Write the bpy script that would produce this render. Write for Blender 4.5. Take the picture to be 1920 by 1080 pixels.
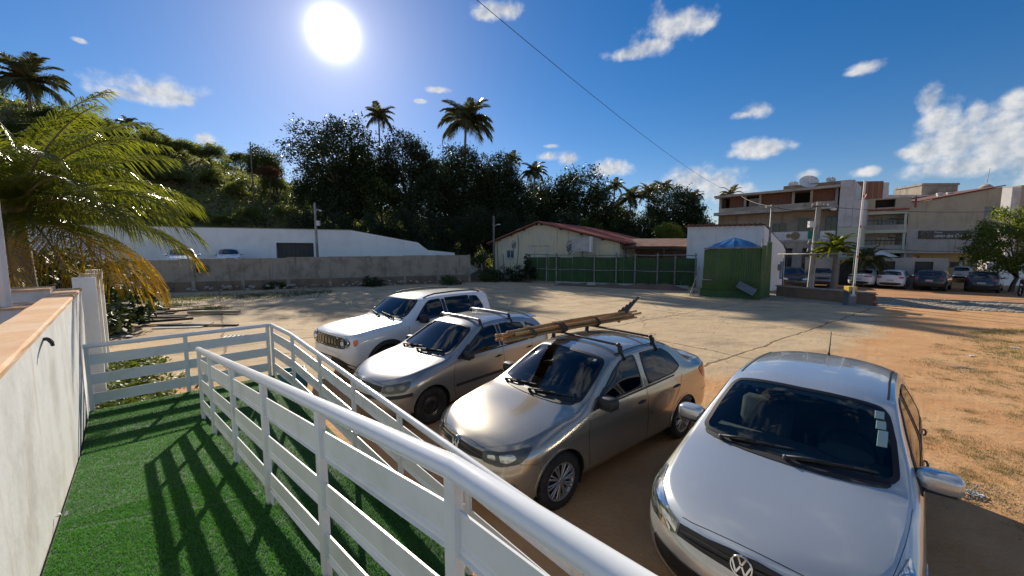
import bpy, bmesh, math, random
import numpy as np
from mathutils import Vector, Matrix, Quaternion
from mathutils.bvhtree import BVHTree

random.seed(7)
rng = np.random.default_rng(7)
R = math.radians
PI = math.pi
S2 = math.sqrt(0.5)
scene = bpy.context.scene
for _o in list(bpy.data.objects):
    bpy.data.objects.remove(_o, do_unlink=True)
COL = scene.collection

# ------------------------------------------------------------------ camera
FOC, PITCH, CAMH = 735.0, R(5.4), 2.65
cam_d = bpy.data.cameras.new('camera')
cam_d.sensor_width = 36.0
cam_d.lens = 36.0 * FOC / 1920.0
cam_d.clip_start = 0.05
cam_d.clip_end = 3000.0
cam = bpy.data.objects.new('camera', cam_d)
COL.objects.link(cam)
cam.location = (0, 0, CAMH)
cam.rotation_euler = (PI / 2 - PITCH, 0, 0)
scene.camera = cam


def ray(px, py):
    a, b = (px - 960) / FOC, (540 - py) / FOC
    return Vector((a, math.cos(PITCH) + b * math.sin(PITCH), -math.sin(PITCH) + b * math.cos(PITCH)))


def at(px, py, Y):
    """the place at depth Y that the survey of the photograph gives"""
    d = ray(px, py)
    return d * (Y / d.y) + Vector((0, 0, CAMH))


def gz(px, py, z=0.0):
    d = ray(px, py)
    return d * ((z - CAMH) / d.z) + Vector((0, 0, CAMH))


# ------------------------------------------------------------------ light
SUN = ray(625, 62).normalized()
SUN_EL = math.asin(SUN.z)
SUN_AZ = math.atan2(SUN.x, SUN.y)
sun_d = bpy.data.lights.new('sun', 'SUN')
sun_d.energy = 5.0
sun_d.angle = R(0.53)
sun_d.color = (1.0, 0.90, 0.74)
sun = bpy.data.objects.new('sun', sun_d)
COL.objects.link(sun)
sun.rotation_euler = (-SUN).to_track_quat('-Z', 'Y').to_euler()
sun.location = SUN * 200

scene.view_settings.view_transform = 'Standard'
scene.view_settings.look = 'None'
scene.view_settings.exposure = 0.45
scene.view_settings.gamma = 1.0
scene.render.engine = 'CYCLES'
scene.cycles.use_denoising = True
scene.cycles.max_bounces = 6
scene.cycles.transparent_max_bounces = 12
scene.cycles.sample_clamp_indirect = 6.0
scene.cycles.caustics_reflective = False
scene.cycles.caustics_refractive = False


# ------------------------------------------------------------------ node helper
class NT:
    def __init__(s, tree):
        s.t = tree
        s.n = tree.nodes
        s.l = tree.links

    def new(s, typ, **kw):
        nd = s.n.new(typ)
        for k, v in kw.items():
            setattr(nd, k, v)
        return nd

    def put(s, sock, v):
        if v is None:
            return
        if hasattr(v, 'is_output') or isinstance(v, bpy.types.NodeSocket):
            s.l.new(v, sock)
        else:
            if isinstance(v, (tuple, list)) and len(v) == 3 and sock.type == 'RGBA':
                v = (*v, 1)
            sock.default_value = v

    def math(s, op, a, b=None, c=None, clamp=False):
        nd = s.new('ShaderNodeMath', operation=op, use_clamp=clamp)
        s.put(nd.inputs[0], a)
        s.put(nd.inputs[1], b)
        s.put(nd.inputs[2], c)
        return nd.outputs[0]

    def vmath(s, op, a, b=None, out=0):
        nd = s.new('ShaderNodeVectorMath', operation=op)
        s.put(nd.inputs[0], a)
        if b is not None:
            s.put(nd.inputs[1], b)
        return nd.outputs[out]

    def mix(s, f, a, b, blend='MIX'):
        nd = s.new('ShaderNodeMix', data_type='RGBA', blend_type=blend)
        s.put(nd.inputs[0], f)
        s.put(nd.inputs[6], a)
        s.put(nd.inputs[7], b)
        return nd.outputs[2]

    def noise(s, vec, scale, detail=4.0, rough=0.55, dist=0.0, out='Fac'):
        nd = s.new('ShaderNodeTexNoise')
        s.put(nd.inputs['Vector'], vec)
        nd.inputs['Scale'].default_value = scale
        nd.inputs['Detail'].default_value = detail
        nd.inputs['Roughness'].default_value = rough
        nd.inputs['Distortion'].default_value = dist
        return nd.outputs[out]

    def ramp(s, f, stops):
        nd = s.new('ShaderNodeValToRGB')
        cr = nd.color_ramp
        while len(cr.elements) < len(stops):
            cr.elements.new(0.5)
        for e, (p, c) in zip(cr.elements, stops):
            e.position = p
            e.color = (*c, 1) if len(c) == 3 else c
        s.put(nd.inputs[0], f)
        return nd.outputs[0]

    def step(s, f, lo, hi, a=0.0, b=1.0):
        nd = s.new('ShaderNodeMapRange', interpolation_type='SMOOTHSTEP')
        s.put(nd.inputs[0], f)
        s.put(nd.inputs[1], lo)
        s.put(nd.inputs[2], hi)
        s.put(nd.inputs[3], a)
        s.put(nd.inputs[4], b)
        return nd.outputs[0]

    def bump(s, h, strength=0.3, dist=0.02, normal=None):
        nd = s.new('ShaderNodeBump')
        nd.inputs['Strength'].default_value = strength
        nd.inputs['Distance'].default_value = dist
        s.put(nd.inputs['Height'], h)
        if normal is not None:
            s.put(nd.inputs['Normal'], normal)
        return nd.outputs[0]

    def scalev(s, v, xyz):
        nd = s.new('ShaderNodeMapping')
        s.put(nd.inputs[0], v)
        nd.inputs['Scale'].default_value = xyz
        return nd.outputs[0]


# ------------------------------------------------------------------ world: sky with scattered cumulus
world = bpy.data.worlds.new('World')
scene.world = world
world.use_nodes = True
w = NT(world.node_tree)
w.n.clear()
tc = w.new('ShaderNodeTexCoord')
sky = w.new('ShaderNodeTexSky', sky_type='NISHITA', sun_disc=False)
sky.sun_elevation = SUN_EL
sky.sun_rotation = SUN_AZ
sky.air_density = 1.0
sky.dust_density = 0.12
sky.ozone_density = 2.2
hsv = w.new('ShaderNodeHueSaturation')
hsv.inputs['Saturation'].default_value = 1.42
w.l.new(sky.outputs[0], hsv.inputs['Color'])
bg_sky = w.new('ShaderNodeBackground')
bg_sky.inputs[1].default_value = 0.074
DIR = w.vmath('NORMALIZE', tc.outputs['Generated'])
sep = w.new('ShaderNodeSeparateXYZ')
w.l.new(DIR, sep.inputs[0])
az = w.math('ARCTAN2', sep.outputs[0], sep.outputs[1])
el = w.math('ARCSINE', sep.outputs[2])
CLOUDS = [(285, 170, 80, 24), (235, 178, 60, 13), (340, 186, 38, 13), (200, 181, 22, 6), (935, 18, 42, 19), (905, 26, 22, 12), (1262, 50, 55, 30),
          (1238, 40, 26, 30), (1190, 98, 48, 13), (1225, 85, 40, 18), (1305, 48, 38, 18), (1622, 127, 34, 13), (1605, 135, 24, 8), (1418, 208, 26, 14),
          (1398, 215, 20, 7), (1430, 280, 62, 14), (1405, 272, 30, 12), (1145, 316, 34, 17), (1070, 298, 20, 12), (1025, 293, 22, 9),
          (1032, 274, 13, 4), (1300, 338, 55, 28), (1345, 345, 50, 27), (1370, 360, 50, 20), (1225, 350, 34, 10), (1515, 327, 22, 10), (1745, 190, 27, 30),
          (1760, 225, 40, 40), (1900, 190, 34, 26), (1832, 212, 24, 24), (1790, 262, 72, 44), (1880, 255, 84, 66), (1740, 285, 48, 22), (1810, 312, 130, 20),
          (1700, 288, 24, 12), (1620, 322, 30, 9), (1940, 300, 90, 60), (385, 262, 22, 12), (820, 168, 20, 6), (788, 190, 12, 4), (150, 76, 14, 5)]
azel = w.new('ShaderNodeCombineXYZ')
w.l.new(az, azel.inputs[0])
w.l.new(el, azel.inputs[1])
m = None
for (cx, cy, rx, ry) in CLOUDS:
    d = ray(cx, cy).normalized()
    a0, e0 = math.atan2(d.x, d.y), math.asin(d.z)
    dx = ray(cx + rx, cy).normalized()
    dy = ray(cx, cy - ry).normalized()
    ra = abs(math.atan2(dx.x, dx.y) - a0)
    re_ = abs(math.asin(dy.z) - e0)
    nd = w.new('ShaderNodeVectorMath', operation='MULTIPLY_ADD')
    w.l.new(azel.outputs[0], nd.inputs[0])
    nd.inputs[1].default_value = (1 / ra, 1 / re_, 0)
    nd.inputs[2].default_value = (-a0 / ra, -e0 / re_, 0)
    k = w.vmath('LENGTH', nd.outputs[0], out=1)
    m = k if m is None else w.math('MINIMUM', m, k)
m = w.math('SUBTRACT', 1.0, m)
# elsewhere the same broken cumulus goes on
n_far = w.noise(w.scalev(DIR, (1, 1, 2.2)), 3.3, 3.0, 0.55)
inview = w.math('MULTIPLY', w.step(w.math('ABSOLUTE', az), 0.92, 1.02, 1, 0), w.step(el, 0.66, 0.74, 1, 0))
far_m = w.math('SUBTRACT', w.math('MULTIPLY', w.math('SUBTRACT', n_far, 0.55), 7.0), w.math('MULTIPLY', inview, 9.0))
m = w.math('MAXIMUM', w.math('MAXIMUM', m, -1.0), w.math('MINIMUM', far_m, 0.8))
n1 = w.noise(DIR, 22.0, 6.0, 0.56)
n2 = w.noise(w.vmath('ADD', DIR, tuple(SUN * 0.012)), 22.0, 3.0, 0.56)
dens = w.step(w.math('ADD', w.math('MULTIPLY', m, 0.85), w.math('MULTIPLY', w.math('SUBTRACT', n1, 0.48), 2.0)), -0.26, 0.66)
shade = w.math('ADD', 0.72, w.math('MULTIPLY', w.math('SUBTRACT', n1, n2), 1.3))
shade = w.math('ADD', shade, w.math('MULTIPLY', w.math('SUBTRACT', 0.4, m), 0.16))
bg_cl = w.new('ShaderNodeBackground')
w.l.new(w.mix(w.step(shade, 0.35, 1.0), (0.44, 0.50, 0.60), (0.96, 0.95, 0.92)), bg_cl.inputs[0])
bg_cl.inputs[1].default_value = 0.66
# sun glow and widened disc painted into the sky, standing in for camera bloom
cosang = w.vmath('DOT_PRODUCT', DIR, tuple(SUN), out=1)
ang = w.math('ARCCOSINE', w.math('MINIMUM', cosang, 1.0))
disc = w.math('EXPONENT', w.math('MULTIPLY', w.math('POWER', w.math('MULTIPLY', ang, 1 / R(1.85)), 2.0), -1.0))
halo = w.math('ADD', w.math('MULTIPLY', w.math('EXPONENT', w.math('MULTIPLY', ang, -1 / R(2.7))), 0.40),
              w.math('MULTIPLY', w.math('EXPONENT', w.math('MULTIPLY', ang, -1 / R(9.0))), 0.13))
lum = w.math('ADD', w.math('MULTIPLY', disc, 3.0), halo)
bg_sun = w.new('ShaderNodeBackground')
bg_sun.inputs[0].default_value = (1.0, 0.95, 0.84, 1)
w.l.new(lum, bg_sun.inputs[1])
w.l.new(w.mix(1.0, hsv.outputs[0], (0.96, 0.88, 1.0), 'MULTIPLY'), bg_sky.inputs[0])
mixs = w.new('ShaderNodeMixShader')
w.l.new(w.math('MULTIPLY', dens, 0.90), mixs.inputs[0])
w.l.new(bg_sky.outputs[0], mixs.inputs[1])
w.l.new(bg_cl.outputs[0], mixs.inputs[2])
adds = w.new('ShaderNodeAddShader')
w.l.new(mixs.outputs[0], adds.inputs[0])
w.l.new(bg_sun.outputs[0], adds.inputs[1])
outw = w.new('ShaderNodeOutputWorld')
w.l.new(adds.outputs[0], outw.inputs[0])
try:
    world.cycles.sampling_method = 'MANUAL'
    world.cycles.sample_map_resolution = 512
except Exception:
    pass

# ------------------------------------------------------------------ materials
MATS = {}


def newmat(name):
    mt = bpy.data.materials.new(name)
    mt.use_nodes = True
    t = NT(mt.node_tree)
    t.n.clear()
    out = t.new('ShaderNodeOutputMaterial')
    MATS[name] = mt
    return mt, t, out


def principled(t, out, color, rough=0.6, metal=0.0, normal=None, spec=0.5, coat=0.0, coat_rough=0.05):
    b = t.new('ShaderNodeBsdfPrincipled')
    t.put(b.inputs['Base Color'], color)
    t.put(b.inputs['Roughness'], rough)
    t.put(b.inputs['Metallic'], metal)
    t.put(b.inputs['Specular IOR Level'], spec)
    t.put(b.inputs['Coat Weight'], coat)
    t.put(b.inputs['Coat Roughness'], coat_rough)
    if normal is not None:
        t.put(b.inputs['Normal'], normal)
    t.l.new(b.outputs[0], out.inputs[0])
    return b


def coords(t, kind='world'):
    if kind == 'world':
        return t.new('ShaderNodeNewGeometry').outputs['Position']
    return t.new('ShaderNodeTexCoord').outputs['Object']


def mat(name, c1, c2=None, scale=3.0, rough=0.6, metal=0.0, bump=0.0, bscale=30.0, spec=0.5, coat=0.0,
        kind='object', lo=0.35, hi=0.65, stain=None, sscale=1.2, samt=0.5, stretch=(1, 1, 1), bdist=0.02):
    mt, t, out = newmat(name)
    v = coords(t, kind)
    vs = t.scalev(v, stretch) if stretch != (1, 1, 1) else v
    col = c1
    if c2 is not None:
        col = t.mix(t.step(t.noise(vs, scale, 6), lo, hi), c1, c2)
    if stain is not None:
        col = t.mix(t.math('MULTIPLY', t.step(t.noise(vs, sscale, 7, 0.65), 0.48, 0.7), samt), col, stain)
    nrm = t.bump(t.noise(v, bscale, 5), bump, bdist) if bump else None
    r = rough
    if c2 is not None:
        r = t.math('ADD', rough - 0.06, t.math('MULTIPLY', t.noise(v, scale * 2.3, 4), 0.14))
    principled(t, out, col, r, metal, nrm, spec, coat)
    return mt


def leafmat(name, c1, c2, trans, rough=0.45, amt=0.35, tscale=0.8):
    mt, t, out = newmat(name)
    v = coords(t, 'world')
    f = t.step(t.noise(v, tscale, 3), 0.3, 0.7)
    col = t.mix(f, c1, c2)
    b = t.new('ShaderNodeBsdfPrincipled')
    t.put(b.inputs['Base Color'], col)
    b.inputs['Roughness'].default_value = rough
    b.inputs['Specular IOR Level'].default_value = 0.35
    tr = t.new('ShaderNodeBsdfTranslucent')
    t.put(tr.inputs[0], t.mix(f, trans, tuple(0.7 * c for c in trans)))
    mx = t.new('ShaderNodeMixShader')
    mx.inputs[0].default_value = amt
    t.l.new(b.outputs[0], mx.inputs[1])
    t.l.new(tr.outputs[0], mx.inputs[2])
    t.l.new(mx.outputs[0], out.inputs[0])
    return mt


def glassmat(name, tint, rough=0.02, spec=1.0):
    mt, t, out = newmat(name)
    tr = t.new('ShaderNodeBsdfTransparent')
    tr.inputs[0].default_value = (*tint, 1)
    gl = t.new('ShaderNodeBsdfGlossy')
    gl.inputs['Roughness'].default_value = rough
    fr = t.new('ShaderNodeFresnel')
    fr.inputs['IOR'].default_value = 1.52
    mx = t.new('ShaderNodeMixShader')
    t.l.new(t.math('MULTIPLY', fr.outputs[0], spec * 1.35, clamp=True), mx.inputs[0])
    t.l.new(tr.outputs[0], mx.inputs[1])
    t.l.new(gl.outputs[0], mx.inputs[2])
    t.l.new(mx.outputs[0], out.inputs[0])
    return mt


# ------------------------------------------------------------------ mesh helpers
class MB:
    """collects shapes and links them as one mesh object"""

    def __init__(s):
        s.v = []
        s.f = []
        s.mi = []
        s.m = 0

    def add(s, verts, faces, M=None):
        o = len(s.v)
        if M is not None:
            verts = [M @ Vector(p) for p in verts]
        s.v.extend([tuple(p) for p in verts])
        s.f.extend([tuple(i + o for i in f) for f in faces])
        s.mi.extend([s.m] * len(faces))
        return s

    def box(s, c, size, M=None, ch=0.0):
        hx, hy, hz = size[0] / 2, size[1] / 2, size[2] / 2
        cx, cy, cz = c
        ch = min(ch, hx * .8, hy * .8, hz * .8)
        if ch <= 0:
            vs = [(cx + i * hx, cy + j * hy, cz + k * hz) for i in (-1, 1) for j in (-1, 1) for k in (-1, 1)]
            fs = [(0, 1, 3, 2), (4, 6, 7, 5), (0, 4, 5, 1), (2, 3, 7, 6), (0, 2, 6, 4), (1, 5, 7, 3)]
            return s.add(vs, fs, M)
        bm = bmesh.new()
        pts = []
        for i in (-1, 1):
            for j in (-1, 1):
                for k in (-1, 1):
                    pts += [(cx + i * (hx - ch), cy + j * (hy - ch), cz + k * hz), (cx + i * (hx - ch), cy + j * hy, cz + k * (hz - ch)), (cx + i * hx, cy + j * (hy - ch), cz + k * (hz - ch))]
        bv = [bm.verts.new(p) for p in pts]
        bmesh.ops.convex_hull(bm, input=bv)
        bmesh.ops.dissolve_limit(bm, angle_limit=0.01, verts=bm.verts[:], edges=bm.edges[:])
        bm.verts.index_update()
        vs = [v.co.copy() for v in bm.verts]
        fs = [[v.index for v in f.verts] for f in bm.faces]
        bm.free()
        return s.add(vs, fs, M)

    def bb(s, x0, x1, y0, y1, z0, z1, M=None, ch=0.0):
        return s.box(((x0 + x1) / 2, (y0 + y1) / 2, (z0 + z1) / 2), (abs(x1 - x0), abs(y1 - y0), abs(z1 - z0)), M, ch)

    def bar(s, a, b, wx, wz, up=(0, 0, 1), ch=0.0):
        """box-section bar from a to b"""
        a, b = Vector(a), Vector(b)
        d = (b - a)
        L = d.length
        y = d.normalized()
        x = y.cross(Vector(up))
        if x.length < 1e-4:
            x = y.cross(Vector((1, 0, 0)))
        x.normalize()
        z = x.cross(y)
        M = Matrix((x, y, z)).transposed().to_4x4()
        M.translation = (a + b) / 2
        return s.box((0, 0, 0), (wx, L, wz), M, ch)

    def tube(s, pts, r, seg=10, cap=True, closed=False):
        pts = [Vector(p) for p in pts]
        n = len(pts)
        rs = r if isinstance(r, (list, tuple)) else [r] * n
        vs, fs = [], []
        prev = None
        for i, p in enumerate(pts):
            if closed:
                t = (pts[(i + 1) % n] - pts[i - 1]).normalized()
            elif i == 0:
                t = (pts[1] - p).normalized()
            elif i == n - 1:
                t = (p - pts[i - 1]).normalized()
            else:
                t = ((pts[i + 1] - p).normalized() + (p - pts[i - 1]).normalized()).normalized()
            if prev is None:
                a = t.cross(Vector((0, 0, 1)))
                if a.length < 0.05:
                    a = t.cross(Vector((0, 1, 0)))
            else:
                a = prev - t * prev.dot(t)
            a.normalize()
            prev = a
            b = t.cross(a)
            for k in range(seg):
                an = 2 * PI * k / seg
                vs.append(p + (a * math.cos(an) + b * math.sin(an)) * rs[i])
        m = n if closed else n - 1
        for i in range(m):
            for k in range(seg):
                j = (i + 1) % n
                fs.append((i * seg + k, i * seg + (k + 1) % seg, j * seg + (k + 1) % seg, j * seg + k))
        if cap and not closed:
            fs.append(tuple(range(seg))[::-1])
            fs.append(tuple((n - 1) * seg + k for k in range(seg)))
        return s.add(vs, fs)

    def lathe(s, prof, seg=24, M=None):
        """profile (r, z) turned about local z"""
        vs, fs = [], []
        n = len(prof)
        for k in range(seg):
            c, q = math.cos(2 * PI * k / seg), math.sin(2 * PI * k / seg)
            vs += [(r * c, r * q, z) for r, z in prof]
        for k in range(seg):
            k2 = (k + 1) % seg
            for i in range(n - 1):
                fs.append((k * n + i, k2 * n + i, k2 * n + i + 1, k * n + i + 1))
        return s.add(vs, fs, M)

    def prism(s, poly, h0, h1, M=None):
        """polygon (x, y) extruded from z=h0 to h1"""
        n = len(poly)
        vs = [(x, y, h0) for x, y in poly] + [(x, y, h1) for x, y in poly]
        fs = [tuple(range(n))[::-1], tuple(range(n, 2 * n))]
        fs += [(i, (i + 1) % n, n + (i + 1) % n, n + i) for i in range(n)]
        return s.add(vs, fs, M)

    def quad(s, a, b, c, d):
        return s.add([a, b, c, d], [(0, 1, 2, 3)])

    def mesh(s, name='m'):
        me = bpy.data.meshes.new(name)
        me.from_pydata(s.v, [], s.f)
        return me

    def build(s, name, mats, parent=None, smooth=False, loc=None, fix=True, angle=None):
        me = s.mesh(name)
        if not isinstance(mats, (list, tuple)):
            mats = [mats]
        for mm in mats:
            me.materials.append(MATS[mm] if isinstance(mm, str) else mm)
        if len(mats) > 1:
            me.polygons.foreach_set('material_index', s.mi)
        if fix:
            bm = bmesh.new()
            bm.from_mesh(me)
            bmesh.ops.recalc_face_normals(bm, faces=bm.faces[:])
            bm.to_mesh(me)
            bm.free()
        if smooth:
            me.polygons.foreach_set('use_smooth', [True] * len(me.polygons))
            if angle is not None:
                me.set_sharp_from_angle(angle=R(angle))
        o = bpy.data.objects.new(name, me)
        COL.objects.link(o)
        if parent is not None:
            o.parent = parent
        if loc is not None:
            o.location = loc
        return o


def fast_mesh(name, V, F, mats, parent=None, smooth=False, mi=None):
    """mesh from numpy arrays: V (n,3), F (m,3|4)"""
    V = np.asarray(V, dtype=np.float32)
    F = np.asarray(F, dtype=np.int32)
    me = bpy.data.meshes.new(name)
    me.vertices.add(len(V))
    me.vertices.foreach_set('co', V.ravel())
    k = F.shape[1]
    me.loops.add(F.size)
    me.loops.foreach_set('vertex_index', F.ravel())
    me.polygons.add(len(F))
    me.polygons.foreach_set('loop_start', np.arange(0, F.size, k, dtype=np.int32))
    me.polygons.foreach_set('loop_total', np.full(len(F), k, dtype=np.int32))
    for mm in (mats if isinstance(mats, (list, tuple)) else [mats]):
        me.materials.append(MATS[mm])
    if mi is not None:
        me.polygons.foreach_set('material_index', np.asarray(mi, dtype=np.int32))
    if smooth:
        me.polygons.foreach_set('use_smooth', np.ones(len(F), dtype=bool))
    me.update(calc_edges=True)
    me.validate()
    o = bpy.data.objects.new(name, me)
    COL.objects.link(o)
    if parent is not None:
        o.parent = parent
    return o


def tag(o, label=None, cat=None, group=None, kind=None):
    if label:
        o['label'] = label
    if cat:
        o['category'] = cat
    if group:
        o['group'] = group
    if kind:
        o['kind'] = kind
    return o


def thing(name, label, cat, loc=(0, 0, 0), rz=0.0, group=None):
    o = bpy.data.objects.new(name, None)
    o.empty_display_size = 0.2
    COL.objects.link(o)
    o.location = loc
    o.rotation_euler = (0, 0, rz)
    return tag(o, label, cat, group)


def copy_tree(o, parent=None, kids=None):
    c = o.copy()
    COL.objects.link(c)
    c.parent = parent
    for ch in list(o.children):
        copy_tree(ch, c)
    return c


def inst(src, parent, loc=(0, 0, 0), rot=(0, 0, 0), scale=(1, 1, 1), name=None):
    """another object on the same mesh data"""
    o = src.copy()
    COL.objects.link(o)
    o.parent = parent
    o.location = loc
    o.rotation_euler = rot
    o.scale = scale
    return o


def lerp(a, b, t):
    return a + (b - a) * t


def frame_xz(origin, direction):
    """matrix of a facade: local x along direction, local y into the building (left-hand normal away), z up"""
    d = Vector(direction).to_3d()
    d.z = 0
    d.normalize()
    n = Vector((-d.y, d.x, 0))
    M = Matrix((d, n, Vector((0, 0, 1)))).transposed().to_4x4()
    M.translation = Vector(origin)
    return M


def text_mesh(body, size, shear=0.0, extrude=0.004, space=1.0):
    cu = bpy.data.curves.new('lettering', 'FONT')
    cu.body = body
    cu.size = size
    cu.shear = shear
    cu.extrude = extrude
    cu.resolution_u = 3
    cu.space_character = space
    o = bpy.data.objects.new('lettering', cu)
    COL.objects.link(o)
    dg = bpy.context.evaluated_depsgraph_get()
    dg.update()
    me = bpy.data.meshes.new_from_object(o.evaluated_get(dg))
    bpy.data.objects.remove(o, do_unlink=True)
    return me


def mesh_obj(name, me, mt, parent=None):
    me.materials.clear()
    me.materials.append(MATS[mt])
    o = bpy.data.objects.new(name, me)
    COL.objects.link(o)
    if parent is not None:
        o.parent = parent
    return o


def smoothstep(a, b, x):
    t = np.clip((x - a) / (b - a), 0, 1)
    return t * t * (3 - 2 * t)


def ellipsoid(c, r, seg=20, rings=12, flat=None, pw=1.0):
    vs, fs = [], []
    for i in range(rings + 1):
        th = PI * i / rings
        for k in range(seg):
            ph = 2 * PI * k / seg
            a, b, d = math.sin(th) * math.cos(ph), math.sin(th) * math.sin(ph), math.cos(th)
            a, b, d = [math.copysign(abs(q)**pw, q) for q in (a, b, d)]
            vs.append((c[0] + r[0] * a, c[1] + r[1] * b, c[2] + r[2] * d))
    for i in range(rings):
        for k in range(seg):
            fs.append((i * seg + k, i * seg + (k + 1) % seg, (i + 1) * seg + (k + 1) % seg, (i + 1) * seg + k))
    return vs, fs

# ------------------------------------------------------------------ surfaces
def ground_material():
    mt, t, out = newmat('lot_ground')
    P = coords(t, 'world')
    sp = t.new('ShaderNodeSeparateXYZ')
    t.l.new(P, sp.inputs[0])
    x, y = sp.outputs[0], sp.outputs[1]
    big = t.noise(P, 0.22, 5, 0.6)
    mid = t.noise(P, 1.1, 7, 0.65)
    fine = t.noise(P, 9.0, 8, 0.7)
    grit = t.noise(P, 60.0, 4, 0.7)
    # packed orange earth
    dirt = t.mix(t.step(mid, 0.3, 0.72), (0.52, 0.245, 0.095), (0.64, 0.375, 0.175))
    dirt = t.mix(t.step(fine, 0.35, 0.75), dirt, (0.56, 0.33, 0.165))
    dirt = t.mix(t.math('MULTIPLY', t.step(grit, 0.56, 0.7), 0.45), dirt, (0.24, 0.14, 0.075))
    dirt = t.mix(t.math('MULTIPLY', t.step(grit, 0.44, 0.3), 0.3), dirt, (0.62, 0.45, 0.28))
    # worn pale concrete with sand blown over it
    conc = t.mix(t.step(mid, 0.3, 0.7), (0.48, 0.355, 0.215), (0.58, 0.44, 0.275))
    conc = t.mix(t.math('MULTIPLY', t.step(fine, 0.5, 0.75), 0.55), conc, (0.38, 0.28, 0.18))
    conc = t.mix(t.math('MULTIPLY', t.step(t.noise(P, 0.55, 6, 0.7), 0.52, 0.68), 0.6), conc, (0.50, 0.31, 0.16))
    conc = t.mix(t.math('MULTIPLY', t.step(t.noise(t.scalev(P, (0.5, 1.6, 1)), 0.8, 5, 0.6), 0.52, 0.68), 0.65), conc, (0.27, 0.20, 0.135))
    # slab joints: a wide bay grid, worn
    wob = t.math('MULTIPLY', t.math('SUBTRACT', t.noise(P, 0.9, 3), 0.5), 0.35)
    a = t.math('ADD', t.math('MULTIPLY', x, 0.80), t.math('MULTIPLY', y, 0.60))
    b = t.math('ADD', t.math('MULTIPLY', x, -0.60), t.math('MULTIPLY', y, 0.80))
    ja = t.math('ABSOLUTE', t.math('SUBTRACT', t.math('FRACT', t.math('MULTIPLY', t.math('ADD', a, wob), 1 / 5.2)), 0.5))
    jb = t.math('ABSOLUTE', t.math('SUBTRACT', t.math('FRACT', t.math('MULTIPLY', t.math('ADD', b, wob), 1 / 4.4)), 0.5))
    joint = t.math('MAXIMUM', t.step(ja, 0.4915, 0.496), t.step(jb, 0.490, 0.495))
    vo = t.new('ShaderNodeTexVoronoi', feature='DISTANCE_TO_EDGE')
    t.put(vo.inputs['Vector'], t.vmath('ADD', P, t.vmath('SCALE', t.noise(P, 1.4, 4, out='Color'), None)))
    vo.inputs['Scale'].default_value = 0.16
    crack = t.math('MULTIPLY', t.step(vo.outputs[0], 0.004, 0.001), t.step(big, 0.45, 0.55))
    joint = t.math('MAXIMUM', joint, crack)
    conc = t.mix(t.math('MULTIPLY', joint, t.step(fine, 0.3, 0.6, 0.4, 0.85)), conc, (0.14, 0.085, 0.05))
    # where the concrete still shows
    reach = t.math('SUBTRACT', y, t.math('MULTIPLY', t.math('MAXIMUM', t.math('SUBTRACT', x, 5.0), 0.0), 0.62))
    edge = t.math('ADD', reach, t.math('MULTIPLY', t.math('SUBTRACT', big, 0.5), 9.0))
    edge = t.math('ADD', edge, t.math('MULTIPLY', t.math('SUBTRACT', fine, 0.5), 1.6))
    isc = t.math('MULTIPLY', t.step(edge, 6.8, 8.0), t.step(t.math('SUBTRACT', x, t.math('MULTIPLY', y, 0.9)), 1.5, 0.0))
    col = t.mix(isc, dirt, conc)
    # litter of dead grass in the earth
    dry = t.math('MULTIPLY', t.step(t.noise(P, 0.7, 6, 0.7), 0.59, 0.70), t.math('SUBTRACT', 1.0, isc))
    col = t.mix(t.math('MULTIPLY', dry, t.step(fine, 0.4, 0.6, 0.2, 0.75)), col, (0.21, 0.175, 0.085))
    # beyond the lot: soil under the trees
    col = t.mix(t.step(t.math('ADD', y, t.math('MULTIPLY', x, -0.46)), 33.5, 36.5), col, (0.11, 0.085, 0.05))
    h = t.math('ADD', t.math('MULTIPLY', fine, 0.6), t.math('MULTIPLY', grit, 0.35))
    h = t.math('SUBTRACT', h, t.math('MULTIPLY', t.math('MULTIPLY', joint, isc), 0.5))
    h = t.math('ADD', h, t.math('MULTIPLY', mid, 2.2))
    stren = t.bump(h, 0.8, 0.04)
    principled(t, out, col, 0.92, 0, stren, 0.25)
    return mt


ground_material()


def plaster(name, base, grime, streak, amt=0.6, sc=1.0, rough=0.85):
    """limewashed wall: mottled, with rain streaks that run down"""
    mt, t, out = newmat(name)
    P = coords(t, 'world')
    m1 = t.noise(P, 1.6 * sc, 7, 0.62)
    col = t.mix(t.math('MULTIPLY', t.step(m1, 0.42, 0.72), amt), base, grime)
    run = t.noise(t.scalev(P, (6.0 * sc, 6.0 * sc, 0.5 * sc)), 1.0, 5, 0.6)
    col = t.mix(t.math('MULTIPLY', t.step(run, 0.55, 0.75), amt * 0.8), col, streak)
    fine = t.noise(P, 26.0, 6, 0.65)
    col = t.mix(t.math('MULTIPLY', t.step(fine, 0.52, 0.8), 0.25), col, grime)
    principled(t, out, col, rough, 0, t.bump(t.math('ADD', t.noise(P, 7.0, 6), t.math('MULTIPLY', fine, 0.4)), 0.32, 0.012), 0.3)
    return mt


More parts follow.
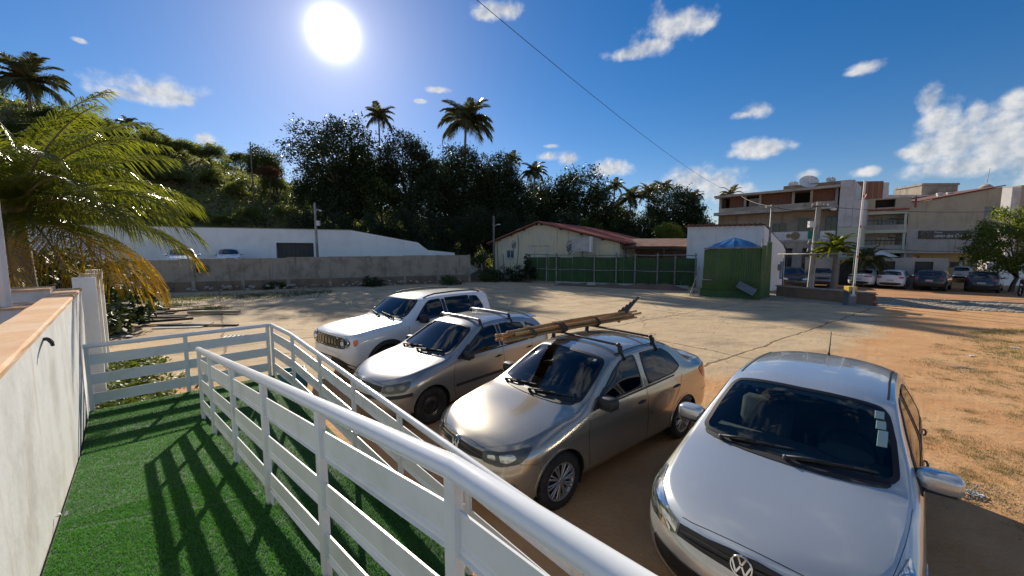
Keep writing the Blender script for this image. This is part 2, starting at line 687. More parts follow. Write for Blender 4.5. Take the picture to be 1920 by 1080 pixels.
plaster('plaster_white', (0.75, 0.75, 0.73), (0.50, 0.48, 0.43), (0.56, 0.45, 0.34), 0.8)
plaster('plaster_house', (0.84, 0.83, 0.80), (0.56, 0.54, 0.50), (0.50, 0.47, 0.42), 0.35, 0.6)
plaster('plaster_shop', (0.90, 0.90, 0.88), (0.60, 0.59, 0.56), (0.58, 0.56, 0.52), 0.3, 0.4)
plaster('plaster_yellow', (0.66, 0.59, 0.40), (0.54, 0.53, 0.46), (0.22, 0.23, 0.21), 0.95, 0.7)
plaster('plaster_grey', (0.37, 0.32, 0.25), (0.22, 0.185, 0.14), (0.13, 0.11, 0.09), 1.0, 0.8)
plaster('plaster_beige', (0.47, 0.41, 0.29), (0.35, 0.31, 0.23), (0.22, 0.19, 0.14), 0.9, 0.55)
plaster('plaster_render', (0.45, 0.43, 0.39), (0.33, 0.32, 0.29), (0.20, 0.19, 0.17), 0.9, 0.6)
plaster('plaster_ochre', (0.58, 0.44, 0.22), (0.46, 0.36, 0.20), (0.25, 0.20, 0.12), 0.6, 0.5)
plaster('plaster_tower', (0.60, 0.60, 0.59), (0.36, 0.36, 0.35), (0.16, 0.16, 0.155), 0.9, 0.45)
plaster('plaster_green', (0.58, 0.60, 0.47), (0.45, 0.46, 0.37), (0.34, 0.34, 0.28), 0.5, 0.4)
plaster('plaster_hotel', (0.45, 0.40, 0.32), (0.30, 0.27, 0.22), (0.18, 0.16, 0.13), 0.9, 0.6)
plaster('wall_cap', (0.62, 0.36, 0.19), (0.70, 0.52, 0.36), (0.40, 0.22, 0.12), 0.7, 1.6)
plaster('old_base', (0.24, 0.165, 0.11), (0.12, 0.10, 0.08), (0.30, 0.22, 0.15), 0.8, 1.2)


def brickmat():
    mt, t, out = newmat('bare_brick')
    P = coords(t, 'object')
    br = t.new('ShaderNodeTexBrick')
    t.put(br.inputs['Vector'], P)
    br.inputs['Color1'].default_value = (0.30, 0.115, 0.06, 1)
    br.inputs['Color2'].default_value = (0.22, 0.09, 0.05, 1)
    br.inputs['Mortar'].default_value = (0.25, 0.21, 0.17, 1)
    br.inputs['Scale'].default_value = 4.0
    principled(t, out, br.outputs[0], 0.9)


brickmat()

mat('rail_white', (0.80, 0.82, 0.81), (0.74, 0.77, 0.75), 2.2, 0.30, bump=0.05, bscale=14, spec=0.5, stain=(0.55, 0.54, 0.48), sscale=3.0, samt=0.40)
mat('rail_white_tube', (0.80, 0.81, 0.82), (0.75, 0.77, 0.77), 2.2, 0.22, spec=0.5, bump=0.02, bscale=20)
mat('concrete', (0.36, 0.34, 0.30), (0.26, 0.245, 0.215), 3.0, 0.9, bump=0.3, bscale=25)
mat('slab_pale', (0.52, 0.49, 0.42), (0.36, 0.33, 0.28), 1.4, 0.85, bump=0.15)
mat('dark_hole', (0.012, 0.012, 0.013), None, rough=0.8)
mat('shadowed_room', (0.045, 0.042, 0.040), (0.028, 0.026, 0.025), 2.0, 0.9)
mat('black_plastic', (0.018, 0.018, 0.019), (0.026, 0.026, 0.027), 20, 0.55, bump=0.05, bscale=200)
mat('rubber', (0.016, 0.0155, 0.015), (0.034, 0.030, 0.026), 9, 0.82, bump=0.1, bscale=60)
mat('soft_black', (0.010, 0.010, 0.011), None, rough=0.35)
mat('chrome', (0.72, 0.72, 0.73), None, rough=0.10, metal=1.0)
mat('rim_silver', (0.45, 0.45, 0.46), None, rough=0.32, metal=0.75)
mat('steel_black', (0.020, 0.020, 0.021), (0.03, 0.028, 0.026), 8, 0.45)
mat('galvanised', (0.42, 0.43, 0.43), (0.33, 0.33, 0.32), 6, 0.45, metal=0.6)
mat('steel_grey', (0.27, 0.27, 0.265), (0.17, 0.15, 0.13), 4, 0.55, metal=0.2)
mat('fence_green', (0.036, 0.100, 0.024), (0.026, 0.072, 0.020), 1.2, 0.5, stain=(0.10, 0.085, 0.05), sscale=1.6, samt=0.5, kind='world')
mat('hoarding_green', (0.055, 0.125, 0.022), (0.040, 0.092, 0.019), 1.0, 0.42, stain=(0.13, 0.11, 0.06), sscale=1.3, samt=0.5, kind='world')
mat('tank_blue', (0.03, 0.10, 0.24), (0.04, 0.12, 0.27), 2, 0.28, spec=0.6)
mat('roof_tile_red', (0.44, 0.10, 0.06), (0.33, 0.075, 0.048), 1.1, 0.8, stain=(0.10, 0.06, 0.045), sscale=1.0, samt=0.6, kind='world')
mat('roof_tile_dark', (0.20, 0.085, 0.055), (0.12, 0.06, 0.04), 2.0, 0.85, kind='world')
mat('timber_red', (0.23, 0.10, 0.05), (0.15, 0.065, 0.035), 3.0, 0.65, stretch=(8, 8, 0.8))
mat('timber_old', (0.10, 0.08, 0.065), (0.055, 0.047, 0.04), 3.0, 0.85, stretch=(2, 9, 9), bump=0.2)
mat('timber_pale', (0.44, 0.38, 0.27), (0.34, 0.29, 0.20), 3.0, 0.8, stretch=(2, 9, 9))
mat('pole_wood', (0.20, 0.17, 0.14), (0.13, 0.11, 0.09), 3.0, 0.85, stretch=(6, 6, 0.6), bump=0.2)
mat('pole_concrete', (0.36, 0.345, 0.31), (0.27, 0.255, 0.225), 2.0, 0.9, bump=0.15)
mat('window_dark', (0.014, 0.016, 0.019), None, rough=0.07, spec=0.8)
mat('window_blue', (0.05, 0.085, 0.14), None, rough=0.08, spec=0.8)
mat('door_frame', (0.30, 0.055, 0.035), (0.22, 0.045, 0.03), 3, 0.5)
mat('metal_door', (0.035, 0.035, 0.038), (0.05, 0.048, 0.046), 1.0, 0.5)
mat('sign_black', (0.022, 0.024, 0.024), (0.034, 0.036, 0.035), 2.0, 0.45)
mat('sign_white', (0.72, 0.71, 0.68), None, rough=0.5)
mat('sign_grey', (0.50, 0.50, 0.48), (0.40, 0.395, 0.37), 2.0, 0.6, stain=(0.26, 0.25, 0.22), sscale=2.5, samt=0.6)
mat('emblem_grey', (0.19, 0.21, 0.22), None, rough=0.8)
mat('emblem_faded', (0.40, 0.40, 0.34), None, rough=0.8)
mat('emblem_dark', (0.045, 0.055, 0.06), None, rough=0.8)
mat('emblem_ochre', (0.30, 0.22, 0.10), (0.24, 0.18, 0.09), 5, 0.6)
mat('tarp_green', (0.02, 0.24, 0.14), None, rough=0.7)
mat('poster_blue', (0.06, 0.14, 0.36), (0.30, 0.38, 0.48), 5, 0.4)
mat('paint_yellow', (0.62, 0.40, 0.03), None, rough=0.5)
mat('paint_red', (0.48, 0.03, 0.02), None, rough=0.5)
mat('paint_white', (0.76, 0.76, 0.74), (0.66, 0.66, 0.63), 4, 0.45)
mat('cabinet_grey', (0.13, 0.15, 0.17), (0.10, 0.115, 0.13), 3, 0.5)
mat('dish_white', (0.68, 0.68, 0.66), (0.58, 0.58, 0.55), 3, 0.5)
mat('bin_teal', (0.015, 0.14, 0.17), (0.012, 0.11, 0.14), 3, 0.5)
mat('wire_black', (0.02, 0.02, 0.02), None, rough=0.6)
mat('bamboo', (0.46, 0.26, 0.085), (0.36, 0.185, 0.055), 5.0, 0.42, stretch=(1, 1, 1), spec=0.5)
mat('bamboo_node', (0.24, 0.12, 0.045), None, rough=0.6)
mat('rope', (0.06, 0.05, 0.04), (0.10, 0.08, 0.06), 30, 0.9)
mat('paper_pale', (0.36, 0.48, 0.43), None, rough=0.6)
mat('plate_grey', (0.45, 0.46, 0.46), None, rough=0.4)
mat('cobble', (0.34, 0.29, 0.225), (0.25, 0.215, 0.17), 1.7, 0.9, kind='world', bump=0.2)
mat('stone_pale', (0.42, 0.38, 0.32), (0.30, 0.265, 0.22), 6.0, 0.9, kind='world', bump=0.3)
mat('pebble', (0.36, 0.28, 0.20), (0.22, 0.16, 0.11), 3.0, 0.9, kind='world')
mat('earth_dark', (0.20, 0.125, 0.075), (0.14, 0.09, 0.055), 1.0, 0.95, kind='world', bump=0.6, bscale=14)
mat('earth_orange', (0.48, 0.235, 0.095), (0.38, 0.175, 0.07), 0.6, 0.95, kind='world', bump=0.5, bscale=14, stain=(0.20, 0.155, 0.07), sscale=0.5, samt=0.5)
mat('hill_soil', (0.14, 0.14, 0.05), (0.19, 0.15, 0.07), 0.25, 0.95, kind='world', bump=0.7, bscale=2, bdist=0.2)
mat('yard_soil', (0.55, 0.45, 0.32), (0.45, 0.36, 0.25), 0.5, 0.95, kind='world')  # pale tone set high to bounce light onto the white shed
mat('bark_palm', (0.25, 0.215, 0.175), (0.16, 0.135, 0.105), 3.0, 0.9, stretch=(2, 2, 9), bump=0.35)
mat('bark', (0.15, 0.125, 0.10), (0.085, 0.07, 0.055), 3.0, 0.9, stretch=(5, 5, 1), bump=0.4)
mat('bark_pale', (0.30, 0.27, 0.22), (0.2, 0.175, 0.14), 3.0, 0.9, stretch=(5, 5, 1), bump=0.3)
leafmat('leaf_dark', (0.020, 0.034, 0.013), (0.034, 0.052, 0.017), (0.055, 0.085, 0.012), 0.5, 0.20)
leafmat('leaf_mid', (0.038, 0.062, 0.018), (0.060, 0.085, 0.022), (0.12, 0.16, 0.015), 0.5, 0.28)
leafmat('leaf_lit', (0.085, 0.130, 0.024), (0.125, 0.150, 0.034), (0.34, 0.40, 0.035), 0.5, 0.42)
leafmat('leaf_hill', (0.075, 0.10, 0.030), (0.11, 0.12, 0.038), (0.34, 0.38, 0.07), 0.55, 0.48, 0.2)
leafmat('leaf_rust', (0.12, 0.05, 0.025), (0.09, 0.06, 0.025), (0.25, 0.10, 0.02), 0.5, 0.3)
leafmat('frond_far', (0.055, 0.072, 0.022), (0.080, 0.090, 0.032), (0.18, 0.18, 0.03), 0.35, 0.26)
leafmat('frond_green', (0.055, 0.090, 0.015), (0.085, 0.115, 0.017), (0.36, 0.40, 0.025), 0.24, 0.40, 1.5)
leafmat('frond_yellow', (0.26, 0.175, 0.012), (0.20, 0.16, 0.014), (0.80, 0.52, 0.015), 0.35, 0.55, 2.0)
leafmat('weed_green', (0.060, 0.100, 0.018), (0.10, 0.125, 0.026), (0.22, 0.28, 0.02), 0.55, 0.3, 1.5)
leafmat('weed_dry', (0.19, 0.17, 0.06), (0.25, 0.21, 0.09), (0.3, 0.27, 0.06), 0.7, 0.25, 1.5)
leafmat('turf_blade', (0.045, 0.175, 0.030), (0.068, 0.215, 0.040), (0.14, 0.42, 0.06), 0.32, 0.30, 3.0)
mat('turf_mat', (0.008, 0.055, 0.011), (0.014, 0.075, 0.015), 5.0, 0.8, kind='world', bump=0.6, bscale=90)


def paint(name, base, flake=0.0, rough=0.28, coat=1.0, dust=(0.45, 0.38, 0.28), damt=0.10):
    mt, t, out = newmat(name)
    v = coords(t, 'object')
    dn = t.noise(v, 3.0, 6, 0.65)
    sp = t.new('ShaderNodeSeparateXYZ')
    t.l.new(v, sp.inputs[0])
    low = t.step(sp.outputs[2], 0.55, 0.15)
    f = t.math('MULTIPLY', t.math('ADD', t.math('MULTIPLY', t.step(dn, 0.45, 0.75), damt), t.math('MULTIPLY', low, 0.30)), 1.0, clamp=True)
    col = t.mix(f, base, dust)
    rg = t.math('ADD', rough, t.math('MULTIPLY', f, 0.25))
    b = principled(t, out, col, rg, flake, None, 0.5, coat, 0.04)
    t.put(b.inputs['Coat Weight'], t.math('SUBTRACT', coat, t.math('MULTIPLY', f, 0.5), clamp=True))
    return mt


paint('paint_champagne', (0.45, 0.40, 0.32), 0.70, 0.21, damt=0.03)
paint('paint_silver', (0.60, 0.615, 0.60), 0.62, 0.25, damt=0.02)
paint('paint_greysilver', (0.37, 0.355, 0.335), 0.65, 0.29, damt=0.10)
paint('paint_jeep', (0.80, 0.80, 0.78), 0.0, 0.35)
paint('paint_car_white', (0.74, 0.74, 0.73), 0.0, 0.35)
paint('paint_car_black', (0.012, 0.012, 0.013), 0.0, 0.3, damt=0.04)
paint('paint_car_grey', (0.13, 0.13, 0.135), 0.5, 0.35)
paint('paint_car_navy', (0.02, 0.024, 0.034), 0.3, 0.3)
glassmat('glass_clear', (0.50, 0.58, 0.56))
glassmat('glass_tint', (0.05, 0.055, 0.06))
glassmat('glass_dark', (0.012, 0.013, 0.015))
glassmat('glass_lamp', (0.86, 0.88, 0.86), spec=0.55)
mat('lamp_silver', (0.75, 0.75, 0.74), None, rough=0.16, metal=0.9)
mat('lamp_shell', (0.16, 0.16, 0.155), None, rough=0.3, metal=0.4)
mat('lamp_red', (0.36, 0.012, 0.014), None, rough=0.12, coat=1.0)
mat('lamp_amber', (0.75, 0.16, 0.02), None, rough=0.15, coat=0.8)
mat('lamp_haze', (0.42, 0.40, 0.34), (0.50, 0.49, 0.44), 6, 0.30)
mat('lamp_smoke', (0.20, 0.19, 0.165), (0.14, 0.135, 0.12), 6, 0.30, coat=0.3)
mat('seat_cloth', (0.10, 0.10, 0.105), (0.14, 0.14, 0.145), 12, 0.9)
mat('dash_grey', (0.17, 0.175, 0.18), None, rough=0.75)
mat('seal_black', (0.006, 0.006, 0.007), None, rough=0.4)

# ------------------------------------------------------------------ ground
def UV(u, v, z=0.0):
    """ramp axes: u runs down the ramp, v across it"""
    return Vector(((v - u) * S2, (u + v) * S2, z))


def atv(px, py, v):
    d = ray(px, py)
    t = v / S2 / (d.x + d.y)
    return d * t + Vector((0, 0, CAMH))


def hill_h(x, y):
    x, y = np.asarray(x, float), np.asarray(y, float)
    yb = 33 + (x + 33.2) * 11 / 26.6
    t = smoothstep(0, 1, (y - yb - 3.0) / 46.0)
    A = np.interp(x, [-160, -90, -78, -62, -54, -42, -30, -15, 5, 20, 40, 90], [28, 26, 24.5, 20, 16.5, 13.0, 10, 7, 4, 2.0, 1.0, 0.5])
    wallside = (y - (25.1 + (x + 22.7) * 0.4655)) * 0.906
    yard = 1.35 * smoothstep(0.3, 1.2, wallside) * smoothstep(-2.5, -6, x)
    h = np.maximum(A * t, 0) + yard
    return h + 0.35 * np.sin(x * .7) * np.cos(y * .53) * t


def geo(a, b, n):
    return np.sign(b) * np.geomspace(abs(a), abs(b), n)


xs = np.concatenate([geo(-130, -900, 8)[::-1], np.arange(-128, -48, 4.0), np.arange(-48, 50, .7), np.arange(50, 120, 5.0), geo(124, 900, 8)])
ysx = np.concatenate([geo(-30, -700, 7)[::-1], np.arange(-28, 0, 3.5), np.arange(0, 64, .7), np.arange(64, 120, 4.0), geo(124, 1200, 9)])
GX, GY = np.meshgrid(xs, ysx, indexing='ij')
GZ = hill_h(GX, GY)
nx, ny = GX.shape
Vg = np.stack([GX, GY, GZ], -1).reshape(-1, 3)
a = (np.arange(nx - 1)[:, None] * ny + np.arange(ny - 1)[None]).ravel()
Fg = np.stack([a, a + ny, a + ny + 1, a + 1], 1)
cen = Vg[Fg].mean(1)
mi = np.where(cen[:, 2] > 1.25, 1, np.where(cen[:, 2] > 0.35, 2, 0))
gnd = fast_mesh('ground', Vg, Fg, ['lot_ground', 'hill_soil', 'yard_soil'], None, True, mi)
tag(gnd, kind='structure')

# the red earth bank across the street, and the cobbled street itself
mb = MB()
bank = [(13.5, 26.2), (17.5, 23.6), (20.6, 21.9), (26.0, 19.1), (34.0, 14.6), (60, 2), (75, 12), (40, 30.5), (30, 32.0), (20, 34)]
mb.prism([(x, y) for x, y in bank], -.2, 0.006)
o = mb.build('red_earth_verge', 'earth_orange')
tag(o, kind='structure')
sd = Vector((.884, -.468, 0))
sn = Vector((.468, .884, 0))
s0 = Vector((16.6, 21.6, 0))
mb = MB()
p = [s0 - sd * 6 - sn * 1.9, s0 + sd * 40 - sn * 1.9, s0 + sd * 40 + sn * 1.9, s0 - sd * 6 + sn * 1.9]
mb.prism([(q.x, q.y) for q in p], -.2, .010)
street = mb.build('cobbled_street', 'earth_dark')
tag(street, kind='structure')
mb = MB()
stone = MB().box((0, 0, 0), (1, 1, 1), None, .12)
k = 0
for i in range(96):
    for j in range(17):
        if i > 60 and j % 2:
            pass
        c = s0 + sd * (-5.8 + i * .255 + (.12 if j % 2 else 0) + random.uniform(-.02, .02)) + sn * (-1.8 + j * .225)
        M = Matrix.Translation(c + Vector((0, 0, .012 + random.uniform(-.006, .008)))) @ Matrix.Rotation(math.atan2(sd.y, sd.x) + random.uniform(-.1, .1), 4, 'Z') @ Matrix.Diagonal((.225 * random.uniform(.85, 1.05), .195 * random.uniform(.88, 1.05), .05, 1))
        mb.add(stone.v, stone.f, M)
o = mb.build('cobble', 'cobble', street, fix=False)
tag(o, kind='stuff')
kerb = MB()
for i in range(26):
    a0, b0 = s0 + sd * (-5 + i * 1.0) + sn * 2.02, s0 + sd * (-4.03 + i * 1.0) + sn * 2.02
    kerb.bar(a0 + Vector((0, 0, .02 + random.uniform(-.012, .012))), b0 + Vector((0, 0, .02)), .13, .16, ch=.015)
o = kerb.build('kerb', 'concrete')
tag(o, kind='structure')

# ------------------------------------------------------------------ access ramp with artificial grass
V_L, V_M, V_R = -0.44, 0.67, 1.86
U_END = 8.02


def z1(u):
    return float(np.interp(u, [-9, .92, 6.45, 20], [1.085, 1.085, .39, .39]))


def z2(u):
    return float(np.interp(u, [-9, 2.15, 7.0, 20], [0.004, .004, .39, .39]))


mb = MB()


def lane(us, vA, vB, zf):
    n = len(us)
    vs, fs = [], []
    for u in us:
        vs += [UV(u, vA, zf(u)), UV(u, vB, zf(u)), UV(u, vB, -.1), UV(u, vA, -.1)]
    for i in range(n - 1):
        for j in range(4):
            mb.m = 0 if j == 0 else 1
            mb.add([], [])
            o_ = len(mb.v)
            mb.f.append((o_ + 4 * i + j, o_ + 4 * i + (j + 1) % 4, o_ + 4 * i + 4 + (j + 1) % 4, o_ + 4 * i + 4 + j))
            mb.mi.append(mb.m)
    mb.f += [(o_, o_ + 1, o_ + 2, o_ + 3), tuple(o_ + 4 * (n - 1) + j for j in (3, 2, 1, 0))]
    mb.mi += [1, 1]
    mb.v += [tuple(q) for q in vs]


lane([-3.0, .92, 6.45], V_L, V_M, z1)
lane([2.15, 7.0], V_M + .001, V_R, z2)
lane([6.45, U_END], V_L, V_M - .0, lambda u: .39)
lane([7.0, U_END], V_M + .0005, V_R, lambda u: .3895)
o = mb.build('ramp', ['turf_mat', 'concrete'])
tag(o, kind='structure')

# blades of the artificial grass
N = 190000
uu = rng.uniform(0.6, U_END - .02, N) ** 1.0
vv = np.where(rng.random(N) < .56, rng.uniform(V_L + .01, V_M, N), rng.uniform(V_M, V_R - .01, N))
near = rng.random(N) < .34
uu[near] = rng.uniform(.8, 4.2, near.sum())
zz = np.where(vv < V_M, np.interp(uu, [.92, 6.45], [1.085, .39]), np.interp(uu, [2.15, 7.0], [.004, .39]))
ok = ~((vv >= V_M) & (uu < 2.3))
# the mat is laid in strips: thin open seams between them
seam = np.abs(((uu + .35 * np.sin(vv * 2)) % 1.55) - .7) < .018
ok &= ~seam
uu, vv, zz = uu[ok], vv[ok], zz[ok]
N = len(uu)
bx, by = (vv - uu) * S2, (uu + vv) * S2
an = rng.uniform(0, 2 * PI, N)
hgt = rng.uniform(.010, .024, N)
wd = rng.uniform(.0018, .0034, N)
ln = rng.uniform(.004, .018, N)
la = rng.uniform(0, 2 * PI, N) * .6 + 2.2
A = np.stack([bx - np.cos(an) * wd, by - np.sin(an) * wd, zz], 1)
B = np.stack([bx + np.cos(an) * wd, by + np.sin(an) * wd, zz], 1)
Cc = np.stack([bx + np.cos(la) * ln, by + np.sin(la) * ln, zz + hgt], 1)
Vt = np.stack([A, B, Cc], 1).reshape(-1, 3)
o = fast_mesh('artificial_grass', Vt, np.arange(3 * N).reshape(-1, 3), 'turf_blade')
tag(o, 'short green artificial grass on the ramp', 'grass', kind='stuff')

# ------------------------------------------------------------------ rendered wall beside the ramp
t = thing('boundary_wall', 'stained white wall with orange-brown cap beside the green ramp', 'wall')
mb = MB()
pts = [(-1.2, -.70), (-1.2, -.46), (9.25, -.46), (9.25, -.70)]
mb.prism([(UV(u, v).x, UV(u, v).y) for u, v in pts], -.05, 2.025)
mb.build('wall_face', 'plaster_white', t)
mb = MB()
cp = [(-1.2, -.715), (-1.2, -.452), (9.262, -.452), (9.262, -.715)]
nseg = 28
vs, fs = [], []
for i in range(nseg + 1):
    u = lerp(-1.2, 9.262, i / nseg)
    j = .004 * math.sin(i * 2.3)
    for v, z in ((-.715, 2.02), (-.715, 2.056 + j), (-.70, 2.066 + j), (-.468, 2.062 + j * .6), (-.453 + j, 2.05), (-.453, 2.02)):
        vs.append(UV(u, v, z))
for i in range(nseg):
    for j in range(6):
        fs.append((6 * i + j, 6 * i + (j + 1) % 6, 6 * i + 6 + (j + 1) % 6, 6 * i + 6 + j))
fs += [tuple(range(6)), tuple(6 * nseg + j for j in range(6))[::-1]]
mb.add(vs, fs)
mb.build('wall_cap', 'wall_cap', t)
for (ua, ub, va, vb, zt) in ((8.55, 9.24, -1.35, -.72, 2.085), (7.3, 8.0, -1.15, -.72, 1.96)):
    mb = MB()
    mb.prism([(UV(u, v).x, UV(u, v).y) for u, v in ((ua, va), (ub, va), (ub, vb), (ua, vb))], 0, zt)
    o = mb.build('wall_pier', 'plaster_white', t)
    mb = MB()
    mb.prism([(UV(u, v).x, UV(u, v).y) for u, v in ((ua - .01, va - .01), (ub + .01, va - .01), (ub + .01, vb), (ua - .01, vb))], zt + .001, zt + .03)
    mb.build('pier_cap', 'wall_cap', o)
q = atv(83, 636, -.455)
q2 = atv(97, 642, -.40)
mb = MB()
mid = q.lerp(q2, .5) + Vector((0, 0, .012))
mb.tube([q - (q2 - q) * .3, q, mid, q2, q2 + (q2 - q) * .1 - Vector((0, 0, .02))], .011, 10)
for f in np.linspace(0, 1, 9):
    c = q.lerp(q2, f) + Vector((0, 0, .012 * math.sin(f * PI)))
    mb.tube([c - (q2 - q).normalized() * .002, c + (q2 - q).normalized() * .002], .0135, 10)
o = mb.build('conduit_stub', 'black_plastic', None, True)
tag(o, 'short black corrugated conduit poking out of the white wall', 'conduit')

t = thing('garden_wall', 'whitewashed wall with pilasters under the coconut palm', 'wall')
mb = MB()
mb.prism([(UV(u, v).x, UV(u, v).y) for u, v in ((9.9, -.56), (16.5, -.56), (16.5, -.42), (9.9, -.42))], -.05, 2.12)
mb.build('wall_face', 'plaster_house', t)
for u in (9.75, 11.4, 13.6):
    mb = MB()
    mb.prism([(UV(a_, b_).x, UV(a_, b_).y) for a_, b_ in ((u, -.58), (u + .26, -.58), (u + .26, -.31), (u, -.31))], -.05, 2.2)
    mb.build('pilaster', 'plaster_house', t)

q = at(8, 500, 4.6)
mb = MB()
mb.box((q.x - .03, q.y, 1.7), (.07, .07, 3.4), None, .01)
o = mb.build('gate_post', 'paint_white')
tag(o, 'square white metal post standing behind the capped wall', 'post')


# ------------------------------------------------------------------ railings
def sweep(mb, a, b, prof, nrm):
    """profile (n, z) run from a to b"""
    k = len(prof)
    nrm = Vector(nrm)
    vs = [Vector(a) + nrm * n_ + Vector((0, 0, z_)) for n_, z_ in prof] + [Vector(b) + nrm * n_ + Vector((0, 0, z_)) for n_, z_ in prof]
    fs = [(i, (i + 1) % k, k + (i + 1) % k, k + i) for i in range(k)] + [tuple(range(k))[::-1], tuple(range(k, 2 * k))]
    mb.add(vs, fs)


SLAT = [(0, 0), (.014, 0), (.014, .005), (.004, .009), (.004, .032), (.008, .036), (.004, .040), (.004, .143), (.008, .147), (.008, .150), (0, .150)]


def railing(name, label, line, posts, side, rail_r=.034, base=None, post_w=.052):
    """line: [(point of handrail axis)], posts: [(point on the axis, floor z)]; side = normal the slat lips face"""
    t = thing(name, label, 'railing', group=None)
    mb = MB()
    mb.tube(line, rail_r, 20)
    mb.build('handrail', 'rail_white_tube', t, True, angle=60)
    for (p_, zf) in posts:
        mb = MB()
        d = Vector((side[0], side[1], 0)).normalized()
        M = Matrix((d, Vector((-d.y, d.x, 0)), Vector((0, 0, 1)))).transposed().to_4x4()
        M.translation = (p_[0], p_[1], 0)
        mb.box((0, 0, (zf + p_[2]) / 2 - .01), (post_w * .8, post_w, p_[2] - zf + .02), M, .004)
        mb.build('post', 'rail_white', t)
    for (p_, za), (q_, zb_) in zip(posts[:-1], posts[1:]):
        for dn in (.275, .555, .835):
            a_, b_ = Vector(p_), Vector(q_)
            e = (b_ - a_).normalized()
            mb = MB()
            sd_ = Vector((side[0], side[1], 0)).normalized()
            sweep(mb, a_ + e * (post_w * .5) - Vector((0, 0, dn)) - sd_ * .008, b_ - e * (post_w * .5) - Vector((0, 0, dn)) - sd_ * .008, SLAT, sd_)
            mb.build('slat', 'rail_white', t)
            for en, pt in ((1, a_), (-1, b_)):
                pass
    return t


n_in = (-S2, -S2)       # towards the wall
zr1 = lambda u: float(np.interp(u, [-9, .92, 6.62], [2.000, 2.000, 1.328]))
us = [6.60, 5.69, 4.38, 3.20, 2.06, .92, -.25, -1.4]
railing('railing', 'white metal railing between the two lanes of the green ramp', [UV(u, V_M, zr1(u)) for u in (6.66, .925, .915, -1.6)],
        [((UV(u, V_M, zr1(u))), z1(u)) for u in us], n_in, .036)
zr2 = lambda u: float(np.interp(u, [-3, 1.2, 6.9, 8.2], [.905, .905, 1.320, 1.320]))
us = [U_END - .03, 6.80, 5.62, 4.52, 3.44, 2.36, 1.28, .2]
railing('railing', 'white metal railing on the outer edge of the green ramp, facing the parked cars', [UV(u, V_R, zr2(u)) for u in (U_END - .03, 6.9, 1.2, .1)],
        [((UV(u, V_R, zr2(u))), max(z2(u), 0)) for u in us], n_in, .032)
vs_ = [V_L + .03, .66, V_R - .06]
railing('railing', 'white metal railing across the far end of the green ramp', [UV(U_END, V_L - .0, 1.320), UV(U_END, V_R + .02, 1.320)],
        [((UV(U_END, v, 1.320)), .39) for v in vs_], (S2, -S2), .032)


# ------------------------------------------------------------------ buildings
def wall_holes(mb, M, x0, x1, z0, z1, holes, dep=.16, thick=.2):
    """front sheet of a wall with openings, their reveals, and its outer edges"""
    xs_ = sorted({x0, x1, *[h[0] for h in holes], *[h[1] for h in holes]})
    zs_ = sorted({z0, z1, *[h[2] for h in holes], *[h[3] for h in holes]})
    for i in range(len(xs_) - 1):
        for j in range(len(zs_) - 1):
            cx, cz = (xs_[i] + xs_[i + 1]) / 2, (zs_[j] + zs_[j + 1]) / 2
            if any(h[0] < cx < h[1] and h[2] < cz < h[3] for h in holes):
                continue
            a, b, c, d = xs_[i], xs_[i + 1], zs_[j], zs_[j + 1]
            mb.add([(a, 0, c), (b, 0, c), (b, 0, d), (a, 0, d)], [(0, 1, 2, 3)], M)
    for h in holes:
        a, b, c, d = h[:4]
        mb.add([(a, 0, c), (b, 0, c), (b, 0, d), (a, 0, d), (a, dep, c), (b, dep, c), (b, dep, d), (a, dep, d)], [(0, 4, 5, 1), (1, 5, 6, 2), (2, 6, 7, 3), (3, 7, 4, 0)], M)
    mb.add([(x0, 0, z0), (x1, 0, z0), (x1, 0, z1), (x0, 0, z1), (x0, thick, z0), (x1, thick, z0), (x1, thick, z1), (x0, thick, z1)], [(0, 4, 7, 3), (1, 2, 6, 5), (3, 7, 6, 2), (4, 5, 6, 7)], M)


def window(parent, M, a, b, c, d, y=.10, fr=.05, bars=1, frame='steel_grey', pane='window_dark', sill=None, hbars=0):
    mb = MB()
    mb.bb(a, b, y + .03, y + .045, c, d, M)
    p_ = mb.build('window', pane, parent)
    mb = MB()
    mb.bb(a, a + fr, y, y + .028, c, d, M)
    mb.bb(b - fr, b, y, y + .028, c, d, M)
    mb.bb(a + fr, b - fr, y, y + .028, c, c + fr, M)
    mb.bb(a + fr, b - fr, y, y + .028, d - fr, d, M)
    for k in range(bars):
        x = lerp(a, b, (k + 1) / (bars + 1))
        mb.bb(x - fr * .35, x + fr * .35, y + .001, y + .027, c + fr, d - fr, M)
    for k in range(hbars):
        z = lerp(c, d, (k + 1) / (hbars + 1))
        mb.bb(a + fr, b - fr, y + .002, y + .026, z - fr * .3, z + fr * .3, M)
    mb.build('frame', frame, p_)
    if sill:
        mb = MB()
        mb.bb(a - .05, b + .05, -.06, .10, c - .06, c - .002, M)
        mb.build('sill', sill, p_)
    return p_


def part(parent, name, mt, *boxes, M=None, ch=0.0):
    mb = MB()
    for bx_ in boxes:
        mb.bb(*bx_, M=M, ch=ch)
    return mb.build(name, mt, parent)


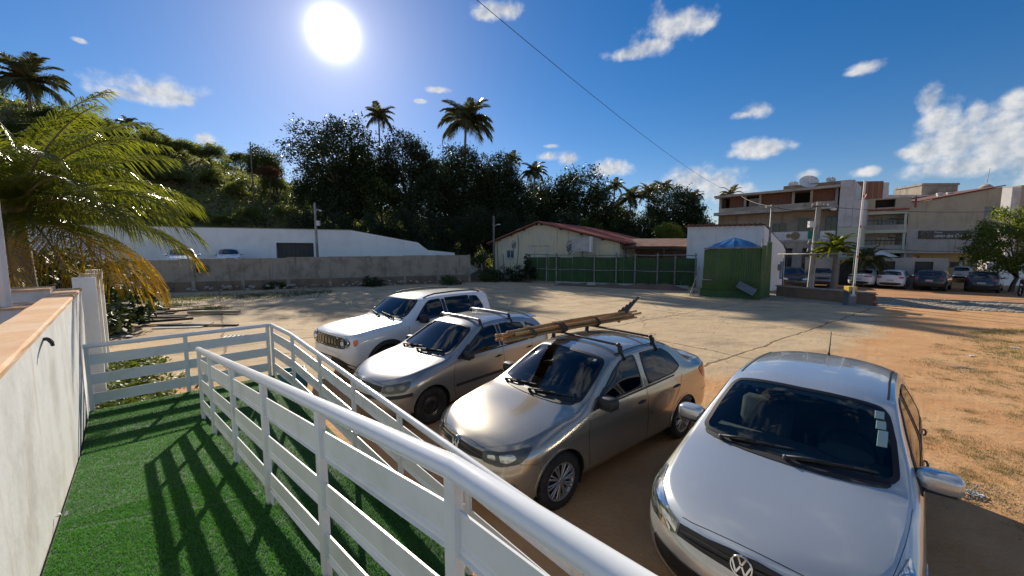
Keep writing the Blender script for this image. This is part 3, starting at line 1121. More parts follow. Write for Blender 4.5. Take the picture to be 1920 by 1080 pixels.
# ---- concrete yard wall at the back of the lot
A_, B_ = Vector((-31.0, 21.23, 0)), Vector((-3.7, 33.94, 0))
t = thing('yard_wall', 'long grey concrete wall closing the back of the lot', 'wall')
M = frame_xz(A_, B_ - A_)
LW = (B_ - A_).length
npan = 11
for i in range(npan):
    xa, xb = LW * i / npan, LW * (i + 1) / npan
    za = lerp(1.98, 2.36, i / npan) + random.uniform(-.03, .03)
    mb = MB()
    mb.bb(xa + .003, xb - .003, 0, .16, .62, za, M)
    mb.build('panel', 'plaster_grey', t)
    mb = MB()
    mb.bb(xb - .10, xb + .10, -.035, .15, 0, za + .03, M)
    mb.build('pier', 'plaster_grey', t)
mb = MB()
mb.bb(0, LW, -.015, .18, -.1, .618, M)
mb.build('plinth', 'old_base', t)
# rubble stones lying along the plinth
mb = MB()
stone2 = MB().box((0, 0, 0), (1, 1, 1), None, .25)
for i in range(120):
    x = random.uniform(6, LW - 1)
    c = M @ Vector((x, -random.uniform(.25, .9), random.uniform(.03, .30)))
    s_ = random.uniform(.10, .34)
    mb.add(stone2.v, stone2.f, Matrix.Translation(c) @ Matrix.Rotation(random.uniform(0, 6), 4, 'Z') @ Matrix.Rotation(random.uniform(-.5, .5), 4, 'X') @ Matrix.Diagonal((s_, s_ * .7, s_ * .5, 1)))
o = mb.build('rubble', 'stone_pale', None, fix=False)
tag(o, 'loose pale rubble along the foot of the concrete wall', 'rubble', kind='stuff')

# ---- long white shed behind it
A_, B_ = Vector((-45.0, 28.1, 0)), Vector((-6.4, 44.0, 0))
M = frame_xz(A_, B_ - A_)
LW = (B_ - A_).length
t = thing('long_shed', 'long white windowless shed with a black gate behind the concrete wall', 'building')


def shed_x(px):
    """distance along the shed at which the sight line of a picture column meets it"""
    d = ray(px, 470)
    u_ = (B_ - A_).normalized()
    # solve A + u s = k d
    det = u_.x * -d.y + u_.y * d.x
    return ((-A_.x) * -d.y + (-A_.y) * d.x) / det


g0, g1 = shed_x(520), shed_x(587)
top = 4.72
xe_ = shed_x(662)
mb = MB()
wall_holes(mb, M, 0, xe_, .5, top, [(g0, g1, 1.0, 3.35)], .25, 6.0)
mb.build('wall', 'plaster_shop', t)
mb = MB()
prof = [(xe_ + .002, .5), (LW, .5), (LW, 2.45), (LW - 3, 2.75), (xe_ + 6.5, 3.55), (xe_ + .002, top - .01)]
mb.add([(x, 0.002, z) for x, z in prof] + [(x, 3, z) for x, z in prof], [tuple(range(6)), tuple(range(6, 12))[::-1]] + [(i, (i + 1) % 6, 6 + (i + 1) % 6, 6 + i) for i in range(6)], M)
mb.build('wing_wall', 'plaster_shop', t)
part(t, 'coping', 'concrete', (0, xe_, -.05, .25, top + .002, top + .07), M=M)
gt = part(t, 'gate', 'metal_door', (g0, g1, .15, .19, 1.0, 3.33), M=M)
part(gt, 'gate_frame', 'steel_black', (g0 - .06, g0, -.02, .24, 1.0, 3.42), (g1, g1 + .06, -.02, .24, 1.0, 3.42), (g0, g1, -.02, .24, 3.351, 3.43), M=M)
for k in range(1, 8):
    x = lerp(g0, g1, k / 8)
    part(gt, 'gate_rib', 'steel_black', (x - .03, x + .03, .12, .149, 1.05, 3.3), M=M)
mb = MB()
q = at(595, 470, 37)
mb.tube([(q.x, q.y, .9), (q.x - .06, q.y, 7.1)], [.13, .09], 10)
po = mb.build('utility_pole', 'pole_concrete', None, True)
tag(po, 'slim grey pole with lamp rising before the white shed wall', 'pole')
part(po, 'meter_box', 'dish_white', (q.x + .10, q.x + .38, q.y - .15, q.y + .05, 5.0, 5.45))
mb = MB()
mb.tube([(q.x - .05, q.y, 6.3), (q.x + .2, q.y, 6.5), (q.x + .4, q.y, 6.45)], .03, 6)
mb.add(*ellipsoid((q.x + .45, q.y, 6.38), (.15, .10, .07)))
mb.build('lamp_arm', 'dish_white', po, True)

# ---- yellow gabled house
F0 = Vector((-1.84, 38.6, 0))
fd = Vector((.82, -.572, 0)).normalized()
M = frame_xz(F0, fd)
t = thing('gabled_house', 'stained yellow gabled house with red tiled roof behind the green fence', 'house')
wl, wr_, apex = 0.0, 12.7, 5.25
prof = [(wl, 0), (wr_, 0), (wr_, 3.25), (apex, 5.12), (wl, 3.45)]
DEP = 12.0
win = (1.55, 2.45, 1.95, 2.75)
mb = MB()
# wall as strips round the opening, topped by the gable
wall_holes(mb, M, wl, wr_, 0, 3.25, [win], .15, .22)
mb.add([(wl, 0, 3.25), (wr_, 0, 3.25), (apex, 0, 5.12), (wl, 0, 3.45)], [(0, 1, 2, 3)], M)
mb.add([(wr_, 0, 0), (wr_, DEP, 0), (wr_, DEP, 3.25), (wr_, 0, 3.25)], [(0, 1, 2, 3)], M)
mb.add([(wl, 0, 0), (wl, DEP, 0), (wl, DEP, 3.45), (wl, 0, 3.45)], [(3, 2, 1, 0)], M)
mb.build('wall', 'plaster_yellow', t, fix=False)
window(t, M, *win, y=.06, bars=1, pane='window_blue', frame='paint_white', sill='concrete')
# roof slopes, each with its own run of tile rows
for nm, (xa, za, xb, zb) in (('roof', (apex, 5.15, wr_ + .55, 3.18)), ('roof', (apex, 5.15, wl - .5, 3.30))):
    d = Vector((xb - xa, 0, zb - za))
    Ls = d.length
    d.normalize()
    up = Vector((-d.z, 0, d.x)) if d.x > 0 else Vector((d.z, 0, -d.x))
    o_ = Vector((xa, -.40, za))
    mb = MB()
    rows = 26
    vs = []
    c_ = [o_, o_ + d * Ls, o_ + d * Ls + Vector((0, DEP + .6, 0)), o_ + Vector((0, DEP + .6, 0))]
    vs = [p_ + up * .02 for p_ in c_] + [p_ + up * .10 for p_ in c_]
    mb.add(vs, [(3, 2, 1, 0), (4, 5, 6, 7), (0, 1, 5, 4), (1, 2, 6, 5), (2, 3, 7, 6), (3, 0, 4, 7)], M)
    rf = mb.build(nm, 'roof_tile_dark', t)
    mb = MB()
    nch = 46
    for i in range(nch):      # barrel tile channels running down the slope
        yy = (i + .5) / nch * (DEP + .6)
        hw = (DEP + .6) / nch * .46
        pr = [(yy - hw, .10), (yy - hw * .6, .155), (yy, .178), (yy + hw * .6, .155), (yy + hw, .10)]
        vs = [o_ + Vector((0, y_, 0)) + up * h_ for y_, h_ in pr] + [o_ + d * Ls + Vector((0, y_, 0)) + up * h_ for y_, h_ in pr]
        mb.add(vs, [(k, k + 1, k + 6, k + 5) for k in range(4)] + [(0, 1, 2, 3, 4), (9, 8, 7, 6, 5)], M)
    tl_ = mb.build('roof_tiles', 'roof_tile_red' if nm == 'roof' else 'roof_tile_dark', rf)
    tag(tl_, kind='stuff')
    for f in (.04, .28, .52, .76, .96):
        mb = MB()
        c_ = o_ + d * (Ls * f) + Vector((0, .25, -.07))
        mb.box(tuple(c_), (.10, .5, .12), M)
        mb.build('purlin_end', 'timber_old', t)


def shield(parent, M, x, z, s_, dark):
    """painted club shield: round head over a pointed body with slanting bars"""
    body = [(-.5, .25), (-.42, .0), (-.36, -.35), (0, -.85), (.36, -.35), (.42, .0), (.5, .25), (.30, .34), (-.30, .34)]
    mb = MB()
    ol = [(x + a_ * s_ * 1.10, z + (b_ - .1) * s_ * 1.10 + .1 * s_) for a_, b_ in body]
    n = len(ol)
    mb.add([(a_, -.006, b_) for a_, b_ in ol], [tuple(range(n))], M)
    head = [(x + .36 * s_ * math.cos(a_), z + .50 * s_ + .32 * s_ * math.sin(a_)) for a_ in np.linspace(0, 2 * PI, 18)[:-1]]
    mb.add([(a_, -.007, b_) for a_, b_ in head], [tuple(range(17))], M)
    o = mb.build('shield_emblem', 'emblem_dark' if dark else 'emblem_grey', parent)
    mb = MB()
    mb.add([(x + a_ * s_ * .95, -.010, z + b_ * s_ * .95) for a_, b_ in body], [tuple(range(n))], M)
    head = [(x + .30 * s_ * math.cos(a_), z + .50 * s_ + .26 * s_ * math.sin(a_)) for a_ in np.linspace(0, 2 * PI, 18)[:-1]]
    mb.add([(a_, -.011, b_) for a_, b_ in head], [tuple(range(17))], M)
    mb.build('shield_field', 'sign_grey', o)
    mb = MB()
    for k in (-.42, -.12, .18):
        a0, b0, a1, b1 = -.40, k - .24, .40, k + .26
        if k < -.4:
            a0, b0, a1, b1 = -.26, k - .12, .34, k + .24
        w_ = .085
        mb.add([(x + a0 * s_, -.016, z + (b0 - w_) * s_), (x + a1 * s_, -.016, z + (b1 - w_) * s_), (x + a1 * s_, -.016, z + (b1 + w_) * s_), (x + a0 * s_, -.016, z + (b0 + w_) * s_)], [(0, 1, 2, 3)], M)
    mb.build('shield_bar', 'emblem_dark', o)


shield(t, M, 2.45, 3.2, .55, False)
shield(t, M, 8.3, 2.98, .68, True)
me = text_mesh('Centro Sportivo', .34, 0, .003)
me.transform(M @ Matrix.Translation((4.1, -.012, 3.0)) @ Matrix.Rotation(PI / 2, 4, 'X'))
mesh_obj('faded_lettering', me, 'emblem_faded', t)
mb = MB()
mb.tube([M @ Vector((2.95, -.02, 4.1)), M @ Vector((2.98, -.02, 2.6)), M @ Vector((2.85, -.02, 1.5))], .02, 6)
mb.build('cable', 'wire_black', t)
# sign box on a blue post
t = thing('sign_box', 'blank weathered grey light box sign on a blue post', 'sign')
part(t, 'sign_panel', 'sign_grey', (8.95, 10.55, -1.0, -.75, 2.60, 3.75), M=M, ch=.02)
part(t, 'side_frame', 'sign_white', (10.552, 10.72, -1.05, -.7, 2.55, 3.78), M=M)
me = text_mesh('Centro', .30, 0, .003)
me.transform(M @ Matrix.Translation((9.05, -1.006, 2.70)) @ Matrix.Rotation(PI / 2, 4, 'X'))
mesh_obj('faded_lettering', me, 'emblem_faded', t)
mb = MB()
mb.tube([M @ Vector((9.9, -.87, 0)), M @ Vector((9.9, -.87, 2.61))], .06, 10)
mb.build('post', 'window_blue', t, True)

# lean-to shelter between the house and the white workshop
t = thing('lean_to', 'low open shelter with dark tiled roof beside the yellow house', 'shelter')
q0, q1 = M @ Vector((12.8, .6, 0)), Vector((14.9, 30.6, 0))
ml = frame_xz(q0, q1 - q0)
ll = (q1 - q0).length
mb = MB()
mb.add([(-.3, -.3, 2.95), (ll, -.3, 2.95), (ll, 3.4, 3.65), (-.3, 3.4, 3.65), (-.3, -.3, 3.03), (ll, -.3, 3.03), (ll, 3.4, 3.73), (-.3, 3.4, 3.73)], [(3, 2, 1, 0), (4, 5, 6, 7), (0, 1, 5, 4), (1, 2, 6, 5), (2, 3, 7, 6), (3, 0, 4, 7)], ml)
mb.build('roof', 'roof_tile_dark', t)
part(t, 'back_wall', 'old_base', (-.2, ll, 3.0, 3.2, 0, 3.5), M=ml)
part(t, 'beam', 'timber_old', (-.2, ll, -.1, .05, 2.80, 2.94), M=ml)
for x in (0.1, ll * .5, ll - .3):
    part(t, 'post', 'timber_old', (x, x + .14, -.08, .06, 0, 2.8), M=ml)

# ---- white workshop with a stepped gable
C_ = Vector((16.2, 25.4, 0))
Lp = Vector((13.35, 30.1, 0))
t = thing('workshop', 'white workshop with tiled eave and sloping gable behind the blue tank', 'building')
M1 = frame_xz(Lp, C_ - Lp)
l1 = (C_ - Lp).length
e2 = Vector((-(C_ - Lp).y, (C_ - Lp).x, 0)).normalized()
hL, hR = 4.55, 4.35
mb = MB()
mb.add([(0, 0, 0), (l1, 0, 0), (l1, 0, hR), (0, 0, hL), (0, 2.9, 0), (0, 2.9, 2.9)], [(0, 1, 2, 3), (4, 0, 3, 5)], M1)
g = [(0, 0), (2.9, 0), (2.9, 2.7), (2.55, 3.05), (1.1, 3.75), (.35, 4.25), (0, hR)]
mb.add([(l1, a_, b_) for a_, b_ in g], [tuple(range(7))], M1)
mb.add([(0, 2.9, 0), (l1, 2.9, 0), (l1, 2.9, 2.7), (0, 2.9, 2.9)], [(3, 2, 1, 0)], M1)
mb.build('wall', 'plaster_house', t)
mb = MB()
mb.add([(-.2, -.18, hL + .02), (l1 + .05, -.18, hR + .02), (l1 + .05, .5, 4.15), (l1 + .02, 1.15, 3.76), (l1 + .02, 3.0, 2.85), (-.2, 3.0, 3.0)], [(0, 1, 2, 3, 4, 5)], M1)
mb.build('roof', 'roof_tile_dark', t)
for k in range(16):
    f = (k + .5) / 16
    mb = MB()
    mb.tube([M1 @ Vector((l1 * f, -.24, lerp(hL, hR, f) + .01)), M1 @ Vector((l1 * f, .35, lerp(hL, hR, f) - .05))], .085, 8)
    mb.build('roof_tile', 'roof_tile_dark', t)
part(t, 'electric_meter', 'steel_grey', (l1 + .003, l1 + .15, 2.0, 2.25, 1.35, 1.75), M=M1)
po = MB()
po.bb(l1 + .005, l1 + .05, 2.30, 2.75, .75, 1.95, M1)
o = po.build('poster_board', 'poster_blue')
tag(o, 'upright blue and white poster leaning on the workshop gable', 'poster')
mb = MB()
mb.tube([(16.3, 25.0, 0), (16.33, 25.0, 5.55)], [.075, .06], 10)
o = mb.build('utility_pole', 'steel_grey', None, True)
tag(o, 'slim weathered steel pole at the corner of the white workshop', 'pole')
part(o, 'crossarm', 'steel_grey', (15.95, 16.75, 24.93, 25.05, 5.35, 5.44))

# ---- hotel with open balconies
HL, HR = Vector((20.6, 39.6, 0)), Vector((27.0, 33.0, 0))
M = frame_xz(HL, HR - HL)
W_ = (HR - HL).length
t = thing('hotel', 'three-storey hotel with open timber balconies and satellite dishes above', 'building')
mb = MB()
wall_holes(mb, M, 0, W_, 0, 3.45, [(5.1, 6.3, .3, 2.9), (7.0, 8.4, .3, 2.9)], .3, .3)
mb.add([(0, 0, 0), (0, 7, 0), (0, 7, 7.9), (0, 0, 7.9)], [(0, 1, 2, 3)], M)
mb.build('wall', 'plaster_hotel', t, fix=False)
for hx in ((5.1, 6.3), (7.0, 8.4)):
    window(t, M, hx[0], hx[1], .3, 2.9, y=.2, bars=2)
# second floor: set back wall with doors behind a parapet
mb = MB()
wall_holes(mb, M @ Matrix.Translation((0, 1.2, 0)), 0, W_, 3.45, 6.15, [(1.3, 2.0, 4.2, 5.0), (2.9, 3.6, 4.3, 5.1), (4.4, 5.5, 4.2, 5.2), (6.35, 7.25, 3.5, 5.6), (8.3, 9.1, 3.5, 5.6)], .12, .2)
mb.build('upper_wall', 'plaster_hotel', t)
for (a_, b_, c_, d_) in ((1.3, 2.0, 4.2, 5.0), (2.9, 3.6, 4.3, 5.1), (4.4, 5.5, 4.2, 5.2), (6.35, 7.25, 3.5, 5.6), (8.3, 9.1, 3.5, 5.6)):
    window(t, M @ Matrix.Translation((0, 1.2, 0)), a_, b_, c_, d_, y=.05)
part(t, 'floor_slab', 'slab_pale', (-.1, W_, -.05, 1.2, 3.46, 3.62), M=M)
part(t, 'parapet', 'paint_white', (4.6, W_, -.04, .10, 3.625, 4.35), M=M)
part(t, 'floor_slab', 'slab_pale', (-.35, W_ + .05, -.35, 6, 6.16, 6.42), M=M)
part(t, 'parapet', 'plaster_hotel', (.0, W_, -.02, .13, 6.421, 6.82), M=M)
part(t, 'roof_slab', 'slab_pale', (-.35, W_ + .1, -.45, 6, 7.86, 8.06), M=M)
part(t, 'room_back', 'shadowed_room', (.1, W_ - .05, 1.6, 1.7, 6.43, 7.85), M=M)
cols = [.02, 2.2, 3.45, 6.0, 7.3, W_ - .2]
for x in cols:
    part(t, 'column', 'plaster_hotel', (x, x + .18, .0, .18, 6.822, 7.855), M=M)
for (a_, b_) in ((.9, 2.19), (3.64, 5.99), (7.49, W_ - .21)):
    n_ = int((b_ - a_) / .16)
    for k in range(n_):
        x = lerp(a_, b_, k / n_)
        part(t, 'plank', 'timber_red', (x + .006, x + (b_ - a_) / n_ - .006, .22, .26, 6.83, 7.83), M=M)
part(t, 'blind', 'stone_pale', (2.5, 3.35, .5, .52, 6.83, 7.6), M=M)
mb = MB()
for x, r_ in ((5.95, .18), (6.45, .34)):
    mb.lathe([(r_, 0), (r_, .05), (.001, .06)], 20, M @ Matrix.Translation((x, -.045, 3.98)) @ Matrix.Rotation(PI / 2, 4, 'X'))
mb.build('round_emblem', 'emblem_ochre', t)
o = part(None, 'hanging_cloth', 'tarp_green', (7.35, 8.15, -.09, -.06, 3.70, 4.36), M=M)
tag(o, 'bright green cloth hanging over the hotel balcony parapet', 'cloth')
for x in (7.55, 8.3):
    part(t, 'downpipe', 'galvanised', (x, x + .13, -.17, -.05, 0, 3.4), M=M)
# stair tower
part(t, 'stair_tower', 'plaster_tower', (W_ + .12, W_ + .98, -.25, 5, 4.62, 8.35), M=M)
part(t, 'tower_base', 'plaster_green', (W_ + .121, W_ + 1.70, -.20, 5, 0, 4.60), M=M)
part(t, 'side_block', 'plaster_tower', (W_ + .99, W_ + 1.75, -.1, 4, 4.61, 6.7), M=M)
o = part(None, 'rooftop_room', 'old_base', (4.8, W_ + .5, 2.5, 5.5, 8.07, 8.75), M=M)
tag(o, 'dark brick rooftop room behind the satellite dishes', 'building')


def dish(px, py, Y, r_, label):
    q = at(px, py, Y)
    t = thing('satellite_dish', label, 'satellite dish')
    mb = MB()
    d = Vector((-.35, -.75, .62)).normalized()
    Md = d.to_track_quat('Z', 'Y').to_matrix().to_4x4()
    Md.translation = q
    pr = [(r_ * f, -r_ * .22 * (1 - f * f)) for f in np.linspace(1, .01, 8)]
    mb.lathe(pr + [(a_, b_ - .02) for a_, b_ in pr[::-1]], 28, Md)
    mb.build('reflector', 'dish_white', t, True, angle=50)
    mb = MB()
    f_ = Md @ Vector((0, 0, r_ * .75))
    for k in range(3):
        a_ = 2 * PI * k / 3 + .4
        mb.tube([Md @ Vector((r_ * .95 * math.cos(a_), r_ * .95 * math.sin(a_), 0)), f_], .015, 5)
    mb.add(*ellipsoid(f_, (.06, .06, .08)))
    mb.build('feed_horn', 'galvanised', t)
    mb = MB()
    mb.tube([q, q - d * .12 - Vector((0, 0, r_ * .8)), Vector((q.x, q.y + .1, 8.06))], .04, 6)
    mb.build('mast', 'galvanised', t)


dish(1517, 340, 36.5, .74, 'large white satellite dish on the hotel roof')
dish(1488, 346, 37.5, .42, 'small white satellite dish beside the large one')
dish(1558, 337, 36.2, .36, 'small tilted white satellite dish near the stair tower')

# brick upper storey behind
t = thing('unfinished_block', 'bare red brick upper storey behind the hotel stair tower', 'building')
q = at(1590, 400, 40)
Mq = frame_xz((q.x, q.y, 0), (1, -.12, 0))
part(t, 'wall', 'bare_brick', (0, 3.0, 0, 4, 5.0, 9.55), M=Mq)
part(t, 'corner', 'plaster_tower', (3.001, 3.5, -.02, 4, 5.0, 9.4), M=Mq)
part(t, 'rear_wall', 'bare_brick', (3.51, 4.8, 1.5, 4, 5.0, 8.2), M=Mq)
mb = MB()
for x in (4.0, 4.5, 5.0, 5.5, 6.1):
    mb.tube([Mq @ Vector((x, 2, 7.5)), Mq @ Vector((x, 2, 8.9))], .018, 5)
mb.build('starter_bars', 'steel_grey', t)

# ---- middle block with two balconies
ML = at(1613, 470, 33.4)
MR = at(1697, 470, 31.75)
M = frame_xz((ML.x, ML.y, 0), (MR.x - ML.x, MR.y - ML.y, 0))
W_ = math.hypot(MR.x - ML.x, MR.y - ML.y)
t = thing('balcony_block', 'pale guesthouse with two stacked balconies beside the beige building', 'building')
Mb = M @ Matrix.Translation((0, 1.0, 0))
lv = ((2.75, 4.1), (4.4, 5.65))
hs = []
for (z0_, z1_) in lv:
    hs += [(1.0, 2.25, z0_ + .05, z1_ - .25), (2.9, 3.35, z1_ - .42, z1_ - .10), (W_ - .95, W_ - .45, z1_ - .42, z1_ - .10)]
mb = MB()
wall_holes(mb, Mb, 0, W_, 0, 5.93, hs, .12, .2)
mb.build('wall', 'plaster_render', t)
for k, hh in enumerate(hs):
    window(t, Mb, *hh, y=.05, bars=3 if k % 3 == 0 else 0, hbars=1 if k % 3 == 0 else 0, pane='window_dark' if k % 3 else 'window_blue')
for z0_ in (2.47, 4.12, 5.66):
    part(t, 'floor_slab', 'plaster_green', (0, W_, -.03, 1.0, z0_, z0_ + .27), M=M)
for (z0_, z1_) in lv:
    part(t, 'divider', 'plaster_green', (2.5, 2.66, .0, .99, z0_ + .0, z1_ - .001), M=M)
    part(t, 'end_wall', 'plaster_green', (0, .12, .0, .99, z0_ + .0, z1_ - .001), M=M)
    part(t, 'parapet', 'plaster_render', (.13, 2.49, .02, .10, z0_ + .001, z0_ + .38), (2.67, W_, .02, .10, z0_ + .001, z0_ + .38), M=M)
    mb = MB()
    mb.tube([M @ Vector((.1, .05, z0_ + .78)), M @ Vector((W_, .05, z0_ + .78))], .025, 6)
    for x in np.linspace(.2, W_ - .1, 6):
        mb.tube([M @ Vector((x, .05, z0_ + .35)), M @ Vector((x, .05, z0_ + .78))], .014, 5)
    mb.build('balcony_rail', 'steel_black', t)
part(t, 'tile_band', 'roof_tile_red', (-.1, W_, -.15, 1.0, 5.935, 6.06), M=M)
mb = MB()
wall_holes(mb, M, -.1, W_ + .1, 6.065, 6.95, [(.7, 1.9, 6.2, 6.85)], .8, 4)
mb.build('attic_wall', 'plaster_beige', t)
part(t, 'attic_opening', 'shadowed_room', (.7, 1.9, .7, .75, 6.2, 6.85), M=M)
part(t, 'attic_pier', 'door_frame', (3.0, 3.12, -.02, .0, 6.07, 6.95), M=M)
tk = at(1602, 380, 34.8)
mb = MB()
mb.lathe([(.42, 0), (.52, .55), (.55, .56), (.55, .62), (.1, .74), (.001, .75)], 20, Matrix.Translation((tk.x, tk.y, tk.z - .5)))
o = mb.build('water_tank', 'tank_blue', None, True, angle=35)
tag(o, 'small blue water tank standing on the roof by the brick wall', 'tank')
part(None, 'tank_stand', 'plaster_tower', (tk.x - .6, tk.x + .6, tk.y - .5, tk.y + .6, 5.0, tk.z - .502))
tag(bpy.data.objects['tank_stand'], 'stained grey block carrying the small blue rooftop tank', 'wall')
# low front wall with gate openings
t = thing('front_wall', 'low grey front wall with dark doorways below the balconies', 'wall')
Mw = frame_xz((ML.x - 5.5, ML.y - 1.2, 0), (MR.x - ML.x, MR.y - ML.y - .3, 0))
mb = MB()
wall_holes(mb, Mw, 0, W_ + 5.2, 0, 2.15, [(2.2, 3.0, 0, 1.9), (4.4, 5.3, 0, 1.9), (6.3, 7.2, 0, 1.9)], .2, .22)
mb.build('wall_face', 'plaster_render', t)
for (a_, b_) in ((2.2, 3.0), (4.4, 5.3), (6.3, 7.2)):
    part(t, 'door', 'metal_door', (a_, b_, .14, .18, 0, 1.9), M=Mw)
um = at(1645, 480, 31.2)
mb = MB()
pr = [(1.25 * f, .55 * (1 - f)) for f in (1, .6, .3, .02)]
mb.lathe(pr, 8, Matrix.Translation((um.x, um.y, 2.2)))
mb.tube([(um.x, um.y, 0), (um.x, um.y, 2.7)], .03, 6)
o = mb.build('parasol', 'paint_white')
tag(o, 'small white parasol showing above the low grey wall', 'parasol')

# ---- beige building with the sign
BL, BR = at(1697, 470, 32.0), at(1866, 470, 32.0)
M = frame_xz((BL.x, BL.y, 0), (1, 0, 0))
W_ = BR.x - BL.x
t = thing('guesthouse', 'beige guesthouse with sloping top and a long black name sign', 'building')
mb = MB()
wall_holes(mb, M, 0, W_, 2.48, 4.45, [(W_ - 1.15, W_ - .65, 3.35, 4.2)], .15, .25)
mb.build('middle_wall', 'plaster_render', t)
mb = MB()
wall_holes(mb, M, 0, W_, 4.452, 6.3, [(W_ - 1.25, W_ - .35, 5.25, 6.2)], .15, .25)
mb.add([(0, 0, 6.3), (W_, 0, 6.3), (W_, 0, 7.75), (.3, 0, 6.45), (0, 0, 6.42), (0, .25, 6.3), (W_, .25, 6.3), (W_, .25, 7.75), (.3, .25, 6.45), (0, .25, 6.42)], [(0, 1, 2, 3, 4), (2, 3, 8, 7), (3, 4, 9, 8), (1, 2, 7, 6)], M)
mb.add([(W_, .0, 2.48), (W_, 6, 2.48), (W_, 6, 7.7), (W_, .0, 7.75)], [(0, 1, 2, 3)], M)
mb.add([(0, .0, 0), (0, 6, 0), (0, 6, 6.4), (0, .0, 6.42)], [(3, 2, 1, 0)], M)
mb.build('upper_wall', 'plaster_beige', t, fix=False)
mb = MB()
mb.add([(-.1, -.12, 6.46), (.3, -.12, 6.50), (W_ + .12, -.12, 7.82), (W_ + .12, 6, 7.82), (-.1, 6, 6.46), (-.1, -.12, 6.54), (.3, -.12, 6.58), (W_ + .12, -.12, 7.9), (W_ + .12, 6, 7.9), (-.1, 6, 6.54)],
       [(0, 1, 6, 5), (1, 2, 7, 6), (5, 6, 7, 8, 9), (2, 3, 8, 7)], M)
mb.build('roof', 'roof_tile_dark', t)
window(t, M, W_ - 1.25, W_ - .35, 5.25, 6.2, y=.06, bars=0, hbars=4)
window(t, M, W_ - 1.15, W_ - .65, 3.35, 4.2, y=.06, bars=0)
mb = MB()
wall_holes(mb, M @ Matrix.Translation((0, 1.1, 0)), .12, W_, 0, 2.45, [(.3, 2.35, 0, 2.25), (4.6, 6.2, 1.25, 1.75)], .12, .2)
mb.build('ground_floor_wall', 'plaster_ochre', t)
part(t, 'soffit', 'plaster_ochre', (0, W_, .02, 1.1, 2.452, 2.478), M=M)
part(t, 'side_return', 'plaster_render', (0, .118, .0, 1.3, 0, 2.45), M=M)
Mg = M @ Matrix.Translation((0, 1.1, 0))
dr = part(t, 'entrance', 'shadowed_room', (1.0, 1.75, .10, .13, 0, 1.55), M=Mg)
part(dr, 'door_frame', 'door_frame', (.3, .38, 0, .1, 0, 2.25), (2.27, 2.35, 0, .1, 0, 2.25), (.381, 2.269, 0, .1, 2.17, 2.25), (.381, 2.269, 0, .1, 1.50, 1.60), (.93, 1.0, 0, .1, 0, 1.499), (1.75, 1.82, 0, .1, 0, 1.499), (1.29, 1.36, 0, .1, 1.601, 2.169), M=Mg)
for (a_, b_, c_, d_) in ((.381, .929, 0.05, 1.49), (1.821, 2.269, .05, 1.49), (.381, 1.289, 1.605, 2.165), (1.361, 2.269, 1.605, 2.165)):
    part(dr, 'pane', 'glass_lamp', (a_, b_, .05, .06, c_, d_), M=Mg)
part(dr, 'curtain', 'sign_white', (.45, .9, .15, .17, .3, 1.45), (1.85, 2.2, .15, .17, .1, 1.45), (.5, 2.2, .15, .17, 1.62, 2.15), M=Mg)
wn = window(t, Mg, 4.6, 6.2, 1.25, 1.75, y=.03, bars=0, frame='door_frame')
part(wn, 'shutter', 'plaster_green', (4.66, 5.0, .045, .055, 1.31, 1.69), (5.8, 6.14, .045, .055, 1.31, 1.69), M=Mg)
part(t, 'wall_lamp', 'steel_black', (5.75, 6.1, -.2, -.002, 1.85, 2.15), M=Mg, ch=.06)
part(t, 'doorstep', 'concrete', (.1, 3.2, .2, 1.09, 0, .12), M=M)
part(t, 'entrance_pier', 'plaster_render', (-.16, -.002, -.1, .2, 0, 2.4), M=M)
sg_ = thing('name_sign', 'long black sign with white script lettering on the beige facade', 'sign')
sx0, sx1, sz0, sz1 = .95, 5.2, 3.62, 4.28
part(sg_, 'sign_board', 'sign_black', (sx0, sx1, -.07, -.003, sz0, sz1), M=M, ch=.01)
me = text_mesh('canto dos Corais', .40, .32, .004, .98)
me.transform(M @ Matrix.Translation((sx0 + 1.18, -.075, sz0 + .13)) @ Matrix.Rotation(PI / 2, 4, 'X'))
mesh_obj('lettering', me, 'sign_white', sg_)
me = text_mesh('Pousada', .19, 0, .004)
me.transform(M @ Matrix.Translation((sx0 + 1.22, -.075, sz0 + .47)) @ Matrix.Rotation(PI / 2, 4, 'X'))
mesh_obj('lettering', me, 'sign_white', sg_)
mb = MB()
mb.tube([M @ Vector((sx0 + .42 + .27 * math.cos(a_), -.08, sz0 + .33 + .24 * math.sin(a_))) for a_ in np.linspace(-.5, 4.6, 18)], [.02 + .02 * math.sin(k / 17 * PI) for k in range(18)], 6)
mb.build('shell_emblem', 'emblem_ochre', sg_, True)
# rooftop bits
o = thing('rooftop_room', 'grey rendered room standing on the roofs behind the beige building', 'building')
q = at(1724, 400, 41)
Mr = frame_xz((q.x, q.y, 0), (1, -.05, 0))
part(o, 'wall', 'plaster_grey', (0, 3.5, 0, 3, 6, 9.35), M=Mr)
part(o, 'cornice', 'concrete', (-.08, 3.58, -.08, 3, 9.352, 9.55), M=Mr)
q = at(1655, 395, 40)
o = part(None, 'rear_terrace', 'plaster_tower', (q.x, q.x + 8.5, q.y, q.y + 3, 5, 8.25))
tag(o, 'stained rear terrace wall between the rooftop rooms', 'wall')
for px, py in ((1762, 362), (1781, 361)):
    q = at(px, py, 33.5)
    mb = MB()
    mb.lathe([(.16, -.5), (.18, -.08), (.22, -.07), (.22, 0), (.001, .03)], 14, Matrix.Translation(q))
    o = mb.build('roof_tank', 'dish_white', None, True, angle=40)
    tag(o, 'small white drum on the roof edge of the beige building', 'tank', 'drums on the beige roof')
q = at(1849, 350, 33.5)
mb = MB()
mb.lathe([(.38, -.5), (.40, .0), (.2, .17), (.001, .2)], 16, Matrix.Translation(q))
mb.tube([q, q + Vector((.15, 0, 1.5))], .02, 5)
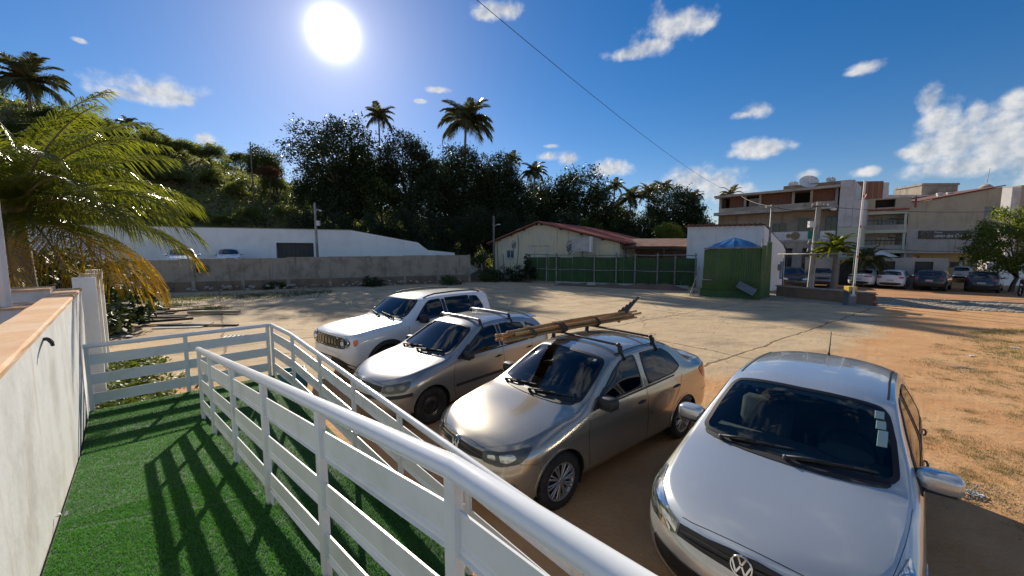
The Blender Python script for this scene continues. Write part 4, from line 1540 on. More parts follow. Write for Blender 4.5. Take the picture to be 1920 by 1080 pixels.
o = mb.build('roof_tank', 'stone_pale', None, True, angle=40)
tag(o, 'domed tank with a thin mast at the top of the beige roof', 'tank')
t = thing('corner_building', 'dark weathered building beyond the round green tree', 'building')
q = at(1893, 400, 40)
part(t, 'wall', 'plaster_tower', (q.x, q.x + .9, q.y, q.y + 6, 0, 9.0))
part(t, 'front_wall', 'plaster_grey', (q.x + .901, q.x + 9, q.y, q.y + 6, 0, 9.2))
part(t, 'window', 'window_dark', (q.x + 1.9, q.x + 3, q.y - .01, q.y + .02, 6.2, 7.2))
o = part(None, 'white_wall', 'plaster_shop', (at(1858, 500, 30).x, 62, 30.0, 30.25, 0, 1.75))
tag(o, 'plain white wall beyond the parked dark hatchback', 'wall')

# ------------------------------------------------------------------ green sheet fence and hoarding
def corrugated(mb, M, x0, x1, z0, z1, y=0.0, pitch=.09, amp=.012, lean=0.0):
    n = max(4, int((x1 - x0) / pitch * 4))
    X_ = np.linspace(x0, x1, n)
    vs = []
    for i, x in enumerate(X_):
        yy = y + amp * (1 if (i // 2) % 2 else -1)
        vs += [(x, yy, z0), (x + lean * .2, yy + lean, z1)]
    mb.add(vs, [(2 * i, 2 * i + 2, 2 * i + 3, 2 * i + 1) for i in range(n - 1)], M)


FA, FB = Vector((1.2, 33.6, 0)), Vector((13.2, 28.0, 0))
M = frame_xz(FA, FB - FA)
LF = (FB - FA).length
t = thing('sheet_fence', 'dark green corrugated metal fence on grey posts before the yellow house', 'fence')
npn = 13
for i in range(npn):
    xa, xb = LF * i / npn, LF * (i + 1) / npn
    mb = MB()
    corrugated(mb, M, xa + .01, xb - .01, .12 + random.uniform(-.05, .05), 2.15 + random.uniform(-.04, .04), .05 + random.uniform(-.01, .02), lean=random.uniform(-.03, .03))
    mb.build('sheet', 'fence_green', t)
for x in (0.02, 1.9, 2.75, 5.9, 7.6, 9.0, 10.6, 11.8, LF - .1):
    part(t, 'post', 'steel_grey', (x - .05, x + .05, -.10, 0.0, 0, 2.42 + random.uniform(-.05, .12)), M=M)
for z_ in (1.15, 2.33):
    mb = MB()
    pts = [M @ Vector((x, -.13, z_ + .03 * math.sin(x * 1.7))) for x in np.linspace(0, LF, 14)]
    mb.tube(pts, .038, 6)
    mb.build('rail', 'steel_grey', t)
mb = MB()
mb.bb(2.9, LF - .5, -.6, .0, -.05, .16, M)
o = mb.build('footing_slab', 'slab_pale')
tag(o, 'pale concrete footing along the bottom of the green fence', 'footing')

HA, HB = Vector((11.25, 22.9, 0)), Vector((13.55, 21.35, 0))
M = frame_xz(HA, HB - HA)
LH = (HB - HA).length
t = thing('hoarding', 'tall bright green corrugated hoarding of bent sheets around the blue tank', 'hoarding')
for i in range(4):
    xa, xb = LH * i / 4, LH * (i + 1) / 4
    mb = MB()
    corrugated(mb, M, xa + .015 - .1 * (i == 0), xb - .005, 1.0 - .02 * i, 2.74 + .02 * i, .02 * (i % 2), .11, .014, lean=.10)
    mb.build('sheet', 'hoarding_green', t)
for i in range(2):
    mb = MB()
    Mh = M @ Matrix.Translation((0, -.06 - .05 * i, .05 + i * .47)) @ Matrix.Rotation(-PI / 2, 4, 'Y')
    n = 22
    zz_ = np.linspace(0, .5, n)
    vs = []
    for k, z_ in enumerate(zz_):
        yy = -.06 + .05 * i * -1 + .02 * (1 if (k // 2) % 2 else -1) - (.25 - z_ * .3 if i == 0 else .1)
        vs += [(-.18 + .1 * i, yy, z_ + i * .48), (LH + .05, yy, z_ + i * .48 + .02)]
    mb.add(vs, [(2 * k, 2 * k + 1, 2 * k + 3, 2 * k + 2) for k in range(n - 1)], M)
    mb.build('sheet', 'hoarding_green', t)
M2 = frame_xz(HB, Vector((.78, .62, 0)))
for i in range(2):
    mb = MB()
    corrugated(mb, M2, .02 + i * .75, .74 + i * .75, -.02, 2.95 + .2 * i, 0, .11, .014, lean=.03)
    mb.build('sheet', 'hoarding_green', t)
mb = MB()
mb.bar(M @ Vector((-.1, .06, 2.80)), M @ Vector((LH + .1, .06, 2.84)), .07, .07)
mb.bar(M @ Vector((-.7, -.3, 0)), M @ Vector((-.25, -.05, 1.7)), .05, .05)
mb.bar(M @ Vector((LH, .3, 0)), M @ Vector((LH, .3, 3.3)), .06, .06)
mb.build('brace', 'steel_grey', t)
mb = MB()
Mx = M @ Matrix.Translation((LH * .78, -.5, .62)) @ Matrix.Rotation(R(28), 4, 'Y') @ Matrix.Rotation(R(-25), 4, 'X')
mb.box((0, 0, 0), (.95, .03, .42), Mx)
o = mb.build('loose_sheet', 'cabinet_grey')
tag(o, 'loose dark grey panel leaning on the green hoarding', 'panel')
# blue tank
q = at(1377, 455, 24.3)
t = thing('water_tank', 'big blue water tank with ribbed conical lid behind the hoarding', 'tank')
mb = MB()
mb.lathe([(1.05, 0), (1.12, .1), (1.38, 2.75), (1.42, 2.80)], 32)
b_ = mb.build('tank_body', 'tank_blue', t, True, angle=30)
mb = MB()
N_ = 12
rim_, top_ = 1.52, .16
vs = [(0, 0, 3.50)]
for k in range(2 * N_):
    a_ = PI * k / N_
    up_ = .035 if k % 2 == 0 else 0
    vs += [(rim_ * math.cos(a_), rim_ * math.sin(a_), 2.86 + up_), (rim_ * math.cos(a_), rim_ * math.sin(a_), 2.78), (.75 * math.cos(a_), .75 * math.sin(a_), 3.22 + up_ * 1.3)]
fs = []
for k in range(2 * N_):
    a_, c_ = 1 + 3 * k, 1 + 3 * ((k + 1) % (2 * N_))
    fs += [(a_, c_, c_ + 2, a_ + 2), (a_ + 2, c_ + 2, 0), (a_, a_ + 1, c_ + 1, c_)]
mb.add(vs, fs)
mb.build('tank_lid', 'tank_blue', t)
t.location = (q.x, q.y, -.02)

# ------------------------------------------------------------------ low brick wall, gate frame, barrier
WA, WB = gz(1455, 556), gz(1643, 575)
M = frame_xz(WA, WB - WA)
LL = (WB - WA).length
t = thing('low_wall', 'low broken wall with crumbling brick end beside the barrier', 'wall')
mb = MB()
prof = [(0, -.05), (LL - .25, -.05), (LL - .1, .18), (LL - .2, .34), (LL - .12, .48), (LL - .22, .60), (0, .60)]
mb.add([(x, 0, z) for x, z in prof] + [(x, .22, z) for x, z in prof], [tuple(range(7)), tuple(range(7, 14))[::-1]] + [(i, (i + 1) % 7, 7 + (i + 1) % 7, 7 + i) for i in range(7)], M)
mb.build('wall_face', 'old_base', t)
part(t, 'coping', 'concrete', (-.05, LL - .15, -.04, .26, .602, .67), M=M)
for i in range(9):
    x = LL - .22 + random.uniform(-.05, .12)
    mb = MB()
    mb.box((x, .11, .05 + i * .065), (.20, .20, .055), M, .006)
    mb.build('brick', 'bare_brick', t)
part(t, 'apron', 'concrete', (-.3, LL + .3, -1.1, -.02, -.05, .03), M=M)
t = thing('pipe_gate_frame', 'slender steel pipe frame standing on the low wall', 'gate frame')
mb = MB()
mb.tube([M @ Vector((.25, .1, .6)), M @ Vector((.25, .1, 2.46))], .03, 8)
mb.tube([M @ Vector((-.1, .1, 2.46)), M @ Vector((LL - 1.0, .1, 2.52))], .03, 8)
mb.build('frame', 'steel_grey', t, True)
mb = MB()
mb.tube([M @ Vector((LL - 1.05, .1, .6)), M @ Vector((LL - 1.05, .1, 2.50))], .035, 8)
mb.build('post', 'fence_green', t, True)
q = gz(1592, 573)
t = thing('barrier', 'raised white parking barrier with red bands on a grey and yellow box', 'barrier', (q.x, q.y, 0))
part(t, 'cabinet', 'cabinet_grey', (-.19, .19, -.17, .17, 0, .72), ch=.015)
part(t, 'cabinet_top', 'paint_yellow', (-.19, .19, -.17, .17, .722, .95), ch=.015)
part(t, 'label_plate', 'sign_grey', (-.12, .12, -.178, -.171, .48, .58))
mb = MB()
b0_, b1_ = Vector((-.02, -.20, .55)), Vector((.10, -.20, 5.95))
mb.bar(b0_, b1_, .10, .04, up=(0, 1, 0), ch=.006)
bm_ = mb.build('boom', 'paint_white', t)
for f in (.09, .34, .60, .86):
    mb = MB()
    c0_ = b0_.lerp(b1_, f)
    mb.bar(c0_ - (b1_ - b0_) * .010 + Vector((0, -.003, 0)), c0_ + (b1_ - b0_) * .010 + Vector((0, -.003, 0)), .07, .045, up=(0, 1, 0))
    mb.build('red_band', 'paint_red', bm_)
mb = MB()
mb.bar(b0_.lerp(b1_, .82), b0_.lerp(b1_, .88) + Vector((.14, 0, 0)), .03, .02)
mb.build('prop', 'paint_red', bm_)

# concrete power pole
q0, q1 = gz(1519, 543), None
t = thing('power_pole', 'leaning concrete power pole with crossarms, lamp and service boxes', 'pole')
q0 = at(1519, 540, 25.5)
q0.z = 0
q1 = at(1536, 378, 25.5)
mb = MB()
mb.tube([q0, q1], [.19, .12], 8)
mb.build('shaft', 'pole_concrete', t, True, angle=30)


def onp(z):
    return q0.lerp(q1, z / q1.z)


for z_ in (2.6, 3.1, 5.45):
    c = onp(z_)
    part(t, 'crossarm', 'pole_wood', (c.x - .55, c.x + .55, c.y - .18, c.y - .08, z_, z_ + .08))
    mb = MB()
    for dx in (-.5, -.2, .2, .5):
        mb.lathe([(.03, 0), (.05, .04), (.03, .08), (.045, .12), (.001, .14)], 8, Matrix.Translation((c.x + dx, c.y - .13, z_ + .08)))
    mb.build('insulator', 'dish_white', t)
c = onp(4.4)
part(t, 'service_box', 'dish_white', (c.x - .62, c.x - .22, c.y - .22, c.y - .02, 4.15, 4.55))
mb = MB()
mb.tube([onp(5.3), onp(5.3) + Vector((.35, -.3, .12)), onp(5.3) + Vector((.55, -.4, .05))], .03, 6)
mb.add(*ellipsoid(onp(5.3) + Vector((.60, -.45, -.03)), (.20, .12, .10)))
mb.build('street_lamp', 'dish_white', t, True)


def wire(name, label, pts, r_=.012, sag=.4, cat='wire'):
    mb = MB()
    P_ = []
    for a_, b_ in zip(pts[:-1], pts[1:]):
        a_, b_ = Vector(a_), Vector(b_)
        for f in np.linspace(0, 1, 16)[: (None if b_ is Vector(pts[-1]) else 16)]:
            P_.append(a_.lerp(b_, f) - Vector((0, 0, sag * 4 * f * (1 - f))))
    Q_ = [P_[0]]
    for p_ in P_[1:]:
        if (p_ - Q_[-1]).length > .01:
            Q_.append(p_)
    mb.tube(Q_, r_, 5)
    o = mb.build(name, 'wire_black')
    return tag(o, label, cat)


wire('overhead_wire', 'single dark wire crossing the open sky to the hotel', [at(880, -12, 9.0), at(1352, 352, 34)], .008, .35)
wire('overhead_wire', 'thin service wire from the steel pole to the hotel balcony', [at(1390, 368, 34.0), (16.33, 25.0, 5.45)], .018, .15)
wire('overhead_wire', 'thin service wire from the steel pole to the power pole', [(16.33, 25.0, 5.45), onp(5.5)], .018, .25)
wire('overhead_wire', 'thin wire from the power pole past the beige building', [onp(5.5), at(1960, 392, 30)], .016, .3)
wire('overhead_wire', 'lower thin wire along the front of the beige building', [onp(3.15), at(1960, 470, 29)], .016, .3)

# spoil heap along the fence, with a loose slab
mb = MB()
hp = []
nu, nv = 44, 12
for i in range(nu + 1):
    for j in range(nv + 1):
        f, g_ = i / nu, j / nv
        base_ = Vector((3.6, 31.2, 0)).lerp(Vector((12.0, 26.6, 0)), f) + Vector((-.45, -.89, 0)) * (g_ - .5) * 2.2
        hh = (.18 + .28 * smoothstep(.55, .85, np.float64(f)) * smoothstep(1.0, .9, np.float64(f)) + .08 * math.sin(f * 31)) * math.sin(PI * g_) ** 1.3 * math.sin(PI * min(max(f, 0), 1)) ** .4
        hp.append((base_.x, base_.y, hh - .01 + random.uniform(0, .03) * math.sin(PI * g_)))
mb.add(hp, [(i * (nv + 1) + j, (i + 1) * (nv + 1) + j, (i + 1) * (nv + 1) + j + 1, i * (nv + 1) + j + 1) for i in range(nu) for j in range(nv)])
o = mb.build('spoil_heap', 'earth_dark', None, True)
tag(o, 'low heap of brown spoil along the foot of the green fence', 'heap')
o = part(None, 'loose_slab', 'slab_pale', (5.6, 6.2, 29.0, 29.3, .1, .3))
tag(o, 'pale broken block lying on the spoil heap', 'block')

# ------------------------------------------------------------------ car builder
def pchip(pts, q):
    x = np.array([p[0] for p in pts], float)
    y = np.array([p[1] for p in pts], float)
    h = np.diff(x)
    d = np.diff(y) / h
    m = np.zeros(len(x))
    for i in range(1, len(x) - 1):
        if d[i - 1] * d[i] > 0:
            w1, w2 = 2 * h[i] + h[i - 1], h[i] + 2 * h[i - 1]
            m[i] = (w1 + w2) / (w1 / d[i - 1] + w2 / d[i])
    m[0], m[-1] = d[0], d[-1]
    q = np.clip(q, x[0], x[-1])
    i = np.clip(np.searchsorted(x, q) - 1, 0, len(x) - 2)
    t = (q - x[i]) / h[i]
    return ((2 * t**3 - 3 * t**2 + 1) * y[i] + (t**3 - 2 * t**2 + t) * h[i] * m[i] + (-2 * t**3 + 3 * t**2) * y[i + 1] + (t**3 - t**2) * h[i] * m[i + 1])


def inpoly(px, py, poly):
    ins = np.zeros(len(px), bool)
    n = len(poly)
    for i in range(n):
        x1, y1 = poly[i]
        x2, y2 = poly[(i + 1) % n]
        if y1 == y2:
            continue
        c = ((y1 > py) != (y2 > py)) & (px < (x2 - x1) * (py - y1) / (y2 - y1) + x1)
        ins ^= c
    return ins


def chaikin(pts, it=2, k=0.25):
    pts = [Vector(p) for p in pts]
    for _ in range(it):
        o = []
        n = len(pts)
        for i in range(n):
            a, b = pts[i], pts[(i + 1) % n]
            o += [a.lerp(b, k), a.lerp(b, 1 - k)]
        pts = o
        k = 0.25
    return pts


def resample(pts, seg, closed=True):
    pts = [Vector(p) for p in pts]
    o = []
    n = len(pts)
    for i in range(n if closed else n - 1):
        a, b = pts[i], pts[(i + 1) % n]
        k = max(1, int(math.ceil((b - a).length / seg)))
        o += [a.lerp(b, j / k) for j in range(k)]
    if not closed:
        o.append(pts[-1])
    return o


class Car:
    def __init__(s, sp, name, label, cat, group=None, lod=1.0):
        s.sp = sp
        s.lod = lod
        s.root = thing(name, label, cat, group=group)
        s.grid()

    def grid(s):
        sp, lod = s.sp, s.lod
        L, W = sp['L'], sp['W']
        xr, xe = sp.get('xr', 0.5), sp.get('xe', 0.45)
        nf, nm = int(26 * lod), int((L - xr - xe) / 0.028 * lod)
        xf = xr * (1 - np.cos(np.linspace(0, PI / 2, nf)))
        xm = np.linspace(xr, L - xe, nm)[1:-1]
        xb = L - xe * (1 - np.cos(np.linspace(PI / 2, 0, nf)))
        X = np.concatenate([xf, xm, xb])
        fine = np.linspace(-0.3, L + 0.3, 900)

        def cv(key, sg=0.03):
            f = pchip(sp[key], fine)
            dx = fine[1] - fine[0]
            r = int(3 * sg / dx) + 1
            k = np.exp(-0.5 * (np.arange(-r, r + 1) * dx / sg)**2)
            k /= k.sum()
            g = np.convolve(np.pad(f, r, mode='edge'), k, 'valid')
            return np.interp(X, fine, g)
        zt, ze, ye, zb, yb, ys, zs = cv('zt'), cv('ze'), cv('ye'), cv('zb'), cv('yb'), cv('ys'), cv('zs')
        ym, zm = cv('ym'), cv('zm')
        pf, pr = sp.get('pf', 2.5), sp.get('pr', 2.8)
        wf = np.where(X < xr, (1 - np.clip(1 - X / xr, 0, 1)**pf)**(1 / pf), 1)
        wr = np.where(X > L - xe, (1 - np.clip(1 - (L - X) / xe, 0, 1)**pr)**(1 / pr), 1)
        wf = np.maximum(wf * wr, 0.0)
        nA, nB, nC = int(22 * lod), int(10 * lod) + 2, int(18 * lod)
        tops = pchip(sp['tn'], X) if 'tn' in sp else np.full(len(X), 2.4)
        rows = []
        for i, x in enumerate(X):
            P = [(ys[i] * 0.9, zs[i] - 0.02), (ys[i], zs[i] + 0.01), (ym[i] - 0.012, zs[i] + 0.13), (ym[i], zm[i]),
                 ((ym[i] + yb[i]) / 2 + sp.get('shoulder', 0.008), zm[i] + (zb[i] - zm[i]) * 0.66), (yb[i], zb[i])]
            P = np.array(P)
            d = np.concatenate([[0], np.cumsum(np.hypot(*np.diff(P, axis=0).T))])
            q = np.linspace(0, d[-1], nA)
            sy = pchip(list(zip(d, P[:, 0])), q)
            sz = pchip(list(zip(d, P[:, 1])), q)
            t = np.linspace(0, 1, nB)[1:]
            gy = yb[i] + (ye[i] - yb[i]) * t + 4 * t * (1 - t) * sp.get('bulge', 0.010)
            gzz = zb[i] + (ze[i] - zb[i]) * t
            u = np.cos(np.linspace(0, PI / 2, nC))[1:]
            u[-1] = 0
            ty = ye[i] * u
            tz = zt[i] - (zt[i] - ze[i]) * u**tops[i]
            yy = np.concatenate([[0, ys[i] * 0.5], sy, gy, ty]) * wf[i]
            zz = np.concatenate([[zs[i] - 0.02, zs[i] - 0.02], sz, gzz, tz])
            rows.append(np.stack([np.full(len(yy), x), yy, zz], 1))
        G = np.array(rows)
        # slope of nose and tail
        if 'fp' in sp:
            G[:, :, 0] += pchip(sp['fp'], G[:, :, 2].ravel()).reshape(G.shape[:2]) * np.clip(1 - G[:, :, 0] / sp.get('fl', 0.9), 0, 1)**1.5
        if 'rp' in sp:
            G[:, :, 0] -= pchip(sp['rp'], G[:, :, 2].ravel()).reshape(G.shape[:2]) * np.clip(1 - (L - G[:, :, 0]) / sp.get('rl', 0.8), 0, 1)**1.5
        for _ in range(sp.get('smooth', 2)):
            A = G.copy()
            A[:, 2:-1] = (G[:, 1:-2] + 2 * G[:, 2:-1] + G[:, 3:]) / 4
            A[:, -1, 2] = (G[:, -1, 2] + G[:, -2, 2]) / 2
            B = A.copy()
            B[1:-1] = (A[:-2] + 2 * A[1:-1] + A[2:]) / 4
            B[:, 0, 1] = 0
            B[:, -1, 1] = 0
            G = B
        nx, m = G.shape[:2]
        # full loop: right half mirrored
        idx = np.zeros((nx, 2 * m - 2), int)
        V = []
        full = np.concatenate([G, G[:, -2:0:-1] * np.array([1, -1, 1])], axis=1)
        k = full.shape[1]
        V = full.reshape(-1, 3)
        a = np.arange(nx - 1)[:, None] * k + np.arange(k)[None]
        b = np.arange(nx - 1)[:, None] * k + (np.arange(k)[None] + 1) % k
        F = np.stack([a, b, b + k, a + k], -1).reshape(-1, 4)
        s.V, s.F = V, F
        s.bvh = BVHTree.FromPolygons([tuple(p) for p in V], [tuple(f) for f in F])
        e1 = V[F[:, 2]] - V[F[:, 0]]
        e2 = V[F[:, 3]] - V[F[:, 1]]
        n = np.cross(e1, e2)
        s.FN = n / (np.linalg.norm(n, axis=1, keepdims=True) + 1e-12)
        s.FC = V[F].mean(1)
        # outward check
        if (s.FN[:, 2] * (s.FC[:, 2] > 1.0)).sum() < 0:
            s.F = F[:, ::-1].copy()
            s.FN = -s.FN
        vn = np.zeros_like(V)
        for j in range(4):
            np.add.at(vn, s.F[:, j], s.FN)
        s.VN = vn / (np.linalg.norm(vn, axis=1, keepdims=True) + 1e-9)
        s.holes = []

    def hole(s, axis, poly):
        s.holes.append((axis, poly))

    def hole_mask(s):
        C, N = s.FC, s.FN
        msk = np.zeros(len(C), bool)
        for ax, poly in s.holes:
            if ax == 'side':
                msk |= inpoly(C[:, 0], C[:, 2], poly) & (np.abs(C[:, 1]) > 0.40) & (np.abs(N[:, 1]) > 0.35)
            elif ax == 'front':
                msk |= inpoly(C[:, 1], C[:, 2], poly) & (C[:, 0] < s.sp['L'] * 0.6) & (N[:, 0] < -0.2)
            else:
                msk |= inpoly(C[:, 1], C[:, 2], poly) & (C[:, 0] > s.sp['L'] * 0.6) & (N[:, 0] > 0.2)
        return msk

    def body(s, paint, interior=True):
        sp = s.sp
        V = s.V.copy()
        rad = sp['wr'] + sp.get('gap', 0.055)
        keep = ~s.hole_mask()
        onb = np.zeros(len(V), bool)
        for ax in (sp['fx'], sp['fx'] + sp['wb']):
            r = np.hypot(V[:, 0] - ax, V[:, 2] - sp['wr'])
            inn = (np.hypot(s.FC[:, 0] - ax, s.FC[:, 2] - sp['wr']) < rad) & (np.abs(s.FC[:, 1]) > 0.42)
            dele = keep & inn
            keep &= ~inn
            vi = np.zeros(len(V), bool)
            vi[s.F[dele].ravel()] = True
            vk = np.zeros(len(V), bool)
            vk[s.F[keep].ravel()] = True
            bd = vi & vk & (np.abs(V[:, 1]) > 0.5) & (np.abs(r - rad) < 0.06)
            sc = (rad / np.maximum(r, 1e-6))[bd]
            V[bd, 0] = ax + (V[bd, 0] - ax) * sc
            V[bd, 2] = sp['wr'] + (V[bd, 2] - sp['wr']) * sc
        o = fast_mesh('body', V, s.F[keep], paint, s.root, True)
        # wheel housings
        for ax in (sp['fx'], sp['fx'] + sp['wb']):
            for sg in (1, -1):
                mb = MB()
                A = np.linspace(R(-25), R(205), 26)
                vs = []
                for a in A:
                    px, pz = ax + rad * math.cos(a), sp['wr'] + rad * math.sin(a)
                    hit = s.bvh.ray_cast(Vector((ax + (rad + .015) * math.cos(a), sg * 2, max(pz + .015 * math.sin(a), sp['zs'][0][1] + .03))), Vector((0, -sg, 0)))
                    y = hit[0].y - sg * 0.004 if hit[0] else sg * (sp['W'] / 2 - .05)
                    vs += [(px, y, pz), (px, sg * 0.44, pz)]
                n = len(A)
                fs = [(2 * i, 2 * i + 2, 2 * i + 3, 2 * i + 1) for i in range(n - 1)] + [tuple(2 * i + 1 for i in range(n))]
                mb.add(vs, fs)
                mb.build('wheel_housing', 'dark_hole', s.root)
        if interior:
            s.lining()
        return o

    def lining(s):
        sp = s.sp
        C = s.FC
        x0, x1 = sp['cab']
        keep = ~s.hole_mask() & (C[:, 0] > x0) & (C[:, 0] < x1) & (C[:, 2] > 0.5)
        V = s.V - s.VN * 0.022
        fast_mesh('cabin_lining', V, s.F[keep][:, ::-1], 'seat_cloth', s.root, True)

    def snap(s, p, off=0.0):
        loc, nr, i, d = s.bvh.find_nearest(Vector(p))
        n = Vector(s.FN[i])
        return loc + n * off, n

    def patch(s, name, pts, mt, parent=None, off=0.005, rings=5, rnd=2, seg=0.035, both=False, skirt=0.009, hole=None, k=0.25):
        """a piece that lies on the body: outline given by nearby points, pressed onto the surface"""
        pts = chaikin(pts, rnd, k) if rnd else [Vector(p) for p in pts]
        B = resample(pts, seg / max(s.lod, .4))
        c = sum(B, Vector()) / len(B)
        c = s.snap(c)[0]
        out = None
        par = parent
        for sg in ((1, -1) if both else (1,)):
            n = len(B)
            vs = []
            for p in B:
                q, nn = s.snap((p.x, p.y * sg, p.z), off - skirt)
                vs.append(q)
            for j in range(rings):
                f = j / rings
                for p in B:
                    w_ = p.lerp(c, f)
                    q, nn = s.snap((w_.x, w_.y * sg, w_.z), off)
                    vs.append(q)
            q, nn = s.snap((c.x, c.y * sg, c.z), off)
            vs.append(q)
            fs = []
            for j in range(rings):
                for i in range(n):
                    fs.append((j * n + i, j * n + (i + 1) % n, (j + 1) * n + (i + 1) % n, (j + 1) * n + i))
            fs += [(rings * n + i, rings * n + (i + 1) % n, (rings + 1) * n) for i in range(n)]
            # orientation
            a, b_, d_ = vs[n], vs[n + 1], vs[-1]
            if (b_ - a).cross(d_ - a).dot(nn) < 0:
                fs = [f[::-1] for f in fs]
            mb = MB()
            mb.add(vs, fs)
            pp = par[0 if sg == 1 else 1] if isinstance(par, tuple) else (par or s.root)
            o = mb.build(name, mt, pp, True, fix=False, angle=50)
            out = (out, o) if out is not None else o
        return out

    def ring(s, name, pts, width, mt, parent=None, off=0.004, rnd=2, both=False, k=0.25):
        """a closed band inside an outline (seal round a pane)"""
        pts = chaikin(pts, rnd, k) if rnd else [Vector(p) for p in pts]
        B = resample(pts, 0.04 / max(s.lod, .4))
        c = sum(B, Vector()) / len(B)
        n = len(B)
        inner = []
        for i, p in enumerate(B):
            t = (B[(i + 1) % n] - B[i - 1]).normalized()
            d = (c - p)
            d = d - t * d.dot(t)
            inner.append(p + d.normalized() * width)
        out = None
        for sg in ((1, -1) if both else (1,)):
            vs = [s.snap((p.x, p.y * sg, p.z), off - .006)[0] for p in B] + [s.snap((p.x, p.y * sg, p.z), off)[0] for p in B] + \
                 [s.snap((p.x, p.y * sg, p.z), off)[0] for p in inner]
            fs = []
            for j in range(2):
                fs += [(j * n + i, j * n + (i + 1) % n, (j + 1) * n + (i + 1) % n, (j + 1) * n + i) for i in range(n)]
            mb = MB()
            mb.add(vs, fs)
            pp = parent[0 if sg == 1 else 1] if isinstance(parent, tuple) else (parent or s.root)
            o = mb.build(name, mt, pp, True, angle=40)
            out = (out, o) if out is not None else o
        return out

    def strip(s, name, pts, width, mt, off=0.003, both=False, parent=None, seg=0.04):
        """a thin band along a line on the body (shut line, moulding)"""
        B = resample(pts, seg / max(s.lod, .4), False)
        for sg in ((1, -1) if both else (1,)):
            vs, n = [], len(B)
            fr = []
            for i, p in enumerate(B):
                q, nn = s.snap((p.x, p.y * sg, p.z), 0)
                fr.append((q, nn))
            for i, (q, nn) in enumerate(fr):
                t = (fr[min(i + 1, n - 1)][0] - fr[max(i - 1, 0)][0]).normalized()
                sd = t.cross(nn).normalized() * (width / 2)
                vs += [q + sd - nn * .003, q + sd * .8 + nn * off, q - sd * .8 + nn * off, q - sd - nn * .003]
            fs = []
            for i in range(n - 1):
                for j in range(3):
                    fs.append((4 * i + j, 4 * i + 4 + j, 4 * i + 5 + j, 4 * i + 1 + j))
            mb = MB()
            mb.add(vs, fs)
            mb.build(name, mt, parent or s.root, True, angle=30)

    def tubeon(s, name, pts, r, mt, off=0.0, both=False, parent=None, seg=8, smooth=True):
        o = None
        for sg in ((1, -1) if both else (1,)):
            mb = MB()
            mb.tube([s.snap((p[0], p[1] * sg, p[2]), off)[0] for p in pts], r, seg)
            o = mb.build(name, mt, parent or s.root, True)
        return o

    def place(s, x, y, heading):
        """front centre at x, y on the ground; heading is the way the nose points"""
        s.root.location = (x, y, 0)
        s.root.rotation_euler = (0, 0, R(heading) + PI)


_wheels = {}


def wheel_meshes(style, wr, width=0.185):
    key = (style, wr)
    if key in _wheels:
        return _wheels[key]
    hw = width / 2
    rr = wr * (0.66 if style != 'alloy' else 0.68)
    mb = MB()
    mb.lathe([(rr - .01, -hw + .02), (rr + .006, -hw + .004), (rr + .03, -hw), (wr - .045, -hw - .004), (wr - .018, -hw + .008), (wr - .004, -hw + .03), (wr, -hw * .4), (wr, hw * .4), (wr - .004, hw - .03),
              (wr - .018, hw - .008), (wr - .045, hw + .004), (rr + .03, hw), (rr + .006, hw - .004), (rr - .01, hw - .02)], 40)
    for k in range(40):     # shoulder tread blocks
        a = 2 * PI * k / 40
        for zz in (-hw * .55, hw * .55):
            mb.box((0, 0, 0), (.012, .030, hw * .5), Matrix.Rotation(a, 4, 'Z') @ Matrix.Translation((wr - .001, 0, zz)))
    tyre = mb.mesh('tyre')
    rim = MB()
    if style == 'steel':
        rim.lathe([(rr, -hw + .02), (rr + .004, hw - .006), (rr - .012, hw - .012), (rr - .02, hw - .035), (rr - .05, hw - .05), (rr * .55, hw - .035), (rr * .40, hw - .03), (rr * .32, hw - .045), (.001, hw - .045)], 32)
        for k in range(4):
            a = PI / 4 + k * PI / 2
            rim.lathe([(.012, 0), (.012, .02), (.001, .022)], 6, Matrix.Translation((.055 * math.cos(a), .055 * math.sin(a), hw - .045)))
    else:
        rim.lathe([(rr, -hw + .02), (rr + .004, hw - .006), (rr - .012, hw - .010), (rr - .022, hw - .03), (rr - .03, hw - .055), (.001, hw - .058)], 40)
        n = 10 if style == 'cap' else 5
        for k in range(n):
            a = 2 * PI * k / n
            for da in ((-.11, .11) if style == 'cap' else (-.16, .16)):
                w0, w1 = (.020, .015) if style == 'cap' else (.030, .022)
                c, q = math.cos(a), math.sin(a)
                r0, r1 = .035, rr - .012
                a1 = a + da
                tip = Vector((r1 * math.cos(a1), r1 * math.sin(a1), hw - .012))
                root = Vector((r0 * math.cos(a + da * .6), r0 * math.sin(a + da * .6), hw - .018))
                rim.bar(root, tip, w0 if style != 'cap' else .018, .016, up=(0, 0, 1), ch=.004)
        rim.lathe([(.040, hw - .03), (.040, hw - .006), (.033, hw - .002), (.001, hw - .001)], 20)
    rme = rim.mesh('rim')
    _wheels[key] = (tyre, rme, rr, hw)
    for me, mt in ((tyre, 'rubber'), (rme, {'steel': 'steel_black', 'cap': 'rim_silver', 'alloy': 'rim_silver'}[style])):
        me.materials.append(MATS[mt])
        bm = bmesh.new()
        bm.from_mesh(me)
        bmesh.ops.recalc_face_normals(bm, faces=bm.faces[:])
        bm.to_mesh(me)
        bm.free()
        me.polygons.foreach_set('use_smooth', [True] * len(me.polygons))
        me.set_sharp_from_angle(angle=R(35))
    return _wheels[key]


